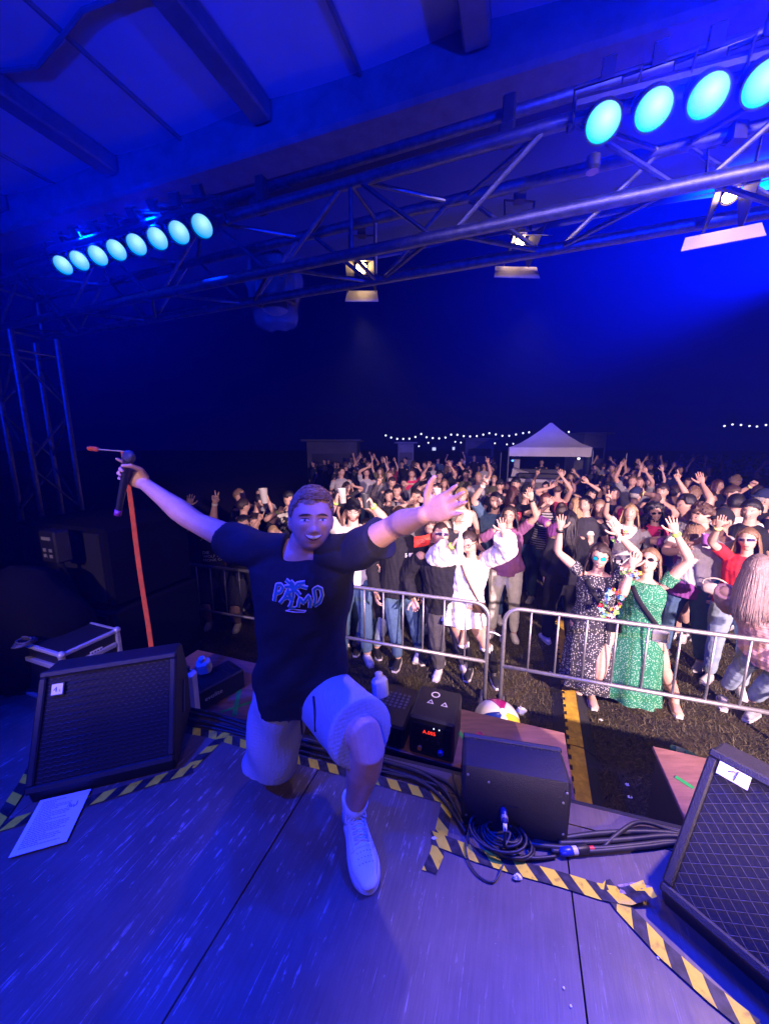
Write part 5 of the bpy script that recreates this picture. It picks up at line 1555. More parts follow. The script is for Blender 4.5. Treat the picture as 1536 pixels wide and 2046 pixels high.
        m.tube(arm_pts(hp, K, Fk), [q * h * ab * (1.06 if fem and q > .04 else 1) for q in rr], 10, rnd=True)
    v, f, nn = fuse(m, vox, 5)
    b = MB(); b.add(v, f)
    nu, nv = ((36, 30), (24, 20), (16, 14))[lod]
    smv = smile if smile is not None else (.9 if mouth == 'smile' else .3)
    hv, hf, bvh = head_base(fem, smv, nu, nv)
    b.add(C + (hv * hs) @ Mh, hf)
    fm = MB()
    if lod < 2: face_features(fm, fem, smv, mouth, n=(12, 8)[min(lod, 1)])
    elif True: face_features(fm, fem, smv, mouth, n=6)
    k0 = b.n; fv = fm.V(); b.v.append(C + (fv * hs) @ Mh); b.f += [tuple(i + k0 for i in q) for q in fm.f]; b.m += fm.m; b.n += len(fv)
    grips = {}
    for sd in 'RL':
        S, E, Wt, kind, sp_ = arms[sd]
        dd_ = nrm(Wt - E)
        if sp_ is not None and dd_[2] > .1:
            df = nrm(dd_ + UP * .5); pn = nrm(tocam + V(0, 0, .1)) if len(sp_) < 6 else np.asarray(sp_[5], float)
        else:
            df = nrm(dd_ + fwd * .3); pn = -right * (1 if sd == 'R' else -1) * .8 - UP * .3 if sp_ is None else (UP * .4 + tocam)
        if kind == 'grip': pn = nrm(-right * (1 if sd == 'R' else -1) * .9 + tocam * .4)
        gk = hand(b, kind, sd, Wt, df, pn, hand_s * (.94 if fem else 1), sides, 0)
        grips[sd] = (gk[0], gk[1], Wt, dd_)
    body = make('body', b.V(), b.f, [sm, LIP, EYEW, IRIS, hair_mat(hair[1] if hair[1] not in ('blonde', 'ombre', 'grey') else 'light'), MOUTH, TEETH], root, True, None, b.m)
    # --- clothes
    def clothe(nm, mb, cl, pt=None, amp=.005, it=3, seed=0, z_hem=None):
        v, f, nn = fuse(mb, vox, it)
        v = v + nn * (amp * lnoise(v * V(1, 1, .7), 22, seed + len(PEOPLE)))[:, None] + nn * (amp * .5 * lnoise(v, 48, seed + 3))[:, None]
        return make(nm, v, f, cloth_mat(cl, pt), root, True)
    if top_k != 'none':
        g_ = MB(); loose = {'tee': .012, 'tank': .008, 'hoodie': .022, 'sweater': .030, 'jacket': .020, 'shirt': .014, 'dress': .010, 'long': .010}[top_k]
        hem = {'tee': .03, 'tank': .0, 'hoodie': .05, 'sweater': .05, 'jacket': .03, 'shirt': .05, 'dress': .0, 'long': .02}[top_k]
        torso(g_, J, h, fem, build, infl=loose, f0=-.06 if not tuck else .08, f1=.96 if top_k in ('tank', 'dress') else 1.03, hem=hem, n=16, ease=loose * .9)
        fr_ = {'tee': .62, 'tank': 0, 'hoodie': 1.93, 'sweater': 1.72, 'jacket': 1.9, 'shirt': .75, 'dress': .38, 'long': 1.9}[top_k]
        for sd in 'RL':
            S, E, Wt, k, sp_ = arms[sd]
            if fr_ <= 0: continue
            ap = [lerp(S, E, t_) if t_ <= 1 else lerp(E, Wt, t_ - 1) for t_ in np.linspace(0, fr_, 6 if fr_ > 1 else 4)]
            ar = []
            for t_ in np.linspace(0, fr_, len(ap)):
                base = (.031 if not fem else .0265) * h * ab * (1 if t_ < .6 else 1 - .38 * min(1, (t_ - .6) / 1.3))
                ar.append(base + loose * (1.1 if top_k != 'sweater' else 1.35 + .5 * t_))
            g_.tube(ap, ar, 10)
        clothe({'tee': 'shirt', 'tank': 'vest', 'hoodie': 'hooded_top', 'sweater': 'jumper', 'jacket': 'jacket', 'shirt': 'shirt', 'dress': 'dress_top', 'long': 'shirt'}[top_k], g_, top_c, pat, .006 if lod == 0 else .005)
    g_ = MB()
    if bot_k in ('jeans', 'shorts', 'trousers', 'cycling', 'capri', 'leggings'):
        lo = {'jeans': .010, 'shorts': .026, 'trousers': .022, 'cycling': .005, 'capri': .010, 'leggings': .004}[bot_k]
        fr_ = {'jeans': 1.93, 'shorts': .95, 'trousers': 1.97, 'cycling': .62, 'capri': 1.8, 'leggings': 1.95}[bot_k]
        torso(g_, J, h, fem, build, infl=lo * .7, f0=-.12, f1=.25, n=14)
        for sd in 'RL':
            hp, K, Fk = legs[sd]
            ts = np.linspace(0, fr_, 8 if fr_ > 1 else 5)
            ap = [lerp(hp, K, t_) if t_ <= 1 else lerp(K, Fk, t_ - 1) for t_ in ts]
            ar = [(np.interp(t_, [0, .3, .65, .95, 1.1, 1.35, 1.7, 2], [.057, .053, .045, .034, .033, .034, .028, .023]) * h * ab * (1.05 if fem and t_ < .6 else 1) + lo * (1 if t_ < 1 else 1.25)) for t_ in ts]
            g_.tube(ap, ar, 10)
        clothe({'jeans': 'jeans', 'shorts': 'shorts', 'trousers': 'trousers', 'cycling': 'cycling_shorts', 'capri': 'jeans', 'leggings': 'leggings'}[bot_k], g_, bot_c, bpat, .004, 2, 9)
    elif bot_k in ('skirt', 'dress'):
        length = (.055 if bot_k == 'skirt' else .335) * h; nn_ = 48; vs = []; ks = 12
        Pw = lerp(pel, neck, .22)
        for i in range(ks + 1):
            t_ = i / ks; z = -(.10 * h + length) * t_
            for j in range(nn_):
                a = 2 * math.pi * j / nn_
                ra = lerp((.088 * h * build, .066 * h * build), (.112 * h * build + .012, .082 * h * build + .012), min(1, t_ * (2.6 if bot_k == 'dress' else 1.2))) + (.03 if bot_k == 'dress' else .05) * max(0, t_ - .4) * V(1, .8)
                wv = 1 + (.05 + .05 * t_) * t_ * math.sin(a * 9 + 1.2 * math.sin(a * 2)) 
                vs.append(Pw + right * (ra[0] * math.cos(a) * wv) + fwd * (ra[1] * math.sin(a) * wv) + UP * z)
        g_.add(vs, [(i * nn_ + j, i * nn_ + (j + 1) % nn_, (i + 1) * nn_ + (j + 1) % nn_, (i + 1) * nn_ + j)[::-1] for i in range(ks) for j in range(nn_)])
        g_.build('skirt', cloth_mat(bot_c, bpat), root, True)
    # shoes
    for sd in 'RL':
        hp, K, Fk = legs[sd]
        if lod > 1: continue
        fo = nrm(fwd + right * (.22 if sd == 'R' else -.22)); so = V(Fk[0], Fk[1], 0); q = h / 1.75
        s_ = MB(); s_.tube([so - fo * .07 * q + UP * .03, so - fo * .03 * q + UP * .035, so + fo * .05 * q + UP * .035, so + fo * .13 * q + UP * .028, so + fo * .175 * q + UP * .022], [(.022 * q, .026), (.036 * q, .032), (.040 * q, .032), (.043 * q, .026), (.026 * q, .018)], 10, side=np.cross(fo, UP))
        s_.tube([so + UP * .03, so + UP * (.075 * q), so + UP * (.105 * q)], [.040 * q, .036 * q, .033 * q], 10)
        v, f, nn = fuse(s_, .007 if lod == 0 else .012, 3)
        v[:, 2] = np.maximum(v[:, 2], .004)
        o = make('shoe', v, f, mat('shoe_' + shoe, {'white': (.68, .68, .66), 'black': (.015, .015, .017), 'skin': SKINS[skin], 'red': (.55, .07, .07), 'grey': (.3, .3, .3), 'beige': (.4, .33, .28)}[shoe], .55, var=.1), root, True)
        sl_ = MB(); sl_.slab([so + fo * x * q + np.cross(fo, UP) * y * q + UP * .022 for x, y in ((-.085, -.025), (-.085, .025), (-.03, .040), (.06, .043), (.13, .046), (.18, .026), (.18, -.026), (.13, -.046), (.06, -.043), (.03 - .06, -.040))][::-1], .020)
        sl_.build('sole', mat('sole_' + ('white' if shoe != 'white' else 'grey'), (.6, .6, .58) if shoe != 'white' else (.5, .5, .48), .7), o)
    # --- hair
    hk, hc = hair[0], hair[1]
    g_ = MB()
    cap_n = ((44, 34), (32, 24), (22, 18))[lod]
    if hk not in ('bald', 'none'):
        kw = dict(short=dict(thick=.013, back=-.050), crop=dict(thick=.006, back=-.045), curly=dict(thick=.026, back=-.055, rough=.012, front=.048), quiff=dict(thick=.016, top=.018, rough=.004), long=dict(thick=.017, back=-.09), bun=dict(thick=.010, back=-.06), pony=dict(thick=.011, back=-.06), afro=dict(thick=.05, back=-.09, rough=.016), fringe=dict(thick=.018, front=.038, back=-.05, rough=.005), cap=dict(thick=.006, back=-.055), capback=dict(thick=.006, back=-.055), caplong=dict(thick=.012, back=-.08))[hk]
        Q, fs = hair_cap(fem, len(PEOPLE), nu=cap_n[0], nv=cap_n[1], **kw)
        g_.add(C + (Q * hs) @ Mh, fs)
        nl = (130, 50, 22)[lod]
        if hk in ('long', 'caplong'):
            locks(g_, fem, nl * (2 if lod == 0 and len(hair) > 2 and hair[2] > .35 else 1), hair[2] if len(hair) > 2 else .30, len(PEOPLE), Mh, C, hs, r=(.0068, .011, .018)[lod] * (.62 if lod == 0 and len(hair) > 2 and hair[2] > .35 else 1), wave=.003 if lod == 0 else .01)
        if hk in ('afro', 'curly') and lod < 2:
            rr = random.Random(len(PEOPLE))
            for i in range(120 if hk == 'curly' else 200):
                q = Q[rr.randrange(len(Q))]
                if hk == 'curly' and q[2] < .03: continue
                if hk == 'afro' and (q[1] > .05 and q[2] < .06): continue
                p = C + (q * hs) @ Mh
                g_.ball(p, rr.uniform(.008, .016), 5, 3)
            if hk == 'afro': locks(g_, fem, nl, .20, 3, Mh, C, hs, wave=.035, r=.017, spread=2.2)
        if hk == 'bun': g_.ball(C + (V(0, -.07, .10) * hs) @ Mh, .042, 10, 8)
        if hk == 'pony':
            p0 = C + (V(0, -.10, .03) * hs) @ Mh
            for k in range(10 if lod == 0 else 5):
                o = V(rn.gauss(0, .012), rn.gauss(0, .012), 0)
                g_.tube([p0, p0 - f3 * .04 + o, p0 - f3 * .055 - UP * .12 + o, p0 - f3 * .03 - UP * .26 + o * 2], [.012, .020, .016, .005], 5)
        ho = g_.build('hair', hair_mat(hc), root, True)
    if hk in ('cap', 'capback', 'caplong'):
        cm = MB(); Q, fs = hair_cap(fem, 3, thick=.020, back=.012, front=.040, nu=cap_n[0], nv=cap_n[1], rough=0, side=.7)
        cm.add(C + (Q * hs) @ Mh, fs)
        fl = -1 if hk == 'capback' else 1; vs = []
        for i in range(9):
            a = -1.0 + 2.0 * i / 8
            p1 = V(math.sin(a) * .080, fl * math.cos(a) * .092, .052); p2 = V(math.sin(a) * .078, fl * (math.cos(a) * .090 + .075), .040 - .012 * abs(a))
            vs += [p1, p2, p1 + V(0, 0, .005), p2 + V(0, 0, .004)]
        vs = C + (np.array(vs) * hs) @ Mh
        cm.add(vs, [(4 * i + 2, 4 * i + 3, 4 * i + 7, 4 * i + 6) for i in range(8)] + [(4 * i, 4 * i + 4, 4 * i + 5, 4 * i + 1) for i in range(8)] + [(4 * i + 1, 4 * i + 5, 4 * i + 7, 4 * i + 3) for i in range(8)])
        cm.build('cap', cloth_mat('black' if hc != 'grey' else 'navy'), root, True)
    if beard:
        bm = MB(); v0, f0, bv0 = head_base(fem, smv, 36, 30)
        keep = (v0[:, 2] < -.045) & (v0[:, 1] > -.02) & ~((np.abs(v0[:, 0]) < .024) & (v0[:, 2] > -.080) & (v0[:, 2] < -.052) & (v0[:, 1] > 0)) | ((v0[:, 2] < -.0) & (np.abs(v0[:, 0]) > .058) & (v0[:, 1] > -.005) & (v0[:, 1] < .045))
        bb_ = v0 * (1 + .05 * keep[:, None])
        bm.add(C + (bb_ * hs) @ Mh, [q for q in f0 if all(keep[i] for i in q)])
        if bm.f: bm.build('beard', hair_mat(beard), root, True)
    if specs:
        gm_ = MB(); kind, colr = specs
        fr_m = mat('spectacle_frame', (.015, .015, .016), .3); lens = {'black': mat('sun_lens', (.01, .01, .012), .06), 'teal': mat('teal_lens', (.01, .34, .36), .12, coat=.3), 'clear': None, 'mirror': mat('mirror_lens', (.08, .05, .14), .05, .5)}[colr]
        _, _, bv0 = head_base(fem, smv, 28, 24)
        if kind == 'round' or kind == 'frame':
            for s_ in (-1, 1):
                o = ell(s_ * .0315, .000, .0235 if kind == 'round' else .0225, .0205 if kind == 'round' else .0155, 14)
                if lens: gm_.add([V(x, .0965 - 6 * (x * x), z) for x, z in o], [tuple(range(14))[::-1]], 1)
                q = [V(x, .0975 - 6 * (x * x), z) for x, z in o]; gm_.tube(q + [q[0]], .0018 if kind == 'round' else .0024, 5)
            gm_.tube([V(-.009, .098, .003), V(0, .100, .005), V(.009, .098, .003)], .0018, 5)
        else:                                                     # one-piece visor shades
            vs = []
            for i in range(15):
                x = -.066 + .132 * i / 14; y = .098 - 8.2 * x * x
                vs += [V(x, y, .019 - .04 * abs(x)), V(x, y, -.019 + .25 * abs(x) * .6 + (.010 * math.exp(-(x / .009) ** 2)))]
            gm_.add(vs, [(2 * i, 2 * i + 1, 2 * i + 3, 2 * i + 2)[::-1] for i in range(14)], 1)
            gm_.tube([vs[2 * i] + V(0, .001, .001) for i in range(15)], .0028, 5)
        for s_ in (-1, 1): gm_.tube([V(s_ * .056, .072, .004), V(s_ * .073, .04, .006), V(s_ * .079, -.01, .004)], .0022, 4)
        k_ = MB(); k_.v = [C + (gm_.V() * hs) @ Mh]; k_.f = gm_.f; k_.m = gm_.m; k_.n = gm_.n
        k_.build('glasses', [fr_m if colr != 'mirror' else mat('frame_white', (.7, .7, .7), .3), lens or fr_m], root)
    info = dict(root=root, C=C, Mh=Mh, hs=hs, J=J, arms=arms, legs=legs, grips=grips, fwd=fwd, right=right, h=h, tocam=tocam, neck=neck, pel=pel, tv=tv)
    if band:
        for sd in band:
            S, E, Wt, k, sp_ = arms[sd]; p = lerp(E, Wt, .93); dr = nrm(Wt - E)
            MB().tube([p - dr * .012, p + dr * .012], .0175 * h + .003, 10).build('wristband', mat('band_' + band[sd], {'yellow': (.62, .62, .22), 'white': (.7, .7, .66), 'black': (.015, .015, .015), 'lime': (.45, .75, .10)}[band[sd]], .5), root, True)
    PEOPLE.append(info)
    return info
def R_(d): return math.radians(d)
def near_of(p, d, s): return V(p[0], p[1], p[2])
# ---- things in hands ----------------------------------------------------------------
CLEAR = mat('clear_cup', (.75, .80, .82), .12, alpha=.38, spec=.8)
def cup(info, sd, label, drink=None, s=1.0, m=None):
    p = info['grips'][sd][0]; ax_ = nrm(UP + info['right'] * .08); t = thing('cup', label, 'cup', tuple(p - UP * .06 * s))
    MB().lathe(p - ax_ * .06 * s, [(.030 * s, 0), (.034 * s, .06 * s), (.041 * s, .14 * s), (.039 * s, .14 * s), (.032 * s, .06 * s), (.028 * s, .004)], 16, ax=ax_, cap=True).build('wall', m or CLEAR, t, 40)
    if drink: MB().lathe(p - ax_ * .056 * s, [(.028 * s, 0), (.0325 * s, .055 * s), (.034 * s, .075 * s)], 14, ax=ax_).build('drink', mat('drink_' + drink, {'beer': (.45, .22, .04), 'orange': (.80, .16, .02), 'cola': (.03, .012, .008)}[drink], .15), t, 40)
    return t
def bottle(info, sd, label, c=(.7, .72, .7), dz=0.0):
    p = info['grips'][sd][0]; t = thing('bottle', label, 'bottle', tuple(p))
    MB().lathe(p - UP * .10, [(.028, 0), (.031, .01), (.031, .12), (.014, .16), (.013, .2), (.015, .21)], 14).build('body', mat('bottle_%d' % int(c[0] * 100), c, .3), t, 40)
    MB().lathe(p + UP * .108, [(.0155, 0), (.0155, .018)], 12).build('cap', PAPER, t)
    return t
def phone(info, sd, label, cdir=None, c=(.02, .02, .022)):
    p = info['grips'][sd][0]; f_ = cdir if cdir is not None else info['fwd']; f_ = nrm(f_); u = nrm(np.cross(UP, f_)); t = thing('phone', label, 'phone', tuple(p))
    MB().box(p, (.148, .074, .009), ax=(u, np.cross(f_, u), f_), bevel=.004).build('case', mat('phone_%d' % int(c[0] * 100), c, .25), t)
    MB().box(p - f_ * .005, (.14, .066, .002), ax=(u, np.cross(f_, u), f_)).build('screen', mat('phone_screen', (.01, .01, .012), .08), t)
    return t
def lei(centre, axis, rad, label, n=34, seed=1, r=.020, squash=1.0, cat='flower garland'):
    """a garland of cloth flowers round a circle"""
    rn = random.Random(seed); axis = nrm(axis); u = nrm(np.cross(axis, V(.2, .3, 1))); w = np.cross(axis, u)
    t = thing('flower_garland', label, cat, tuple(centre))
    cs = [(.75, .72, .62), (.70, .04, .05), (.75, .48, .03), (.10, .30, .65), (.75, .25, .40), (.72, .74, .70), (.20, .45, .10)]
    for i in range(n):
        a = 2 * math.pi * i / n + rn.uniform(-.08, .08)
        p = np.asarray(centre, float) + (u * math.cos(a) + w * math.sin(a) * squash) * rad * rn.uniform(.9, 1.12) + axis * rn.uniform(-.02, .02)
        m = MB(); d0 = nrm(V(rn.gauss(0, 1), rn.gauss(0, 1), rn.gauss(0, 1))); e0 = nrm(np.cross(d0, V(.3, 1, .2))); e1 = np.cross(d0, e0)
        for k in range(5):
            b = 2 * math.pi * k / 5; o = e0 * math.cos(b) + e1 * math.sin(b); q = np.cross(d0, o)
            m.add([p, p + o * r * .6 + q * r * .42 + d0 * r * .3, p + o * r * 1.1 + d0 * r * .55, p + o * r * .6 - q * r * .42 + d0 * r * .3], [(0, 1, 2, 3)])
        c = cs[rn.randrange(len(cs))]
        m.build('flower', mat('petal_%d' % cs.index(c), c, .7), t)
    return t
def print_on(info, label_mb, z_off, up_off, m, name, parent_name, back=False, extra=.02):
    """drape a flat print on the front of a garment; label_mb local (x right, y up)"""
    par = [c for c in info['root'].children if c.name.split('.')[0] == parent_name][0]
    o = root_loc(par); me = par.data
    bv = BVHTree.FromPolygons([tuple(np.array(v.co) + o) for v in me.vertices], [tuple(p.vertices) for p in me.polygons])
    f_ = info['fwd'] * (-1 if back else 1); r_ = -np.cross(f_, UP)
    base = lerp(info['pel'], info['neck'], z_off) + r_ * up_off
    vs = []
    for q in label_mb[0]:
        s = base + r_ * q[0] + UP * q[1]
        hh = bv.ray_cast(Vector(s + f_ * .6), Vector(-f_))
        p = np.array(hh[0]) if hh[0] else s + f_ * .13
        vs.append(p + f_ * .004)
    ob = make(name, vs, label_mb[1], m, par)
    return ob
# ================================================================== THE CROWD
# --- front row behind the barriers
P = {}
P['spot'] = person('woman in a black-and-white spotted dress with teal sunglasses raising both arms', (1198, 1112), 'f', 1.63, yd=3.1, lean=(0, .06), top=('dress', 'dark'), pat='dots', bottom=('dress', 'dark'), bpat='dots', hair=('long', 'dark', .26), specs=('round', 'teal'),
    R=('open', 1112, 1042, .97), L=('open', 1236, 1052, .90), lod=0, shoe='skin', build=1.06, feet=dict(R=(1160, 1378), L=(1180, 1398)), band={'R': 'black'})
P['green'] = person('woman in a long green dress, head thrown back, one hand before her face', (1296, 1122), 'f', 1.63, yd=2.98, lean=(-.02, .0), look=(-12, 26, 0), top=('dress', 'green'), pat='specks', bottom=('dress', 'green'), bpat='specks', hair=('long', 'light', .42), specs=('frame', 'black'),
    poles={'R': (.15, .5, -1)}, R=('open', 1266, 1126, .62), L=('open', 1352, 1046, .97), lod=0, shoe='skin', build=1.05, mouth='open', feet=dict(R=(1283, 1398), L=(1352, 1412)), band={'L': 'lime'})
P['rose'] = person('woman seen from behind in a dusty pink jacket, pale jeans and long streaked hair', (1514, 1140), 'f', 1.64, face=176, lean=(-.16, -.30), top=('jacket', 'rose'), bottom=('jeans', 'lightdenim'), hair=('long', 'ombre', .36), R=('relax', (.30, .25, 1.02)), L=('relax', (-.32, .22, 1.0)), lod=0, shoe='grey', build=1.08, feet=dict(L=(1436, 1400), R=(1487, 1424)))
P['white'] = person('woman in a chunky white jumper, white frilled skirt and black boots with one hand up', (938, 1084), 'f', 1.63, lean=(-.05, .05), look=(-28, -14, 8), top=('sweater', 'white'), bottom=('skirt', 'white'), hair=('bun', 'dark'), specs=('frame', 'clear'), mouth='closed',
    R=('grip', 903, 1082, .75), L=('open', 1010, 1050, .95), lod=0, shoe='black', feet=dict(R=(940, 1345), L=(990, 1358)), band={'R': 'lime'})
P['goggle'] = person('man in a black sweatshirt and mirrored visor shades behind the barrier, mouth wide open', (880, 1068), 'm', 1.69, lean=(.05, .05), look=(12, 14, -4), top=('hoodie', 'black'), bottom=('trousers', 'charcoal'), hair=('crop', 'dark'), specs=('visor', 'mirror'), mouth='open',
    R=('relax', (.30, .12, .85)), L=('relax', (-.28, .1, .9)), lod=0, shoe='white', build=1.05, feet=dict(R=(876, 1345), L=(928, 1338)))
P['hood'] = person('tall man in a black hooded jacket and blue jeans wearing dark visor shades', (798, 1036), 'm', 1.80, top=('hoodie', 'black'), bottom=('jeans', 'denim'), hair=('crop', 'dark'), specs=('visor', 'black'), mouth='closed', lod=0, shoe='black', feet=dict(R=(795, 1326), L=(838, 1312)))
P['tee'] = person('woman in a white tee, dark jacket round her waist and pale blue jeans', (766, 1046), 'f', 1.68, top=('tee', 'white'), bottom=('jeans', 'lightdenim'), hair=('bun', 'black'), specs=('frame', 'clear'), R=('relax', (.10, .26, 1.08)), L=('relax', (-.18, .30, 1.10)), lod=0, shoe='black', build=1.08, feet=dict(R=(716, 1298), L=(752, 1305)))
P['shades'] = person('laughing woman in a white top and dark sunglasses with both arms crossed overhead', (732, 1054), 'f', 1.62, yd=4.35, top=('tee', 'white'), hair=('long', 'black', .2), specs=('frame', 'black'), R=('claw', 694, 998, .95), L=('open', 722, 1000, .95), lod=0, build=1.05, band={'R': 'lime'})
P['singer_woman'] = person('pale woman with long dark red hair and a white top under a black cardigan, singing', (662, 1066), 'f', 1.62, yd=4.2, look=(-10, 0, 0), top=('jacket', 'black'), hair=('long', 'auburn', .30), mouth='open', lod=0)
P['beard'] = person('big bearded man in white tee and dark cap holding up two drinks', (705, 1020), 'm', 1.84, top=('tee', 'white'), hair=('cap', 'brown'), specs=('frame', 'clear'), beard='red', mouth='open', skin=2, R=('grip', 672, 992, .98), L=('grip', 744, 1002, .92), lod=0, build=1.16, band={'R': 'lime', 'L': 'lime'})
P['glasses'] = person('bearded man in glasses and a black tee making a V sign above the dark barrier', (486, 1048), 'm', 1.80, yd=4.7, top=('tee', 'black'), bottom=('shorts', 'charcoal'), hair=('short', 'black'), specs=('frame', 'clear'), beard='black', mouth='open', R=('v', 425, 994, 1.0), lod=0, build=1.1, band={'R': 'white'})
P['lettered'] = person('person in a black tee with scrawled white lettering, face hidden behind the singer\'s arm', (424, 1046), 'm', 1.78, yd=4.75, top=('tee', 'black'), bottom=('shorts', 'dark'), hair=('short', 'dark'), R=('open', 374, 1000, .95), L=('relax', 386, 1066, .6), lod=0, mouth='closed')
P['blonde_l'] = person('fair-haired woman pointing upwards beside the singer\'s dark sleeve', (546, 1066), 'f', 1.6, yd=4.9, top=('tee', 'navy'), hair=('pony', 'blonde'), R=('point', 516, 1028, .9), L=('open', 567, 1066, .5), mouth='closed', lod=1)
# --- second row and on
P['denim'] = person('man in an open denim jacket over a patterned white tee, one hand high', (990, 1001), 'm', 1.80, look=(-6, 0, 0), top=('shirt', 'denim'), hair=('crop', 'black'), beard='brown', mouth='open', R=('horns', 966, 960, .97), L=('relax', (-.05, .42, 1.18)), lod=0, skin=2, band={'R': 'white'})
P['mauve'] = person('woman in glasses and a mauve tee with pale jeans, arm stretched straight up', (1017, 1030), 'f', 1.68, look=(-10, 6, 0), top=('tee', 'mauve'), bottom=('leggings', 'whitejeans'), hair=('long', 'dark', .2), specs=('frame', 'clear'), mouth='smile', L=('flat', 1064, 986, .97), R=('relax', (.3, .25, 1.1)), lod=0, build=1.14, band={'L': 'black'})
P['capglass'] = person('man in a dark cap, sunglasses and a black tee holding a drink at his chest', (1051, 985), 'm', 1.80, top=('tee', 'black'), hair=('cap', 'dark'), specs=('frame', 'black'), R=('grip', (.14, .34, 1.30)), lod=1, build=1.1, band={'R': 'yellow'})
P['wavy'] = person('woman seen from behind with long wavy auburn hair', (1024, 985), 'f', 1.70, face=160, top=('jacket', 'black'), hair=('long', 'auburn', .42), lod=1)
P['point_up'] = person('dark-haired woman in a white top pointing one arm straight up', (1089, 974), 'f', 1.66, top=('tee', 'white'), hair=('bun', 'black'), R=('point', 1072, 941, 1.0), lod=1, mouth='closed', look=(-8, 6, 0))
P['stripe'] = person('woman with dark red hair in a striped tee covering her face with one hand', (1091, 1001), 'f', 1.70, look=(20, 0, 10), top=('tee', 'lightgrey'), pat='stripe', hair=('long', 'auburn', .34), R=('open', 1085, 1012, .5), lod=1, band={'R': 'yellow'})
P['purple'] = person('woman seen from behind in a bright purple tee and black shorts, dark hair pinned up', (1121, 1022), 'f', 1.66, face=172, top=('tee', 'purple'), bottom=('cycling', 'black'), hair=('bun', 'dark'), L=('open', (-.22, .32, 1.62)), lod=0, shoe='black', build=1.1, feet=dict(R=(1124, 1212), L=(1108, 1216)))
P['cascade'] = person('woman seen from behind with a mass of long black hair beside the purple tee', (1136, 1040), 'f', 1.66, face=200, top=('jacket', 'black'), bottom=('trousers', 'black'), hair=('long', 'black', .42), lod=1, shoe='white')
P['redtank'] = person('person in a dark red vest with both arms raised, seen from behind', (1114, 978), 'm', 1.72, face=165, top=('tank', 'darkred'), hair=('short', 'brown'), L=('open', 1100, 968, .6), R=('open', 1122, 946, .95), lod=1)
P['phonewoman'] = person('smiling dark-haired woman holding a phone sideways over the crowd', (1133, 968), 'f', 1.68, top=('tee', 'black'), hair=('long', 'dark', .2), L=('grip', 1139, 984, .6), lod=1, band={'L': 'white'})
P['pinkarms'] = person('person in a coral vest throwing both open hands up before the pavilion', (1140, 953), 'f', 1.68, top=('tank', 'rose'), hair=('long', 'light', .2), R=('open', 1121, 944, .8), L=('open', 1148, 941, .9), lod=1)
P['openhand'] = person('dark-haired smiling woman tilting her head, partly behind the white tee', (1181, 990), 'f', 1.66, look=(0, 0, -22), top=('tee', 'navy'), hair=('long', 'black', .25), L=('flat', 1171, 957, .95), lod=1)
P['blondewhite'] = person('blonde woman in a white tee and black trousers turned sideways with a wallet and bag', (1152, 1011), 'f', 1.70, look=(-68, 0, 0), face=-25, top=('tee', 'white'), bottom=('trousers', 'black'), hair=('long', 'blonde', .22), R=('relax', (.05, .32, 1.12)), L=('relax', (-.08, .34, 1.14)), lod=0, tuck=True, mouth='closed')
P['behindblonde'] = person('man with short dark hair just behind the blonde woman\'s head', (1170, 1008), 'm', 1.74, look=(-25, 0, 0), top=('tee', 'dark'), hair=('short', 'black'), lod=1, mouth='closed')
P['redstrap'] = person('girl in a black hoodie with a bright red bag at her hip', (1197, 1014), 'f', 1.64, top=('hoodie', 'black'), hair=('long', 'light', .24), mouth='closed', R=('grip', (.15, .30, 1.05)), L=('relax', (-.12, .3, 1.05)), lod=0, build=1.1)
P['suit'] = person('bearded man standing still in a dark suit jacket and open pale shirt', (1186, 935), 'm', 1.82, top=('jacket', 'dark'), hair=('short', 'black'), beard='black', mouth='closed', lod=1, R=('relax', (.12, .25, 1.05)), L=('relax', (-.1, .25, 1.05)))
P['tall'] = person('tall man in a plain black tee behind the raised fist', (1223, 935), 'm', 1.86, top=('tee', 'black'), hair=('short', 'dark'), mouth='closed', lod=1)
P['bob'] = person('woman with a fair bob holding something pale to her mouth', (1214, 958), 'f', 1.68, look=(-40, 0, 0), top=('tee', 'navy'), hair=('long', 'light', .08), lod=1, R=('fist', (.05, .2, 1.5)))
P['afro_back'] = person('woman with a round dark hairdo and dark top, below the man in black', (1209, 973), 'f', 1.66, top=('tee', 'dark'), hair=('curly', 'black'), skin=1, lod=1)
P['veesign'] = person('fair-haired woman in a white top with a black bag strap making a V sign', (1259, 1026), 'f', 1.66, look=(-8, 16, 4), top=('tee', 'white'), bottom=('trousers', 'black'), hair=('long', 'blonde', .28), R=('v', 1211, 990, 1.0), L=('relax', (-.12, .3, 1.0)), lod=0, tuck=True, band={'R': 'black'})
P['short_hair'] = person('dark-haired man looking sideways behind the V sign', (1226, 988), 'm', 1.74, look=(40, 0, 0), top=('tee', 'dark'), hair=('short', 'black'), lod=1, mouth='closed')
P['fist'] = person('balding man in a grey tee punching one fist into the air', (1263, 962), 'm', 1.78, top=('tee', 'grey'), hair=('crop', 'light'), R=('fist', 1240, 925, 1.0), lod=1, build=1.1)
P['pinktank'] = person('man in a hot pink vest and backward cap bent over with one arm across', (1270, 990), 'm', 1.78, face=150, look=(0, -10, 0), lean=(0, .1), top=('tank', 'hotpink'), hair=('cap', 'grey'), R=('flat', 1282, 973, .55), lod=1, build=1.1, band={'R': 'yellow'})
P['palm_up'] = person('person with one pale arm reaching straight up behind the pink vest', (1278, 964), 'm', 1.76, top=('tee', 'grey'), hair=('short', 'light'), L=('claw', 1290, 938, 1.0), lod=1, mouth='open')
P['bare'] = person('grinning bare-chested young man with dark hair', (1322, 982), 'm', 1.82, look=(-8, 4, 0), top=('none', 'black'), hair=('fringe', 'dark'), lod=1, build=1.12)
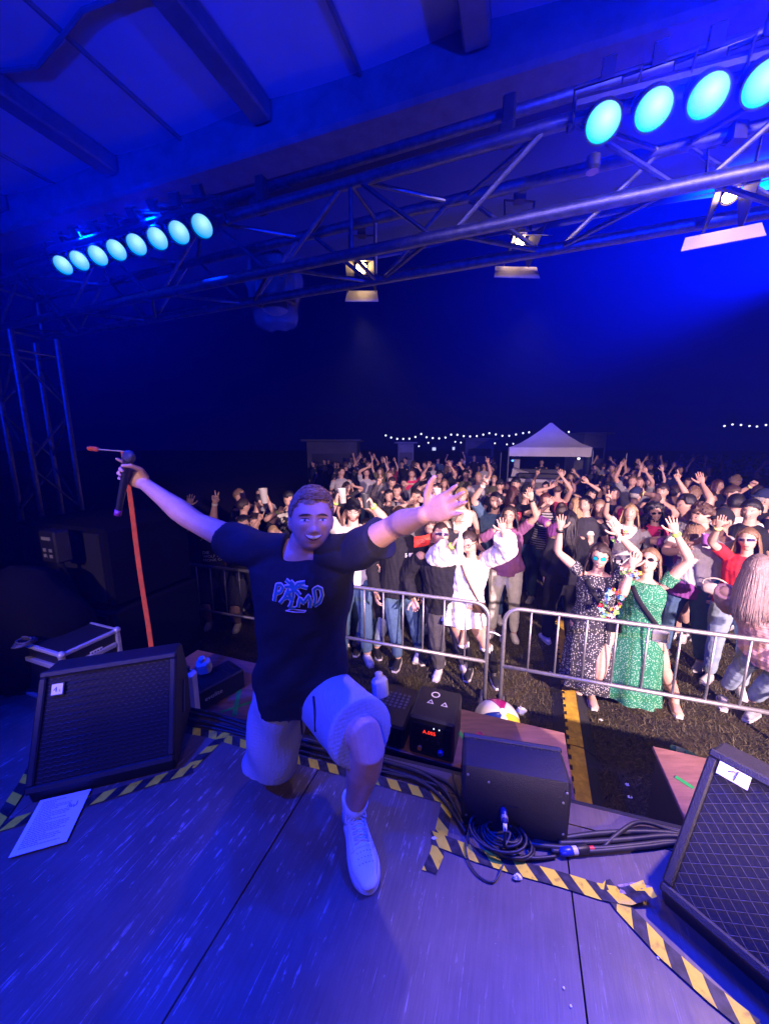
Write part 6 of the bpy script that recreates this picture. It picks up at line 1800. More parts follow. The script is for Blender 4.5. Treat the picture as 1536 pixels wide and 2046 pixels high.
P['blank_tee'] = person('fair-haired man in a black tee with a large pale print', (1327, 930), 'm', 1.84, look=(35, 0, 0), top=('tee', 'black'), hair=('short', 'light'), mouth='closed', lod=1)
P['finger'] = person('man with one bare arm pointing a finger at the roof, head behind dark hair', (1346, 985), 'm', 1.78, face=150, top=('tee', 'dark'), hair=('short', 'dark'), R=('point', 1352, 950, .97), lod=1)
P['curly'] = person('woman with big black curls, sunglasses and a hot pink tee under a football scarf', (1308, 1026), 'f', 1.66, look=(14, 10, 8), top=('tee', 'hotpink'), bottom=('trousers', 'black'), hair=('afro', 'black'), specs=('frame', 'black'), R=('grip', (.10, .32, 1.16)), lod=0)
P['profile'] = person('dark-haired man in profile looking towards the curly-haired woman', (1370, 1010), 'm', 1.80, face=-60, top=('tee', 'grey'), bottom=('shorts', 'lightgrey'), hair=('quiff', 'black'), skin=1, mouth='open', L=('flat', 1404, 955, .97), lod=0, near=False)
P['hug'] = person('man with tousled brown hair hugging the girl in the purple tee', (1402, 1030), 'm', 1.80, face=-20, look=(-30, -12, 0), top=('tee', 'white'), hair=('curly', 'brown'), R=('flat', (-.05, .45, 1.32)), lod=0, build=1.05)
P['purplecap'] = person('girl seen from behind in a purple tee, black cap and black cycling shorts', (1392, 1060), 'f', 1.62, face=168, look=(-30, 10, 0), top=('tee', 'purple'), bottom=('cycling', 'black'), hair=('caplong', 'light', .2), L=('open', (-.30, .30, 1.36)), lod=0, shoe='white', build=1.16, feet=dict(L=(1372, 1272), R=(1404, 1238)))
P['tealshorts'] = person('man in a pale tee and teal shorts with a drink against his cheek', (1442, 1040), 'm', 1.76, face=-35, top=('tee', 'lightgrey'), bottom=('shorts', 'teal'), hair=('cap', 'dark'), skin=1, R=('grip', (-.02, .30, 1.42)), lod=0, shoe='white', feet=dict(R=(1412, 1236), L=(1440, 1250)))
P['redjersey'] = person('long-haired woman in a red jersey and purple visor shades reaching one hand up', (1494, 1079), 'f', 1.64, look=(-10, 8, 8), top=('tee', 'red'), bottom=('jeans', 'lightdenim'), hair=('long', 'light', .34), specs=('visor', 'mirror'), R=('flat', 1432, 1043, .98), lod=0, mouth='closed', band={'R': 'yellow'})
P['smiler'] = person('young man in a black tee with a dark fringe smiling towards the stage', (1500, 1020), 'm', 1.80, look=(-14, 0, 0), top=('tee', 'black'), hair=('fringe', 'black'), mouth='smile', lod=0)
P['whiteback'] = person('man seen from behind in a white tee with a black buzz cut', (1470, 1006), 'm', 1.80, face=175, top=('tee', 'white'), hair=('short', 'black'), lod=1, build=1.1)
P['sidebrown'] = person('brown-haired young man looking away beyond the white tee', (1463, 986), 'm', 1.80, face=70, top=('tee', 'dark'), hair=('fringe', 'brown'), lod=1, mouth='closed')
P['greycap'] = person('man in a navy cap turned away at the picture edge', (1526, 997), 'm', 1.84, face=120, top=('tee', 'black'), hair=('capback', 'grey'), lod=1, mouth='closed')
P['redhead'] = person('woman with dark red wavy hair in profile among the young men', (1434, 970), 'f', 1.72, face=65, top=('tank', 'black'), hair=('long', 'auburn', .22), lod=1, mouth='closed')
P['round'] = person('round-faced woman in a white top beneath the raised arm', (1422, 996), 'f', 1.62, top=('tee', 'white'), hair=('bun', 'dark'), skin=1, lod=1, mouth='closed')
P['tuft'] = person('person with light tousled hair half hidden behind the dark-haired profile', (1386, 990), 'm', 1.76, face=160, top=('tee', 'grey'), hair=('curly', 'light'), lod=1)
P['fistback'] = person('person in black raising a fist with a yellow wristband at the dark edge', (1512, 985), 'm', 1.78, face=170, top=('tee', 'black'), hair=('short', 'dark'), L=('fist', 1504, 965, .9), lod=1, band={'L': 'yellow'})
P['lift'] = person('person in a grey top holding both arms overhead far behind the young men', (1400, 926), 'm', 1.84, top=('long', 'lightgrey'), hair=('short', 'dark'), R=('open', 1391, 905, .8), L=('open', 1412, 912, .8), lod=1, mouth='closed')
P['darkhood'] = person('person in a black hood under the raised hand', (1404, 952), 'm', 1.78, face=150, top=('hoodie', 'black'), hair=('short', 'black'), lod=1)
P['greyback'] = person('pale grey-shirted person standing beside the one with arms overhead', (1428, 918), 'm', 1.84, top=('tee', 'lightgrey'), hair=('short', 'dark'), lod=1, mouth='closed', face=40)
P['tie'] = person('man with a white shirt front in a dark jacket at the dim far edge', (1494, 930), 'm', 1.84, top=('jacket', 'dark'), hair=('short', 'brown'), lod=1, mouth='closed')
P['visor'] = person('blond person with light tousled hair among the young men', (1470, 962), 'm', 1.76, face=120, top=('tee', 'dark'), hair=('curly', 'blonde'), lod=1)
# --- between the singer's outstretched arm and the pavilion
P['bandana'] = person('fair-skinned woman peeping out between the visor shades and an orange-red cloth', (861, 1056), 'f', 1.62, yd=3.95, top=('jacket', 'brown'), hair=('pony', 'brown'), lod=1, mouth='smile', build=.9)
P['sequin'] = person('smiling dark-haired woman in a sequinned dark top with a V sign', (777, 992), 'f', 1.68, top=('long', 'sequin'), pat='sequin', hair=('long', 'black', .18), R=('v', 755, 958, .95), lod=1)
P['youth'] = person('young man with a dark crop and a white shirt behind the sequinned top', (793, 982), 'm', 1.76, top=('tee', 'white'), hair=('crop', 'black'), L=('open', 800, 1000, .7), lod=1, skin=1)
P['whiteshirt'] = person('man in a white shirt clasping his hands before the orange drink', (831, 993), 'm', 1.74, top=('shirt', 'white'), hair=('short', 'dark'), L=('point', 844, 996, .5), lod=1, mouth='closed', R=('open', 820, 1002, .6))
P['orangedrink'] = person('person with a black watch lifting a cup of orange drink above the singer\'s hand', (884, 1012), 'm', 1.78, yd=4.6, top=('shirt', 'cream'), hair=('short', 'brown'), R=('grip', 864, 990, .95), lod=1, mouth='closed', band={'R': 'black'})
P['woman_hand'] = person('dark-haired woman gesturing with one hand in front of the red shirt', (807, 966), 'f', 1.66, top=('tee', 'grey'), hair=('bun', 'black'), L=('claw', 815, 961, .5), lod=1)
P['redshirt'] = person('man in a bright red polo shirt in the middle of the crowd', (822, 947), 'm', 1.80, top=('tee', 'hotpink'), hair=('short', 'brown'), L=('open', 837, 931, .9), lod=1, mouth='closed')
P['openpalm'] = person('person with one tanned palm raised high and a bracelet', (846, 978), 'f', 1.68, top=('long', 'dark'), hair=('long', 'dark', .2), R=('flat', 842, 954, .95), lod=1, band={'R': 'black'})
P['spreadhand'] = person('person holding one hand with spread fingers above the orange drink', (868, 978), 'm', 1.74, top=('tee', 'dark'), hair=('short', 'dark'), R=('open', 859, 960, .8), lod=1)
P['dark_edge'] = person('man with dark hair and white collar looking down, behind the sequinned top', (783, 964), 'm', 1.76, look=(10, -16, 0), top=('jacket', 'dark'), hair=('short', 'dark'), lod=1, mouth='closed')
P['balding'] = person('balding man in a grey jacket behind the dark-haired looker-down', (778, 950), 'm', 1.80, top=('jacket', 'grey'), hair=('crop', 'light'), lod=1, mouth='closed')
P['bottleman'] = person('man in a pale grey tee turned sideways near the raised bottle', (682, 943), 'm', 1.84, look=(40, 0, 0), top=('tee', 'lightgrey'), hair=('short', 'dark'), lod=1, mouth='closed')
P['sideways'] = person('woman in profile with dark hair behind the man in the cap', (693, 974), 'f', 1.66, face=40, top=('tee', 'dark'), hair=('long', 'dark', .16), lod=1, mouth='closed', L=('point', 709, 966, .6))
P['greytee'] = person('man in a grey tee with one arm flung up towards the dark', (732, 945), 'm', 1.78, top=('tee', 'lightgrey'), hair=('short', 'brown'), R=('flat', 738, 929, .9), L=('relax', (-.35, .25, 1.25)), lod=1, mouth='closed')
P['finger_up'] = person('man with slick hair in a black and white floral shirt pointing a finger up', (577, 999), 'm', 1.78, yd=5.6, top=('shirt', 'black'), pat='floral', hair=('quiff', 'black'), R=('point', 558, 1022, .7), lod=1, beard=None, mouth='closed', look=(-10, -10, 0), band={'R': 'lime'})
P['cupman'] = person('man lifting a pale plastic jug above his head behind the fair-haired woman', (508, 1044), 'm', 1.78, yd=5.3, top=('tee', 'black'), hair=('short', 'dark'), L=('grip', 536, 990, 1.0), lod=1, mouth='closed')
P['profile_l'] = person('man with cropped hair in profile at the dark end of the crowd', (478, 990), 'm', 1.80, yd=6.3, face=70, top=('tee', 'black'), hair=('crop', 'light'), lod=1, mouth='closed')
P['turned_l'] = person('young man with dark hair turned away above the bearded man in glasses', (487, 1011), 'm', 1.76, yd=5.6, face=115, top=('tee', 'black'), hair=('short', 'dark'), lod=1, mouth='closed')
P['down_l'] = person('dark-haired man looking down next to the lifted jug', (516, 1003), 'm', 1.80, yd=5.9, face=40, look=(10, -16, 0), top=('tee', 'black'), hair=('short', 'black'), lod=1, mouth='closed')
P['beardfar'] = person('bearded man in a grey tee at the back of the dark end', (520, 986), 'm', 1.80, yd=6.9, top=('tee', 'grey'), hair=('short', 'black'), beard='black', lod=1, mouth='closed')
P['palecheeks'] = person('woman in a black and white patterned top laughing beside the denim jacket', (948, 1006), 'f', 1.66, look=(-15, 0, 14), top=('long', 'black'), pat='floral', hair=('long', 'dark', .25), lod=1)
P['creamtop'] = person('blonde woman in a cream crop top partly hidden by the singer\'s palm', (922, 992), 'f', 1.66, yd=4.9, top=('tank', 'cream'), bottom=('jeans', 'navy'), hair=('long', 'blonde', .36), R=('flat', (.02, .25, 1.40)), lod=1)
P['redlips'] = person('laughing woman just above the visor shades, below the singer\'s wrist', (887, 1030), 'f', 1.62, yd=4.5, top=('tee', 'dark'), hair=('long', 'dark', .2), lod=1)
P['blackteearm'] = person('man in a black tee with one arm reaching up above the singer\'s fingers', (908, 945), 'm', 1.80, top=('tee', 'black'), hair=('short', 'brown'), L=('claw', 920, 926, .95), lod=1, mouth='closed')
P['glasses_far'] = person('woman in glasses waving one arm behind the man with the denim jacket', (938, 943), 'f', 1.70, top=('tee', 'dark'), hair=('bun', 'brown'), specs=('frame', 'clear'), R=('flat', 930, 945, .6), lod=1)
P['grey_one_finger'] = person('man in a grey tee pointing one finger at the sky by the pavilion', (967, 931), 'm', 1.82, top=('tee', 'lightgrey'), hair=('short', 'dark'), L=('point', 978, 928, .9), lod=1, mouth='closed', band={'L': 'white'})
P['fair_far'] = person('fair-haired woman in a black top right above the singer\'s thumb', (887, 967), 'f', 1.66, top=('tank', 'black'), hair=('long', 'light', .18), lod=1, mouth='closed')
P['lowcap'] = person('person in a dark cap before the sound desk', (998, 970), 'm', 1.74, top=('tee', 'dark'), hair=('cap', 'dark'), lod=1, mouth='closed')
P['glow'] = person('woman with short reddish hair before the sound desk', (1012, 974), 'f', 1.68, top=('tee', 'rose'), hair=('short', 'red'), lod=1, mouth='closed', face=40)
P['darkmop'] = person('person with a dark mop of hair just before the counter', (1030, 967), 'm', 1.80, top=('tee', 'dark'), hair=('fringe', 'black'), lod=1, mouth='closed')
P['tech1'] = person('technician in dark clothes standing behind the sound desk', (1082, 924), 'm', 1.80, yd=15.0, top=('tee', 'dark'), hair=('short', 'black'), lod=1, mouth='closed')
P['tech2'] = person('technician in a grey cap and hoodie bent over the sound desk', (1113, 931), 'm', 1.76, yd=14.9, top=('hoodie', 'charcoal'), hair=('cap', 'grey'), lod=1, mouth='closed', look=(10, -20, 0))
# things they hold and wear
cup(P['beard'], 'R', 'glass with a pale drink held high by the bearded man', 'beer')
cup(P['beard'], 'L', 'dark paper cup with a white rim in the bearded man\'s other hand', None, 1.0, mat('cup_dark', (.03, .035, .04), .5))
cup(P['orangedrink'], 'R', 'clear cup of bright orange drink above the singer\'s hand', 'orange', 1.15)
cup(P['cupman'], 'L', 'pale translucent plastic jug lifted high in the dark', None, 1.5, mat('jug_plastic', (.62, .62, .56), .3, alpha=.75))
cup(P['curly'], 'R', 'clear cup with a dark drink held by the woman in the football scarf', 'cola')
cup(P['tealshorts'], 'R', 'small purple cup held against the man\'s cheek', None, .9, mat('cup_purple', (.25, .08, .35), .4))
cup(P['capglass'], 'R', 'dark red cup in the hand of the man in cap and sunglasses', None, .9, mat('cup_red', (.3, .02, .04), .4))
bottle(P['white'], 'R', 'white bottle held up by the woman in the white jumper', (.72, .74, .70))
phone(P['phonewoman'], 'L', 'black phone held sideways above the crowd')
phone(P['redstrap'], 'R', 'white phone in the hand of the girl in the black hoodie', nrm(V(-.3, -.6, .7)), (.7, .7, .72))
q = P['spot']; S, E, Wt, k, s_ = q['arms']['L']
lei(lerp(E, Wt, .92), Wt - E, .052, 'flower garland round the raised wrist of the woman in the spotted dress', 30, 2)
q = P['green']; S, E, Wt, k, s_ = q['arms']['R']
lei(lerp(E, Wt, .80), Wt - E, .055, 'red and yellow flower garland on the wrist before the green dress', 34, 3)
lei(np.array(atd(1221, 1205, 2.78)), nrm(V(.4, -1, 0)), .085, 'flower garland hanging at the side of the spotted dress', 52, 5, .023, 1.25)
# bags and straps
def strap_bag(info, label, colr, bag=None, w=.022):
    t = thing('shoulder_bag', label, 'bag', tuple(info['pel']))
    r_, f_, up_ = info['right'], info['fwd'], info['tv']; h = info['h']
    V_, F_ = [], []
    for c_ in info['root'].children:
        if c_.type == 'MESH' and c_.name.split('.')[0] in ('dress_top', 'skirt', 'shirt', 'hooded_top', 'jumper', 'vest', 'jeans', 'trousers'):
            k0 = len(V_); o_ = root_loc(c_); V_ += [tuple(np.array(v.co) + o_) for v in c_.data.vertices]; F_ += [tuple(i + k0 for i in p.vertices) for p in c_.data.polygons]
    bv = BVHTree.FromPolygons(V_, F_); pts = []; ds = []
    a, b_ = info['neck'] + r_ * .085 - up_ * .03, info['pel'] - r_ * .15 + UP * .12
    for k in range(15):
        p = lerp(a, b_, k / 14); hh = bv.ray_cast(Vector(p + f_ * .6), Vector(-f_)); ds.append(np.dot(np.array(hh[0]) - p, f_) if hh[0] else None)
    g_ = [d for d in ds if d is not None] or [.12]; ds = [d if d is not None else min(g_) for d in ds]
    for k in range(15): pts.append(lerp(a, b_, k / 14) + f_ * (max(ds[max(0, k - 1):k + 2]) + .007))
    MB().tube(pts, [(.0035, w)] * 15, 6, side=f_).build('strap', cloth_mat(colr), t, True)
    c = pts[-1] - UP * .05 - r_ * .01 + f_ * .02; m = MB(); m.box(c, (.12, .05, .10), ax=(r_, f_, UP), bevel=.02); m.build('pouch', cloth_mat(bag or colr), t, True)
    return t
strap_bag(P['spot'], 'black crossbody bag strap over the spotted dress', 'black')
strap_bag(P['green'], 'black and white bag strap across the green dress', 'black', 'grey')
strap_bag(P['veesign'], 'black shoulder bag across the fair-haired woman\'s white top', 'black')
strap_bag(P['stripe'], 'black bag hanging in front of the striped tee', 'black')
strap_bag(P['redstrap'], 'bright red bag at the hip of the girl in the black hoodie', 'red')
strap_bag(P['white'], 'brown bag strap over the shoulder of the white jumper', 'brown', 'brown', .010)
strap_bag(P['blondewhite'], 'small pale bag and black strap over the white tee', 'black', 'cream')
q = P['redjersey']; t = thing('handbag', 'slouchy cream handbag under the arm of the woman in red', 'handbag', tuple(q['pel'] + UP * .3))
hb = q['pel'] + q['right'] * .17 + q['fwd'] * .15 + UP * .27
m = MB(); hb = hb - UP * .10; m.ball(hb, (.10, .04, .06), 18, 12, ax=(q['right'], q['fwd'], UP)); v = m.V(); v += .008 * lnoise(v, 30, 3)[:, None] * q['fwd']
make('bag_body', v, m.f, mat('cream_leather', (.55, .48, .40), .45, bump=.2, bscale=20), t, True)
MB().tube(spline([hb + q['right'] * .09 + UP * .03, hb + q['right'] * .08 + UP * .08, hb + UP * .11, hb - q['right'] * .08 + UP * .08, hb - q['right'] * .09 + UP * .03], 4), .007, 6).build('bag_strap', mat('cream_leather', (.5, .45, .4), .5), t, True)
# football scarf
q = P['curly']; t = thing('football_scarf', 'black and yellow football scarf with a round crest over the hot pink tee', 'scarf', tuple(q['neck']))
YW = mat('scarf_yellow', (.68, .48, .03), .85); r_, f_ = q['right'], q['fwd']
for s_ in (-1, 1):
    a = q['neck'] + r_ * s_ * .06; pts = [a - f_ * .03 + UP * .01, a + f_ * .075 - UP * .03, a + f_ * .15 - UP * .14, a + f_ * .165 - UP * .30, a + f_ * .16 - UP * .48]
    MB().tube(pts, [(.012, .045)] * 5, 8, side=f_).build('tail', cloth_mat('black'), t, True)
    MB().tube([p + f_ * .0135 + UP * 0 for p in pts[1:4]], [(.003, .012)] * 3, 6, side=f_).build('yellow_stripe', YW, t)
cb_ = q['neck'] + r_ * -.06 + f_ * .178 - UP * .40
m = MB(); m.lathe(cb_, [(.044, 0), (.044, .003)], 20, ax=f_); cr = m.build('crest', YW, t)
m = MB(); m.lathe(cb_ + f_ * .0032, [(.036, 0), (.036, .001)], 20, ax=f_); m.build('crest_ring', mat('crest_black', (.01, .01, .01), .8), t)
letter('BVB', .030, cb_ + f_ * .006, -r_, UP, 'lettering', YW, cr)
q = P['mauve']
# dark jacket round the waist of the woman in the white tee
q = P['tee']; m = MB()
torso(m, q['J'], q['h'], True, 1.1, infl=.035, f0=-.06, f1=.25); 
for s_ in (-1, 1): m.tube([q['pel'] + q['right'] * s_ * .08 + UP * .12, q['pel'] + q['right'] * (s_ * .10 + .06) - UP * .12 + q['fwd'] * .02, q['pel'] + q['right'] * (s_ * .10 + .06) - UP * .40 + q['fwd'] * .03], [(.10, .10), (.12, .10), (.10, .07)], 12)
v, f, nn = fuse(m, .012, 4); make('tied_jacket', v + nn * (.008 * lnoise(v, 26, 9))[:, None], f, cloth_mat('black'), q['root'], True)
# white sock tops over the boots
for sd in 'RL':
    hp, K, Fk = P['white']['legs'][sd]; p0, p1 = lerp(K, Fk, .22), lerp(K, Fk, .98)
    MB().tube([p0, lerp(p0, p1, .35), lerp(p0, p1, .7), p1 - UP * .02], [.062, .064, .052, .046], 14).build('boot_shaft', mat('boot_leather', (.012, .012, .013), .25), P['white']['root'], True)
    MB().tube([p0 + UP * .025, p0 - UP * .012], [.064, .0655], 14).build('sock_top', PAPER, P['white']['root'], True)
    hp, K, Fk = P['purple']['legs'][sd]; MB().tube([lerp(K, Fk, .45), lerp(K, Fk, .98)], [.058, .044], 12).build('sock', cloth_mat('black'), P['purple']['root'], True)
# prints on clothes
lm = text_mesh('DIE\nWOLF OF\nMONK CITY', .052)
print_on(P['lettered'], lm, .58, .0, mat('print_white', (.6, .6, .58), .8), 'lettering', 'shirt')
g4 = ([(-.14, -.155, 0), (.12, -.155, 0), (.12, -.115, 0), (-.14, -.115, 0)], [(0, 1, 2, 3)]); print_on(P['lettered'], g4, .58, .0, mat('print_red', (.30, .02, .03), .8), 'print_band', 'shirt')
def blob(cx, cy, rx, ry, n=14, seed=1, j=.2):
    rn = random.Random(seed); return [(cx + rx * math.cos(2 * math.pi * i / n) * (1 + rn.uniform(-j, j)), cy + ry * math.sin(2 * math.pi * i / n) * (1 + rn.uniform(-j, j)), 0) for i in range(n)]
print_on(P['blank_tee'], (blob(0, 0, .13, .15), [tuple(range(14))]), .62, 0, mat('print_pale', (.5, .5, .55), .8), 'print', 'shirt')
for (cx, cy, rx, ry, sd_) in ((.05, .10, .018, .03, 1), (.07, .02, .02, .035, 2), (.05, -.07, .03, .014, 3), (.02, -.08, .014, .018, 4)):
    print_on(P['purplecap'], (blob(cx, cy, rx, ry, 10, sd_), [tuple(range(10))]), .55, .07, PAPER, 'print', 'shirt', back=True)
print_on(P['redstrap'], (blob(0, 0, .055, .035, 12, 3), [tuple(range(12))]), .66, -.02, mat('print_cream', (.5, .42, .3), .8), 'print', 'hooded_top')
print_on(P['hood'], ([(-.04, -.02, 0), (.04, -.02, 0), (.045, .022, 0), (-.038, .022, 0)], [(0, 1, 2, 3)]), .70, .10, PAPER, 'chest_label', 'hooded_top')
lm = text_mesh('FILA', .03); print_on(P['veesign'], text_mesh('ZOO', .05), .45, 0, mat('print_redbrown', (.35, .08, .06), .8), 'print', 'shirt')
# orange cloth on the shoulder between the front-row men
q = P['goggle']; oc = np.array(atd(843, 1080, 3.42)); t = thing('orange_cloth', 'orange-red cloth with a dark swirl over the shoulder between the two men in black', 'cloth', tuple(oc))
m = MB(); vs = []
for i in range(7):
    for j in range(7):
        u, v = i / 6 - .5, j / 6 - .5
        vs.append(oc + V(u * .15, -.03 * math.cos(u * 3) + .008 * math.sin(v * 9), v * .11 + u * .03))
m.add(vs, [(i * 7 + j, (i + 1) * 7 + j, (i + 1) * 7 + j + 1, i * 7 + j + 1) for i in range(6) for j in range(6)]); m.build('fabric', mat('cloth_orange_red', (.75, .05, .02), .7), t, True)
sw = [oc + V(.045 * r_ * math.cos(a) , -.036, .035 * r_ * math.sin(a)) for a, r_ in [(k * .5, .15 + k * .045) for k in range(18)]]
MB().tube(sw, .0028, 4).build('swirl', INK, t)
# --- the people further back: a few figures, copied with their own clothes
protos = []
pk = [('m', None, None, 'short', 'tee'), ('m', ('fist', (.22, .12, 2.05)), None, 'short', 'tee'), ('f', ('open', (.20, .15, 1.95)), ('open', (-.22, .12, 1.92)), 'long', 'tee'), ('f', None, None, 'long', 'tee'), ('m', None, ('point', (-.2, .15, 2.1)), 'crop', 'tee'),
      ('m', ('relax', (.2, .3, 1.2)), None, 'cap', 'hoodie'), ('f', None, ('open', (-.25, .1, 1.9)), 'bun', 'tank'), ('m', ('open', (.3, .1, 1.95)), ('open', (-.28, .12, 1.98)), 'fringe', 'shirt'), ('f', ('relax', (.1, .3, 1.15)), ('relax', (-.1, .3, 1.15)), 'pony', 'jacket'), ('m', None, None, 'curly', 'jacket')]
tops = ['dark', 'black', 'grey', 'navy', 'lightgrey', 'black', 'charcoal', 'white', 'dark', 'rose', 'denim', 'black', 'olive', 'darkred']
hairs = ['black', 'dark', 'brown', 'dark', 'light', 'blonde', 'black']
rn = random.Random(77); spots = []
avoid = [np.array(i['C'][:2]) for i in PEOPLE]
tries = 0
while len(spots) < 104 and tries < 6000:
    tries += 1
    y = 8.2 + 13.5 * rn.random() ** 1.15
    px = rn.uniform(600, 1590); x = (px - 768) / FPX * (y * .985 + .15)
    if px < 700 and (y < 9 or rn.random() < .4): continue
    if x0 - .5 < x < x1 + .5 and 12.6 < y < 17.5: continue
    if 1000 < px < 1200 and y > 7.5: continue
    p = np.array([x, y])
    if any(np.linalg.norm(p - q) < .52 for q in avoid): continue
    avoid.append(p); spots.append((x, y))
spots.sort(key=lambda s: s[1])
NAMES = dict(dark='dark', black='black', grey='grey', navy='navy blue', lightgrey='pale grey', charcoal='charcoal', white='white', rose='dusty pink', denim='denim blue', olive='olive', darkred='dark red')
for k, (x, y) in enumerate(spots):
    kk = rn.randrange(len(pk)) if y < 11 or rn.random() < .3 else rn.choice([0, 3, 5, 8, 9])
    tc_ = rn.choice(tops); hc_ = rn.choice(hairs)
    lab = 'dim distant person in a %s top at the back of the crowd' % NAMES[tc_]
    if len(protos) < len(pk):
        sx_, R__, L__, hk_, tk_ = pk[len(protos)]
        i = person(lab, sex=sx_, pos=(x, y), R=R__, L=L__, hair=(hk_, hc_), top=(tk_, tc_), bottom=('trousers', rn.choice(['dark', 'navy', 'charcoal'])), lod=2, mouth='closed', group='dim people at the back of the crowd', skin=k % 3)
        protos.append((i, lab)); i['root']['label'] = lab
        continue
    i, _ = protos[kk]
    r_ = dup(i['root'], (x, y, 0), lab, rn.uniform(-.7, .7) if rn.random() < .8 else rn.uniform(2, 4))
    s_ = rn.uniform(.95, 1.05); r_.scale = (s_, s_, s_)
    for c in r_.children:
        nm = c.name.split('.')[0]
        if nm in ('shirt', 'vest', 'hooded_top', 'jacket'): mm = cloth_mat(tc_)
        elif nm == 'hair': mm = hair_mat(hc_)
        else: continue
        c.material_slots[0].link = 'OBJECT'; c.material_slots[0].material = mm
# ================================================================== THE SINGER
def singer():
    h = 1.86
    Q = lambda x, y, d: np.array(atd(x, y, d))
    pel = Q(602, 1384, 1.43); neck = Q(607, 1100, 1.375); C = Q(622, 1038, 1.335)
    hips = {'R': Q(562, 1388, 1.44), 'L': Q(648, 1388, 1.42)}
    kneeR = np.array(at(537, 1548, .945)); ankR = kneeR + V(.02, .43, -.005)
    kneeL = Q(738, 1482, 1.07); ankL = Q(706, 1622, 1.245)
    sh = {'R': Q(520, 1102, 1.385), 'L': Q(700, 1104, 1.345)}
    wr = {'R': Q(290, 968, 1.56), 'L': Q(850, 1028, 1.01)}
    fwd = nrm(V(-pel[0] - .15, -pel[1], 0)); side = np.cross(fwd, UP)
    root = thing('person', 'smiling singer in black lettered tee and pale shorts kneeling on stage, arms flung wide', 'person', (pel[0], pel[1], ZS), None)
    J = dict(pelvis=pel, neck=neck, side=side, fwd=fwd); tv = nrm(neck - pel)
    m = MB()
    torso(m, J, h, False, .93, n=24)
    # neck and head
    f2 = fwd * math.cos(R(9)) + np.cross(UP, fwd) * math.sin(R(9)); r2 = np.cross(f2, UP)
    f3 = f2 * math.cos(R(9)) + UP * math.sin(R(9)); u3 = np.cross(r2, f3)
    rl = R(-3); r4 = r2 * math.cos(rl) - u3 * math.sin(rl); u4 = np.cross(r4, f3)
    Mh = np.stack([r4 * 1.04, f3, u4]); hs = .245 / .236 * .93
    m.tube([neck - tv * .07, neck - tv * .01, lerp(neck, C, .35) - f3 * .006, C - u4 * .05 - f3 * .012, C - f3 * .01], [(.080, .062), (.066, .062), (.061, .063), (.060, .066), (.05, .06)], 18, side=side)
    hd = head_mb(120, 96, fem=False, smile=1.0, jaw=.10)
    m.add(C + (hd.V() * hs) @ Mh, hd.f)
    arms = {}
    for sd in 'RL':
        sg = 1 if sd == 'R' else -1
        pole = V(0, -.3, -1) if sd == 'R' else V(.35, .9, .15)
        q_ = 1.0 if sd == 'R' else .80; E, W_ = ik(sh[sd], wr[sd], .172 * h * q_, .152 * h * q_, pole); arms[sd] = (sh[sd], E, W_)
        rr = np.array([.0335, .0310, .0280, .0238, .0248, .0258, .0195, .0152]) * h * (1 if sd == 'R' else .93)
        m.tube(arm_pts(sh[sd], E, W_), [(a, a * .94) for a in rr], 18, rnd=True)
        m.ball(lerp(sh[sd], E, .06), .062, 14, 10)
        m.tube([lerp(neck, sh[sd], .15) - tv * .01, sh[sd]], [.055, .058], 14, rnd=True)
    for hp, K, A_ in ((hips['R'], kneeR, ankR), (hips['L'], kneeL, ankL)):
        m.tube(arm_pts(hp, K, A_), [.105, .095, .080, .060, .058, .0635, .047, .037], 18, rnd=True)
        ca = lerp(K, A_, .30); bk_ = nrm(np.cross(nrm(A_ - K), side)); m.ball(ca - (bk_ if np.dot(bk_, fwd) > 0 else -bk_) * .018, (.052, .052, .09), 14, 10, ax=(side, np.cross(nrm(A_ - K), side), nrm(A_ - K)))
    # hands
    dR = nrm(V(-.80, .05, .55)); nR = nrm(V(.05, -1, .15)); gR = hand(m, 'mic', 'R', arms['R'][2], dR, nR, 1.02, 9)
    fa = nrm(arms['L'][2] - arms['L'][1]); dL = nrm(fa * .75 + V(.74, -.22, .42) * .6); nL = nrm(V(-.25, -1, .25)); hand(m, 'open', 'L', arms['L'][2], dL, nL, .95, 9, spread=.6)
    v, f, nn = fuse(m, .0044, 5, .5)
    b = MB(); b.add(v, f)
    # face
    hv, hf = hd.V(), hd.f; bvh = BVHTree.FromPolygons(hv.tolist(), hf)
    fm = MB()
    def add(pts, eps, mi, rings=2): fm.add(*patch(bvh, pts, eps, rings=rings), mi)
    for s in (-1, 1):
        add(ell(s * .031, .0205, .0200, .0038, 18, -9, -.12 * s), .0022, 4)
        add(ell(s * .031, .0010, .0142, .0042, 20, -8, 0, top=.0050), .0015, 2)
        add(ell(s * .031, .0012, .0052, .0040, 14), .0024, 3)
        add(ell(s * .031, .0012, .0026, .0026, 10), .0030, 8)
        add(ell(s * .0325, .0030, .0008, .0010, 6), .0036, 6)  # pale dot painted as a catchlight beside the pupil
        add(ell(s * .031, .0068, .0160, .0012, 16, -11), .0027, 4)
        add(ell(s * .031, -.0035, .0140, .0006, 16, 7), .0020, 1)
    k = 16
    add(ell(0, -.0660, .0335, .0105, 26, k, top=.0105), .0012, 1, 3)
    add(ell(0, -.0662, .0295, .0070, 26, k, top=.0068), .0021, 5, 3)
    add(ell(0, -.0640, .0270, .0052, 24, k, top=.0042), .0029, 6, 3)
    for i in range(-3, 4):
        x = i * .0072; add([(x - .0003, -.0602 + k * x * x), (x + .0003, -.0602 + k * x * x), (x + .0003, -.0685 + k * x * x), (x - .0003, -.0685 + k * x * x)], .0034, 9, 1)
    k0 = b.n; b.v.append(C + (fm.V() * hs) @ Mh); b.f += [tuple(i + k0 for i in q) for q in fm.f]; b.m += fm.m; b.n += len(fm.V())
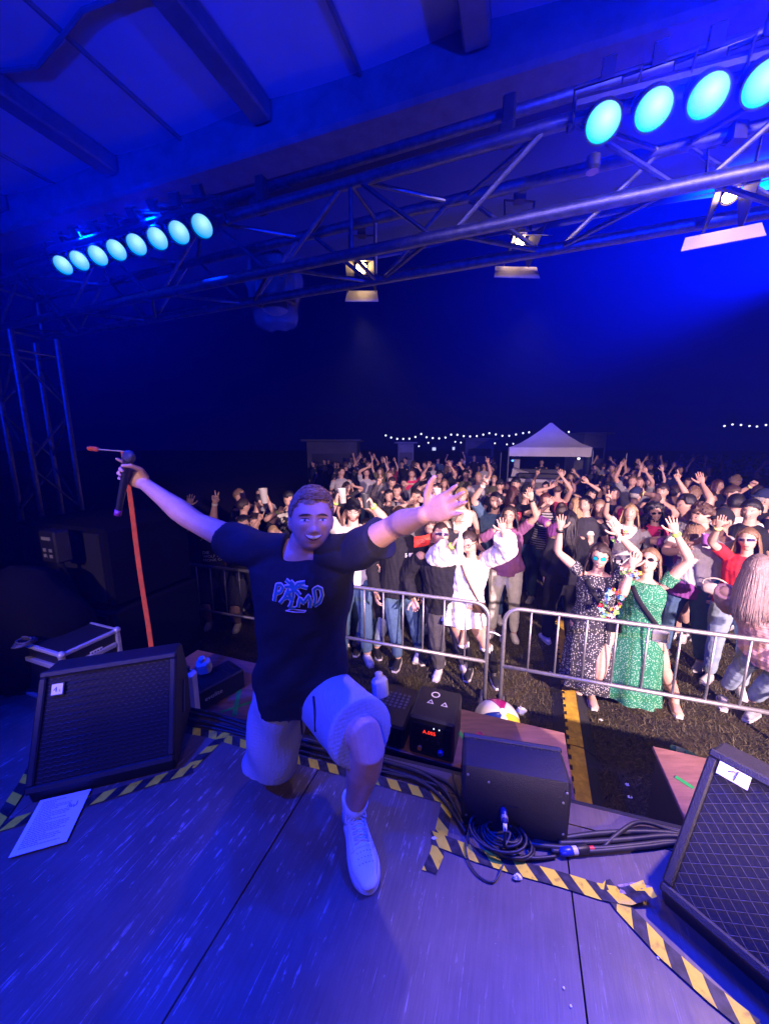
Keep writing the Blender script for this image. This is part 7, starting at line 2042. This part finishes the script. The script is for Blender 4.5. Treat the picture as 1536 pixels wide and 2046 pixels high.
    sk = mat('skin_singer', (.56, .31, .19), .45, var=.09, vscale=24, bump=.12, bscale=180, spec=.4)
    body = make('body', b.V(), b.f, [sk, LIP, mat('eye_white_dim', (.62, .60, .58), .3), mat('iris_grey', (.10, .14, .17), .1), hair_mat('brown'), MOUTH, TEETH, sk, mat('pupil', (.005, .005, .005), .1), mat('tooth_gap', (.45, .40, .34), .5)], root, True, None, b.m)
    # hair: cap and swept-up tufts
    g = MB(); Qh, fs = hair_cap(False, 4, thick=.006, back=-.060, front=.066, nu=72, nv=56, rough=.001, top=.004)
    g.add(C + (Qh * hs) @ Mh, fs)
    rn = random.Random(11)
    for i in range(2300):                                           # locks combed up and over to one side
        az = rn.uniform(-math.pi, math.pi); el = rn.uniform(.1, 1.5)
        d = V(math.cos(el) * math.sin(az), math.cos(el) * math.cos(az), math.sin(el))
        q = head_shape(d[None])[0]
        if q[2] < (.070 if abs(az) < .9 else .045): continue
        tp = float(sstep(.05, .10, q[2])); ln = (.014 + .020 * tp) * rn.uniform(.75, 1.1)
        sw = V(-.75 + .25 * math.sin(q[0] * 60), .55 * tp - .25, 0); sw = sw - d * np.dot(sw, d)
        dr = nrm(nrm(sw) + d * (.20 * tp + .06 + .45 * tp * float(sstep(.03, .07, q[1]))) + V(rn.gauss(0, .09), rn.gauss(0, .09), 0))
        p0 = q + d * .007; p1 = p0 + dr * ln * .55; p2 = p1 + nrm(dr - d * .45) * ln * .5
        g.tube([C + (p * hs) @ Mh for p in (p0, p1, p2)], [.0025, .0021, .0007], 4)
    g.build('hair', mat('hair_singer', (.24, .15, .08), .7, var=.5, vscale=70, spec=.12), root, True)
    # t-shirt
    g = MB()
    torso(g, J, h, False, .93, infl=.020, f0=-.06, f1=.96, hem=.006, n=28, ease=.012)
    g.tube([neck - tv * .06, neck - tv * .022], [(.105, .086), (.084, .078)], 22, side=side)
    for sd in 'RL':
        S, E, W_ = arms[sd]; e_ = .50 if sd == 'R' else .64
        d_ = nrm(E - S); dn = -UP + d_ * np.dot(UP, d_)
        ap = [lerp(neck, S, .35), S, lerp(S, E, e_ * .5) + dn * .008, lerp(S, E, e_) + dn * .014]
        g.tube(ap, [(.070, .070), (.080, .076), (.080, .078), (.082, .080)], 22, side=fwd)
    v, f, nn = fuse(g, .0065, 6)
    c = lerp(pel, neck, .5)
    rel = v - c; X = rel @ side; Z = rel @ UP; F = rel @ fwd
    # soft drags from the armpits to the hem and gathers at the sleeves
    fold = np.sin((X * .8 + Z * .55) * 46 + 2.2 * np.sin(Z * 9 + X * 7)) * .5 + np.sin((-X * .9 + Z * .5) * 40 + 1.6 * np.sin(X * 12)) * .5
    amp = .0045 + .0055 * sstep(.05, -.35, Z) + .004 * sstep(.17, .26, np.abs(X))
    flat = 1 - .75 * gs(X, Z, .0, .13, .13, .10) * (F > 0)
    v = v + nn * (fold * amp * flat + .0022 * lnoise(v, 34, 5) * flat)[:, None]
    TEE = mat('tee_black', (.016, .016, .020), .85, var=.12, vscale=60, bump=.35, bscale=420, spec=.25)
    tee = make('shirt', v, f, TEE, root, True)
    bt = BVHTree.FromPolygons(v.tolist(), [tuple(int(i) for i in q) for q in f])
    cp_ = lerp(pel, neck, .79); vr = -side
    # neckband
    nb_ = []
    for i in range(41):
        a = 2 * math.pi * i / 40
        o = neck + tv * (-.016 - .022 * (math.cos(a) * .5 + .5)) + side * (.081 * math.sin(a)) + fwd * (.006 + .078 * math.cos(a))
        nb_.append(o)
    MB().tube(nb_, (.0085), 8).build('neckband', TEE, tee, True)
    # print: PALMD with a palm tree
    K_ = 1.345 / FPX / 4.389
    strokes = [[(548, 1022), (556, 970), (575, 890), (605, 888), (624, 910), (606, 945), (562, 962)], [(596, 1035), (640, 985), (668, 925), (684, 980), (690, 1010)], [(626, 995), (684, 985)],
               [(716, 922), (708, 985), (688, 1050), (670, 1072)], [(670, 1072), (712, 1078), (728, 1080)], [(746, 1072), (766, 995), (792, 1040), (840, 985), (852, 1030), (846, 1085)],
               [(884, 1074), (896, 1010), (884, 940), (916, 926), (946, 944), (956, 995), (930, 1050), (884, 1074)],
               [(716, 922), (690, 880), (652, 850)], [(716, 922), (680, 900), (640, 905)], [(716, 922), (750, 880), (812, 876)], [(716, 922), (770, 900), (832, 922)], [(716, 922), (690, 940), (660, 965)], [(716, 922), (745, 945), (768, 975)], [(716, 922), (712, 880), (690, 858)],
               [(640, 1098), (690, 1086), (760, 1096), (815, 1106), (800, 1118), (720, 1112), (640, 1098)]]
    lil = mat('print_lilac', (.62, .58, .82), .7); tea = mat('print_teal', (.02, .15, .20), .7); dk = mat('print_black', (.012, .012, .016), .85)
    def ribbon(st, w, off):
        pts = []
        for i in range(len(st) - 1):
            for j in range(5): pts.append(lerp(st[i], st[i + 1], j / 5))
        pts.append(np.asarray(st[-1], float)); mm = MB(); vs = []
        for i, p in enumerate(pts):
            d = nrm(np.append(pts[min(i + 1, len(pts) - 1)] - pts[max(0, i - 1)], 0)); e = V(-d[1], d[0], 0)
            tw = w * (1 - .0 * i)
            for sgn in (-1, 1):
                q = p + e[:2] * sgn * tw
                s_ = cp_ + vr * ((q[0] - 742) * K_) + UP * ((985 - q[1]) * K_ * 1.06) - vr * .012 + UP * .004
                hh = bt.ray_cast(Vector(s_ + fwd * .5), Vector(-fwd))
                vs.append((np.array(hh[0]) if hh[0] else s_ + fwd * .1) + fwd * off)
        mm.add(vs, [(2 * i, 2 * i + 1, 2 * i + 3, 2 * i + 2) for i in range(len(pts) - 1)])
        return mm
    for i, st in enumerate(strokes):
        outl = i != 14
        o = ribbon(st, 18 if outl else 4.5, .0030 + .00015 * i).build('print_outline', lil, tee, False)
        if outl: ribbon(st, 10, .0062 + .00015 * i).build('print_letter', tea, tee, False)
    # shorts
    g = MB()
    torso(g, J, h, False, .95, infl=.004, f0=-.12, f1=.22, n=24)
    for hp, K, e_ in ((hips['R'], kneeR, .86), (hips['L'], kneeL, .86)):
        g.tube([lerp(hp, K, t) for t in (-.1, .12, .35, .6, e_)], [(.118, .118), (.122, .120), (.119, .117), (.119, .116), (.123, .119)], 24, side=side)
    v, f, nn = fuse(g, .0065, 11)
    rel = v - pel
    v = v + nn * (.0060 * np.sin(rel @ UP * 24 + 2 * np.sin(rel @ side * 18) + (rel @ fwd) * 16) * sstep(.03, -.06, rel @ UP) + .0060 * lnoise(v, 13, 8) * sstep(.03, -.06, rel @ UP))[:, None]
    sm_ = bpy.data.materials.new('quilted_shorts'); sm_.use_nodes = True; nt = sm_.node_tree; bs = nt.nodes['Principled BSDF']
    bs.inputs['Base Color'].default_value = (.34, .34, .37, 1); bs.inputs['Roughness'].default_value = .85
    tc = nt.nodes.new('ShaderNodeTexCoord'); mx = nt.nodes.new('ShaderNodeTexVoronoi'); mx.inputs['Scale'].default_value = 78; mx.inputs['Randomness'].default_value = .35
    nt.links.new(tc.outputs['Object'], mx.inputs['Vector'])
    bp = nt.nodes.new('ShaderNodeBump'); bp.inputs['Strength'].default_value = .35; bp.inputs['Distance'].default_value = -.005
    nt.links.new(mx.outputs[0], bp.inputs['Height']); nt.links.new(bp.outputs[0], bs.inputs['Normal'])
    sho = make('shorts', v, f, sm_, root, True)
    bs_ = BVHTree.FromPolygons(v.tolist(), [tuple(int(i) for i in q) for q in f])
    def stick(px, py, off=.005):
        o = V(0, 0, CAM_H); d = nrm(np.array(ray(px, py))); hh = bs_.ray_cast(Vector(o), Vector(d))
        return (np.array(hh[0]) if hh[0] else o + d * 1.6) - d * off
    for px in ([(601, 1396), (601, 1430), (604, 1468)], [(626, 1392), (629, 1425), (630, 1462)]):
        MB().tube(spline([stick(x, y, .010) for x, y in px], 5), .0042, 6).build('drawstring', mat('cord_black', (.012, .012, .014), .7), sho, True)
    MB().add([stick(740, 1462), stick(752, 1457), stick(756, 1472), stick(744, 1477)], [(0, 1, 2, 3)]).build('logo_patch', mat('patch_black', (.02, .02, .025), .7), sho)
    # sock and shoes
    SOCK = mat('sock_white', (.62, .62, .64), .9, bump=.5, bscale=220)
    ax_ = nrm(kneeL - ankL)
    so = MB(); so.tube([ankL - ax_ * .06, ankL, ankL + ax_ * .05, ankL + ax_ * .105], [(.044, .050), (.041, .045), (.043, .045), (.047, .049)], 22, side=side)
    sock = so.build('sock', SOCK, root, True)
    q0 = ankL + ax_ * .055; cd = nrm(V(0, 0, CAM_H) - q0); rr_ = nrm(np.cross(UP, cd)) * -1
    tick = [q0 + cd * .048 + rr_ * -.016 + UP * .006, q0 + cd * .049 + rr_ * -.008 - UP * .005, q0 + cd * .047 + rr_ * .018 + UP * .012]
    MB().tube(tick, [.0008, .0032, .0006], 5).build('tick_mark', INK, sock)
    WH = mat('sneaker_white', (.66, .66, .67), .5, var=.05, vscale=30, bump=.1, bscale=200); SOL = mat('sneaker_sole', (.58, .58, .60), .6)
    def shoe(heel, toe, nm='shoe', s=1.0):
        d = nrm((toe - heel) * V(1, 1, 0)); w = np.cross(d, UP); L = np.linalg.norm((toe - heel)[:2]); o = V(heel[0], heel[1], ZS)
        def at_(x, y, z): return o + d * (x * L) + w * y + UP * z
        g = MB()
        g.tube([at_(.03, 0, .060), at_(.12, 0, .062), at_(.30, .000, .066), at_(.48, .002, .064), at_(.66, .003, .056), at_(.82, .003, .046), at_(.95, .002, .038)], [(.026, .038), (.037, .045), (.039, .046), (.043, .042), (.050, .034), (.049, .025), (.034, .016)], 20, side=w, rnd=True)
        g.tube([at_(.16, 0, .07), at_(.17, 0, .115), at_(.175, 0, .135)], [(.040, .048), (.042, .050), (.043, .052)], 20, side=w)
        v, f, nn = fuse(g, .0052, 4); v[:, 2] = np.maximum(v[:, 2], ZS + .012)
        sh_ = make(nm, v, f, WH, root, True)
        out = [(-.03, 0), (-.005, -.030), (.12, -.041), (.35, -.042), (.62, -.054), (.82, -.053), (.96, -.036), (1.03, 0), (.96, .036), (.82, .053), (.62, .054), (.35, .042), (.12, .041), (-.005, .030)]
        pts = spline([np.array([x * L, y, 0]) for x, y in out] + [np.array([-.03 * L, 0, 0])], 5)[:-1]
        sl = MB(); n = len(pts); vs = []
        for z, k in ((.002, .97), (.006, 1.0), (.028, 1.0), (.034, .96)):
            for p in pts:
                c_ = np.array([.5 * L, 0]); q = c_ + (p[:2] - c_) * k; vs.append(o + d * q[0] + w * q[1] + UP * z)
        sl.add(vs, [(i * n + j, i * n + (j + 1) % n, (i + 1) * n + (j + 1) % n, (i + 1) * n + j) for i in range(3) for j in range(n)] + [tuple(3 * n + j for j in range(n)), tuple(range(n))[::-1]])
        sl.build('sole', SOL, sh_, 40)
        bv = BVHTree.FromPolygons(v.tolist(), [tuple(int(i) for i in q) for q in f])
        def dn(x, y, off):
            hh = bv.ray_cast(Vector(at_(x, y, .4)), Vector((0, 0, -1))); return np.array(hh[0]) + UP * off if hh[0] else at_(x, y, .09)
        for i in range(6):
            x = .34 + .058 * i
            MB().tube([dn(x - .02, -.026, .003), dn(x, -.010, .006), dn(x + .02, .012, .006), dn(x + .03, .026, .003)], .0034, 6).build('lace', SOCK, sh_, True)
            MB().tube([dn(x - .02, .026, .003), dn(x, .010, .0075), dn(x + .02, -.012, .0075), dn(x + .03, -.026, .003)], .0034, 6).build('lace', SOCK, sh_, True)
        for sg in (-1, 1):
            lp = [dn(.34, 0, .008), dn(.30, sg * .022, .020), dn(.36, sg * .040, .012), dn(.40, sg * .016, .014), dn(.36, 0, .010)]
            MB().tube(spline(lp, 5), .0030, 6).build('lace_loop', SOCK, sh_, True)
        for i in range(3):
            for j in range(-2, 3):
                MB().lathe(dn(.74 + .05 * i, j * .012, .0008), [(.0021, 0), (.0018, .0006)], 6).build('eyelet', mat('eyelet_grey', (.12, .12, .13), .6), sh_)
        MB().tube([dn(.70, y, .0012) for y in np.linspace(-.045, .045, 13)], .0013, 5).build('toe_seam', SOL, sh_, True)
        for sg in (-1, 1):
            MB().tube([dn(x, sg * (.034), .0012) for x in np.linspace(.30, .72, 9)], .0013, 5).build('eyestay_seam', SOL, sh_, True)
        return sh_
    hl = V(ankL[0], ankL[1], ZS); tip = np.array(at(737, 1768, ZS + .02)); dd_ = nrm((tip - hl) * V(1, 1, 0))
    shoe(hl - dd_ * .065, hl - dd_ * .065 + dd_ * .300)
    # rear shoe, toes tucked under
    hr = ankR + V(0, .02, 0); g = MB(); g.tube([hr + UP * .02, hr + V(.0, .06, -.005), hr + V(0, .13, -.02)], [(.045, .05), (.05, .045), (.04, .03)], 14, rnd=True)
    v, f, nn = fuse(g, .008, 3); v[:, 2] = np.maximum(v[:, 2], ZS + .003); make('shoe', v, f, WH, root, True)
    # microphone
    gp = gR[0]; axm = nrm(V(.33, -.05, .94))
    gp = arms['R'][2] + dR * .078 + nR * .034
    t = thing('microphone', 'dark hand microphone gripped in the singer\'s raised hand, its tail hanging down', 'microphone', tuple(gp))
    m = MB(); m.lathe(gp, [(.012, -.16), (.0135, -.10), (.016, .02), (.019, .05), (.019, .055)], 18, ax=axm); m.build('handle', BLK, t, 40)
    m = MB(); m.ball(gp + axm * .075, (.024, .024, .027), 16, 10); m.build('grille', mat('mic_grille', (.10, .10, .11), .4, .8, bump=.6, bscale=500), t, True)
    m = MB(); m.lathe(gp, [(.0135, -.185), (.0135, -.16)], 16, ax=axm); m.build('tail_ring', mat('ring_violet', (.22, .04, .30), .4), t, True)
    # elastic bracelet mark of a small tattoo line on the forearm
    S, E, W_ = arms['L']
    return root
singer()
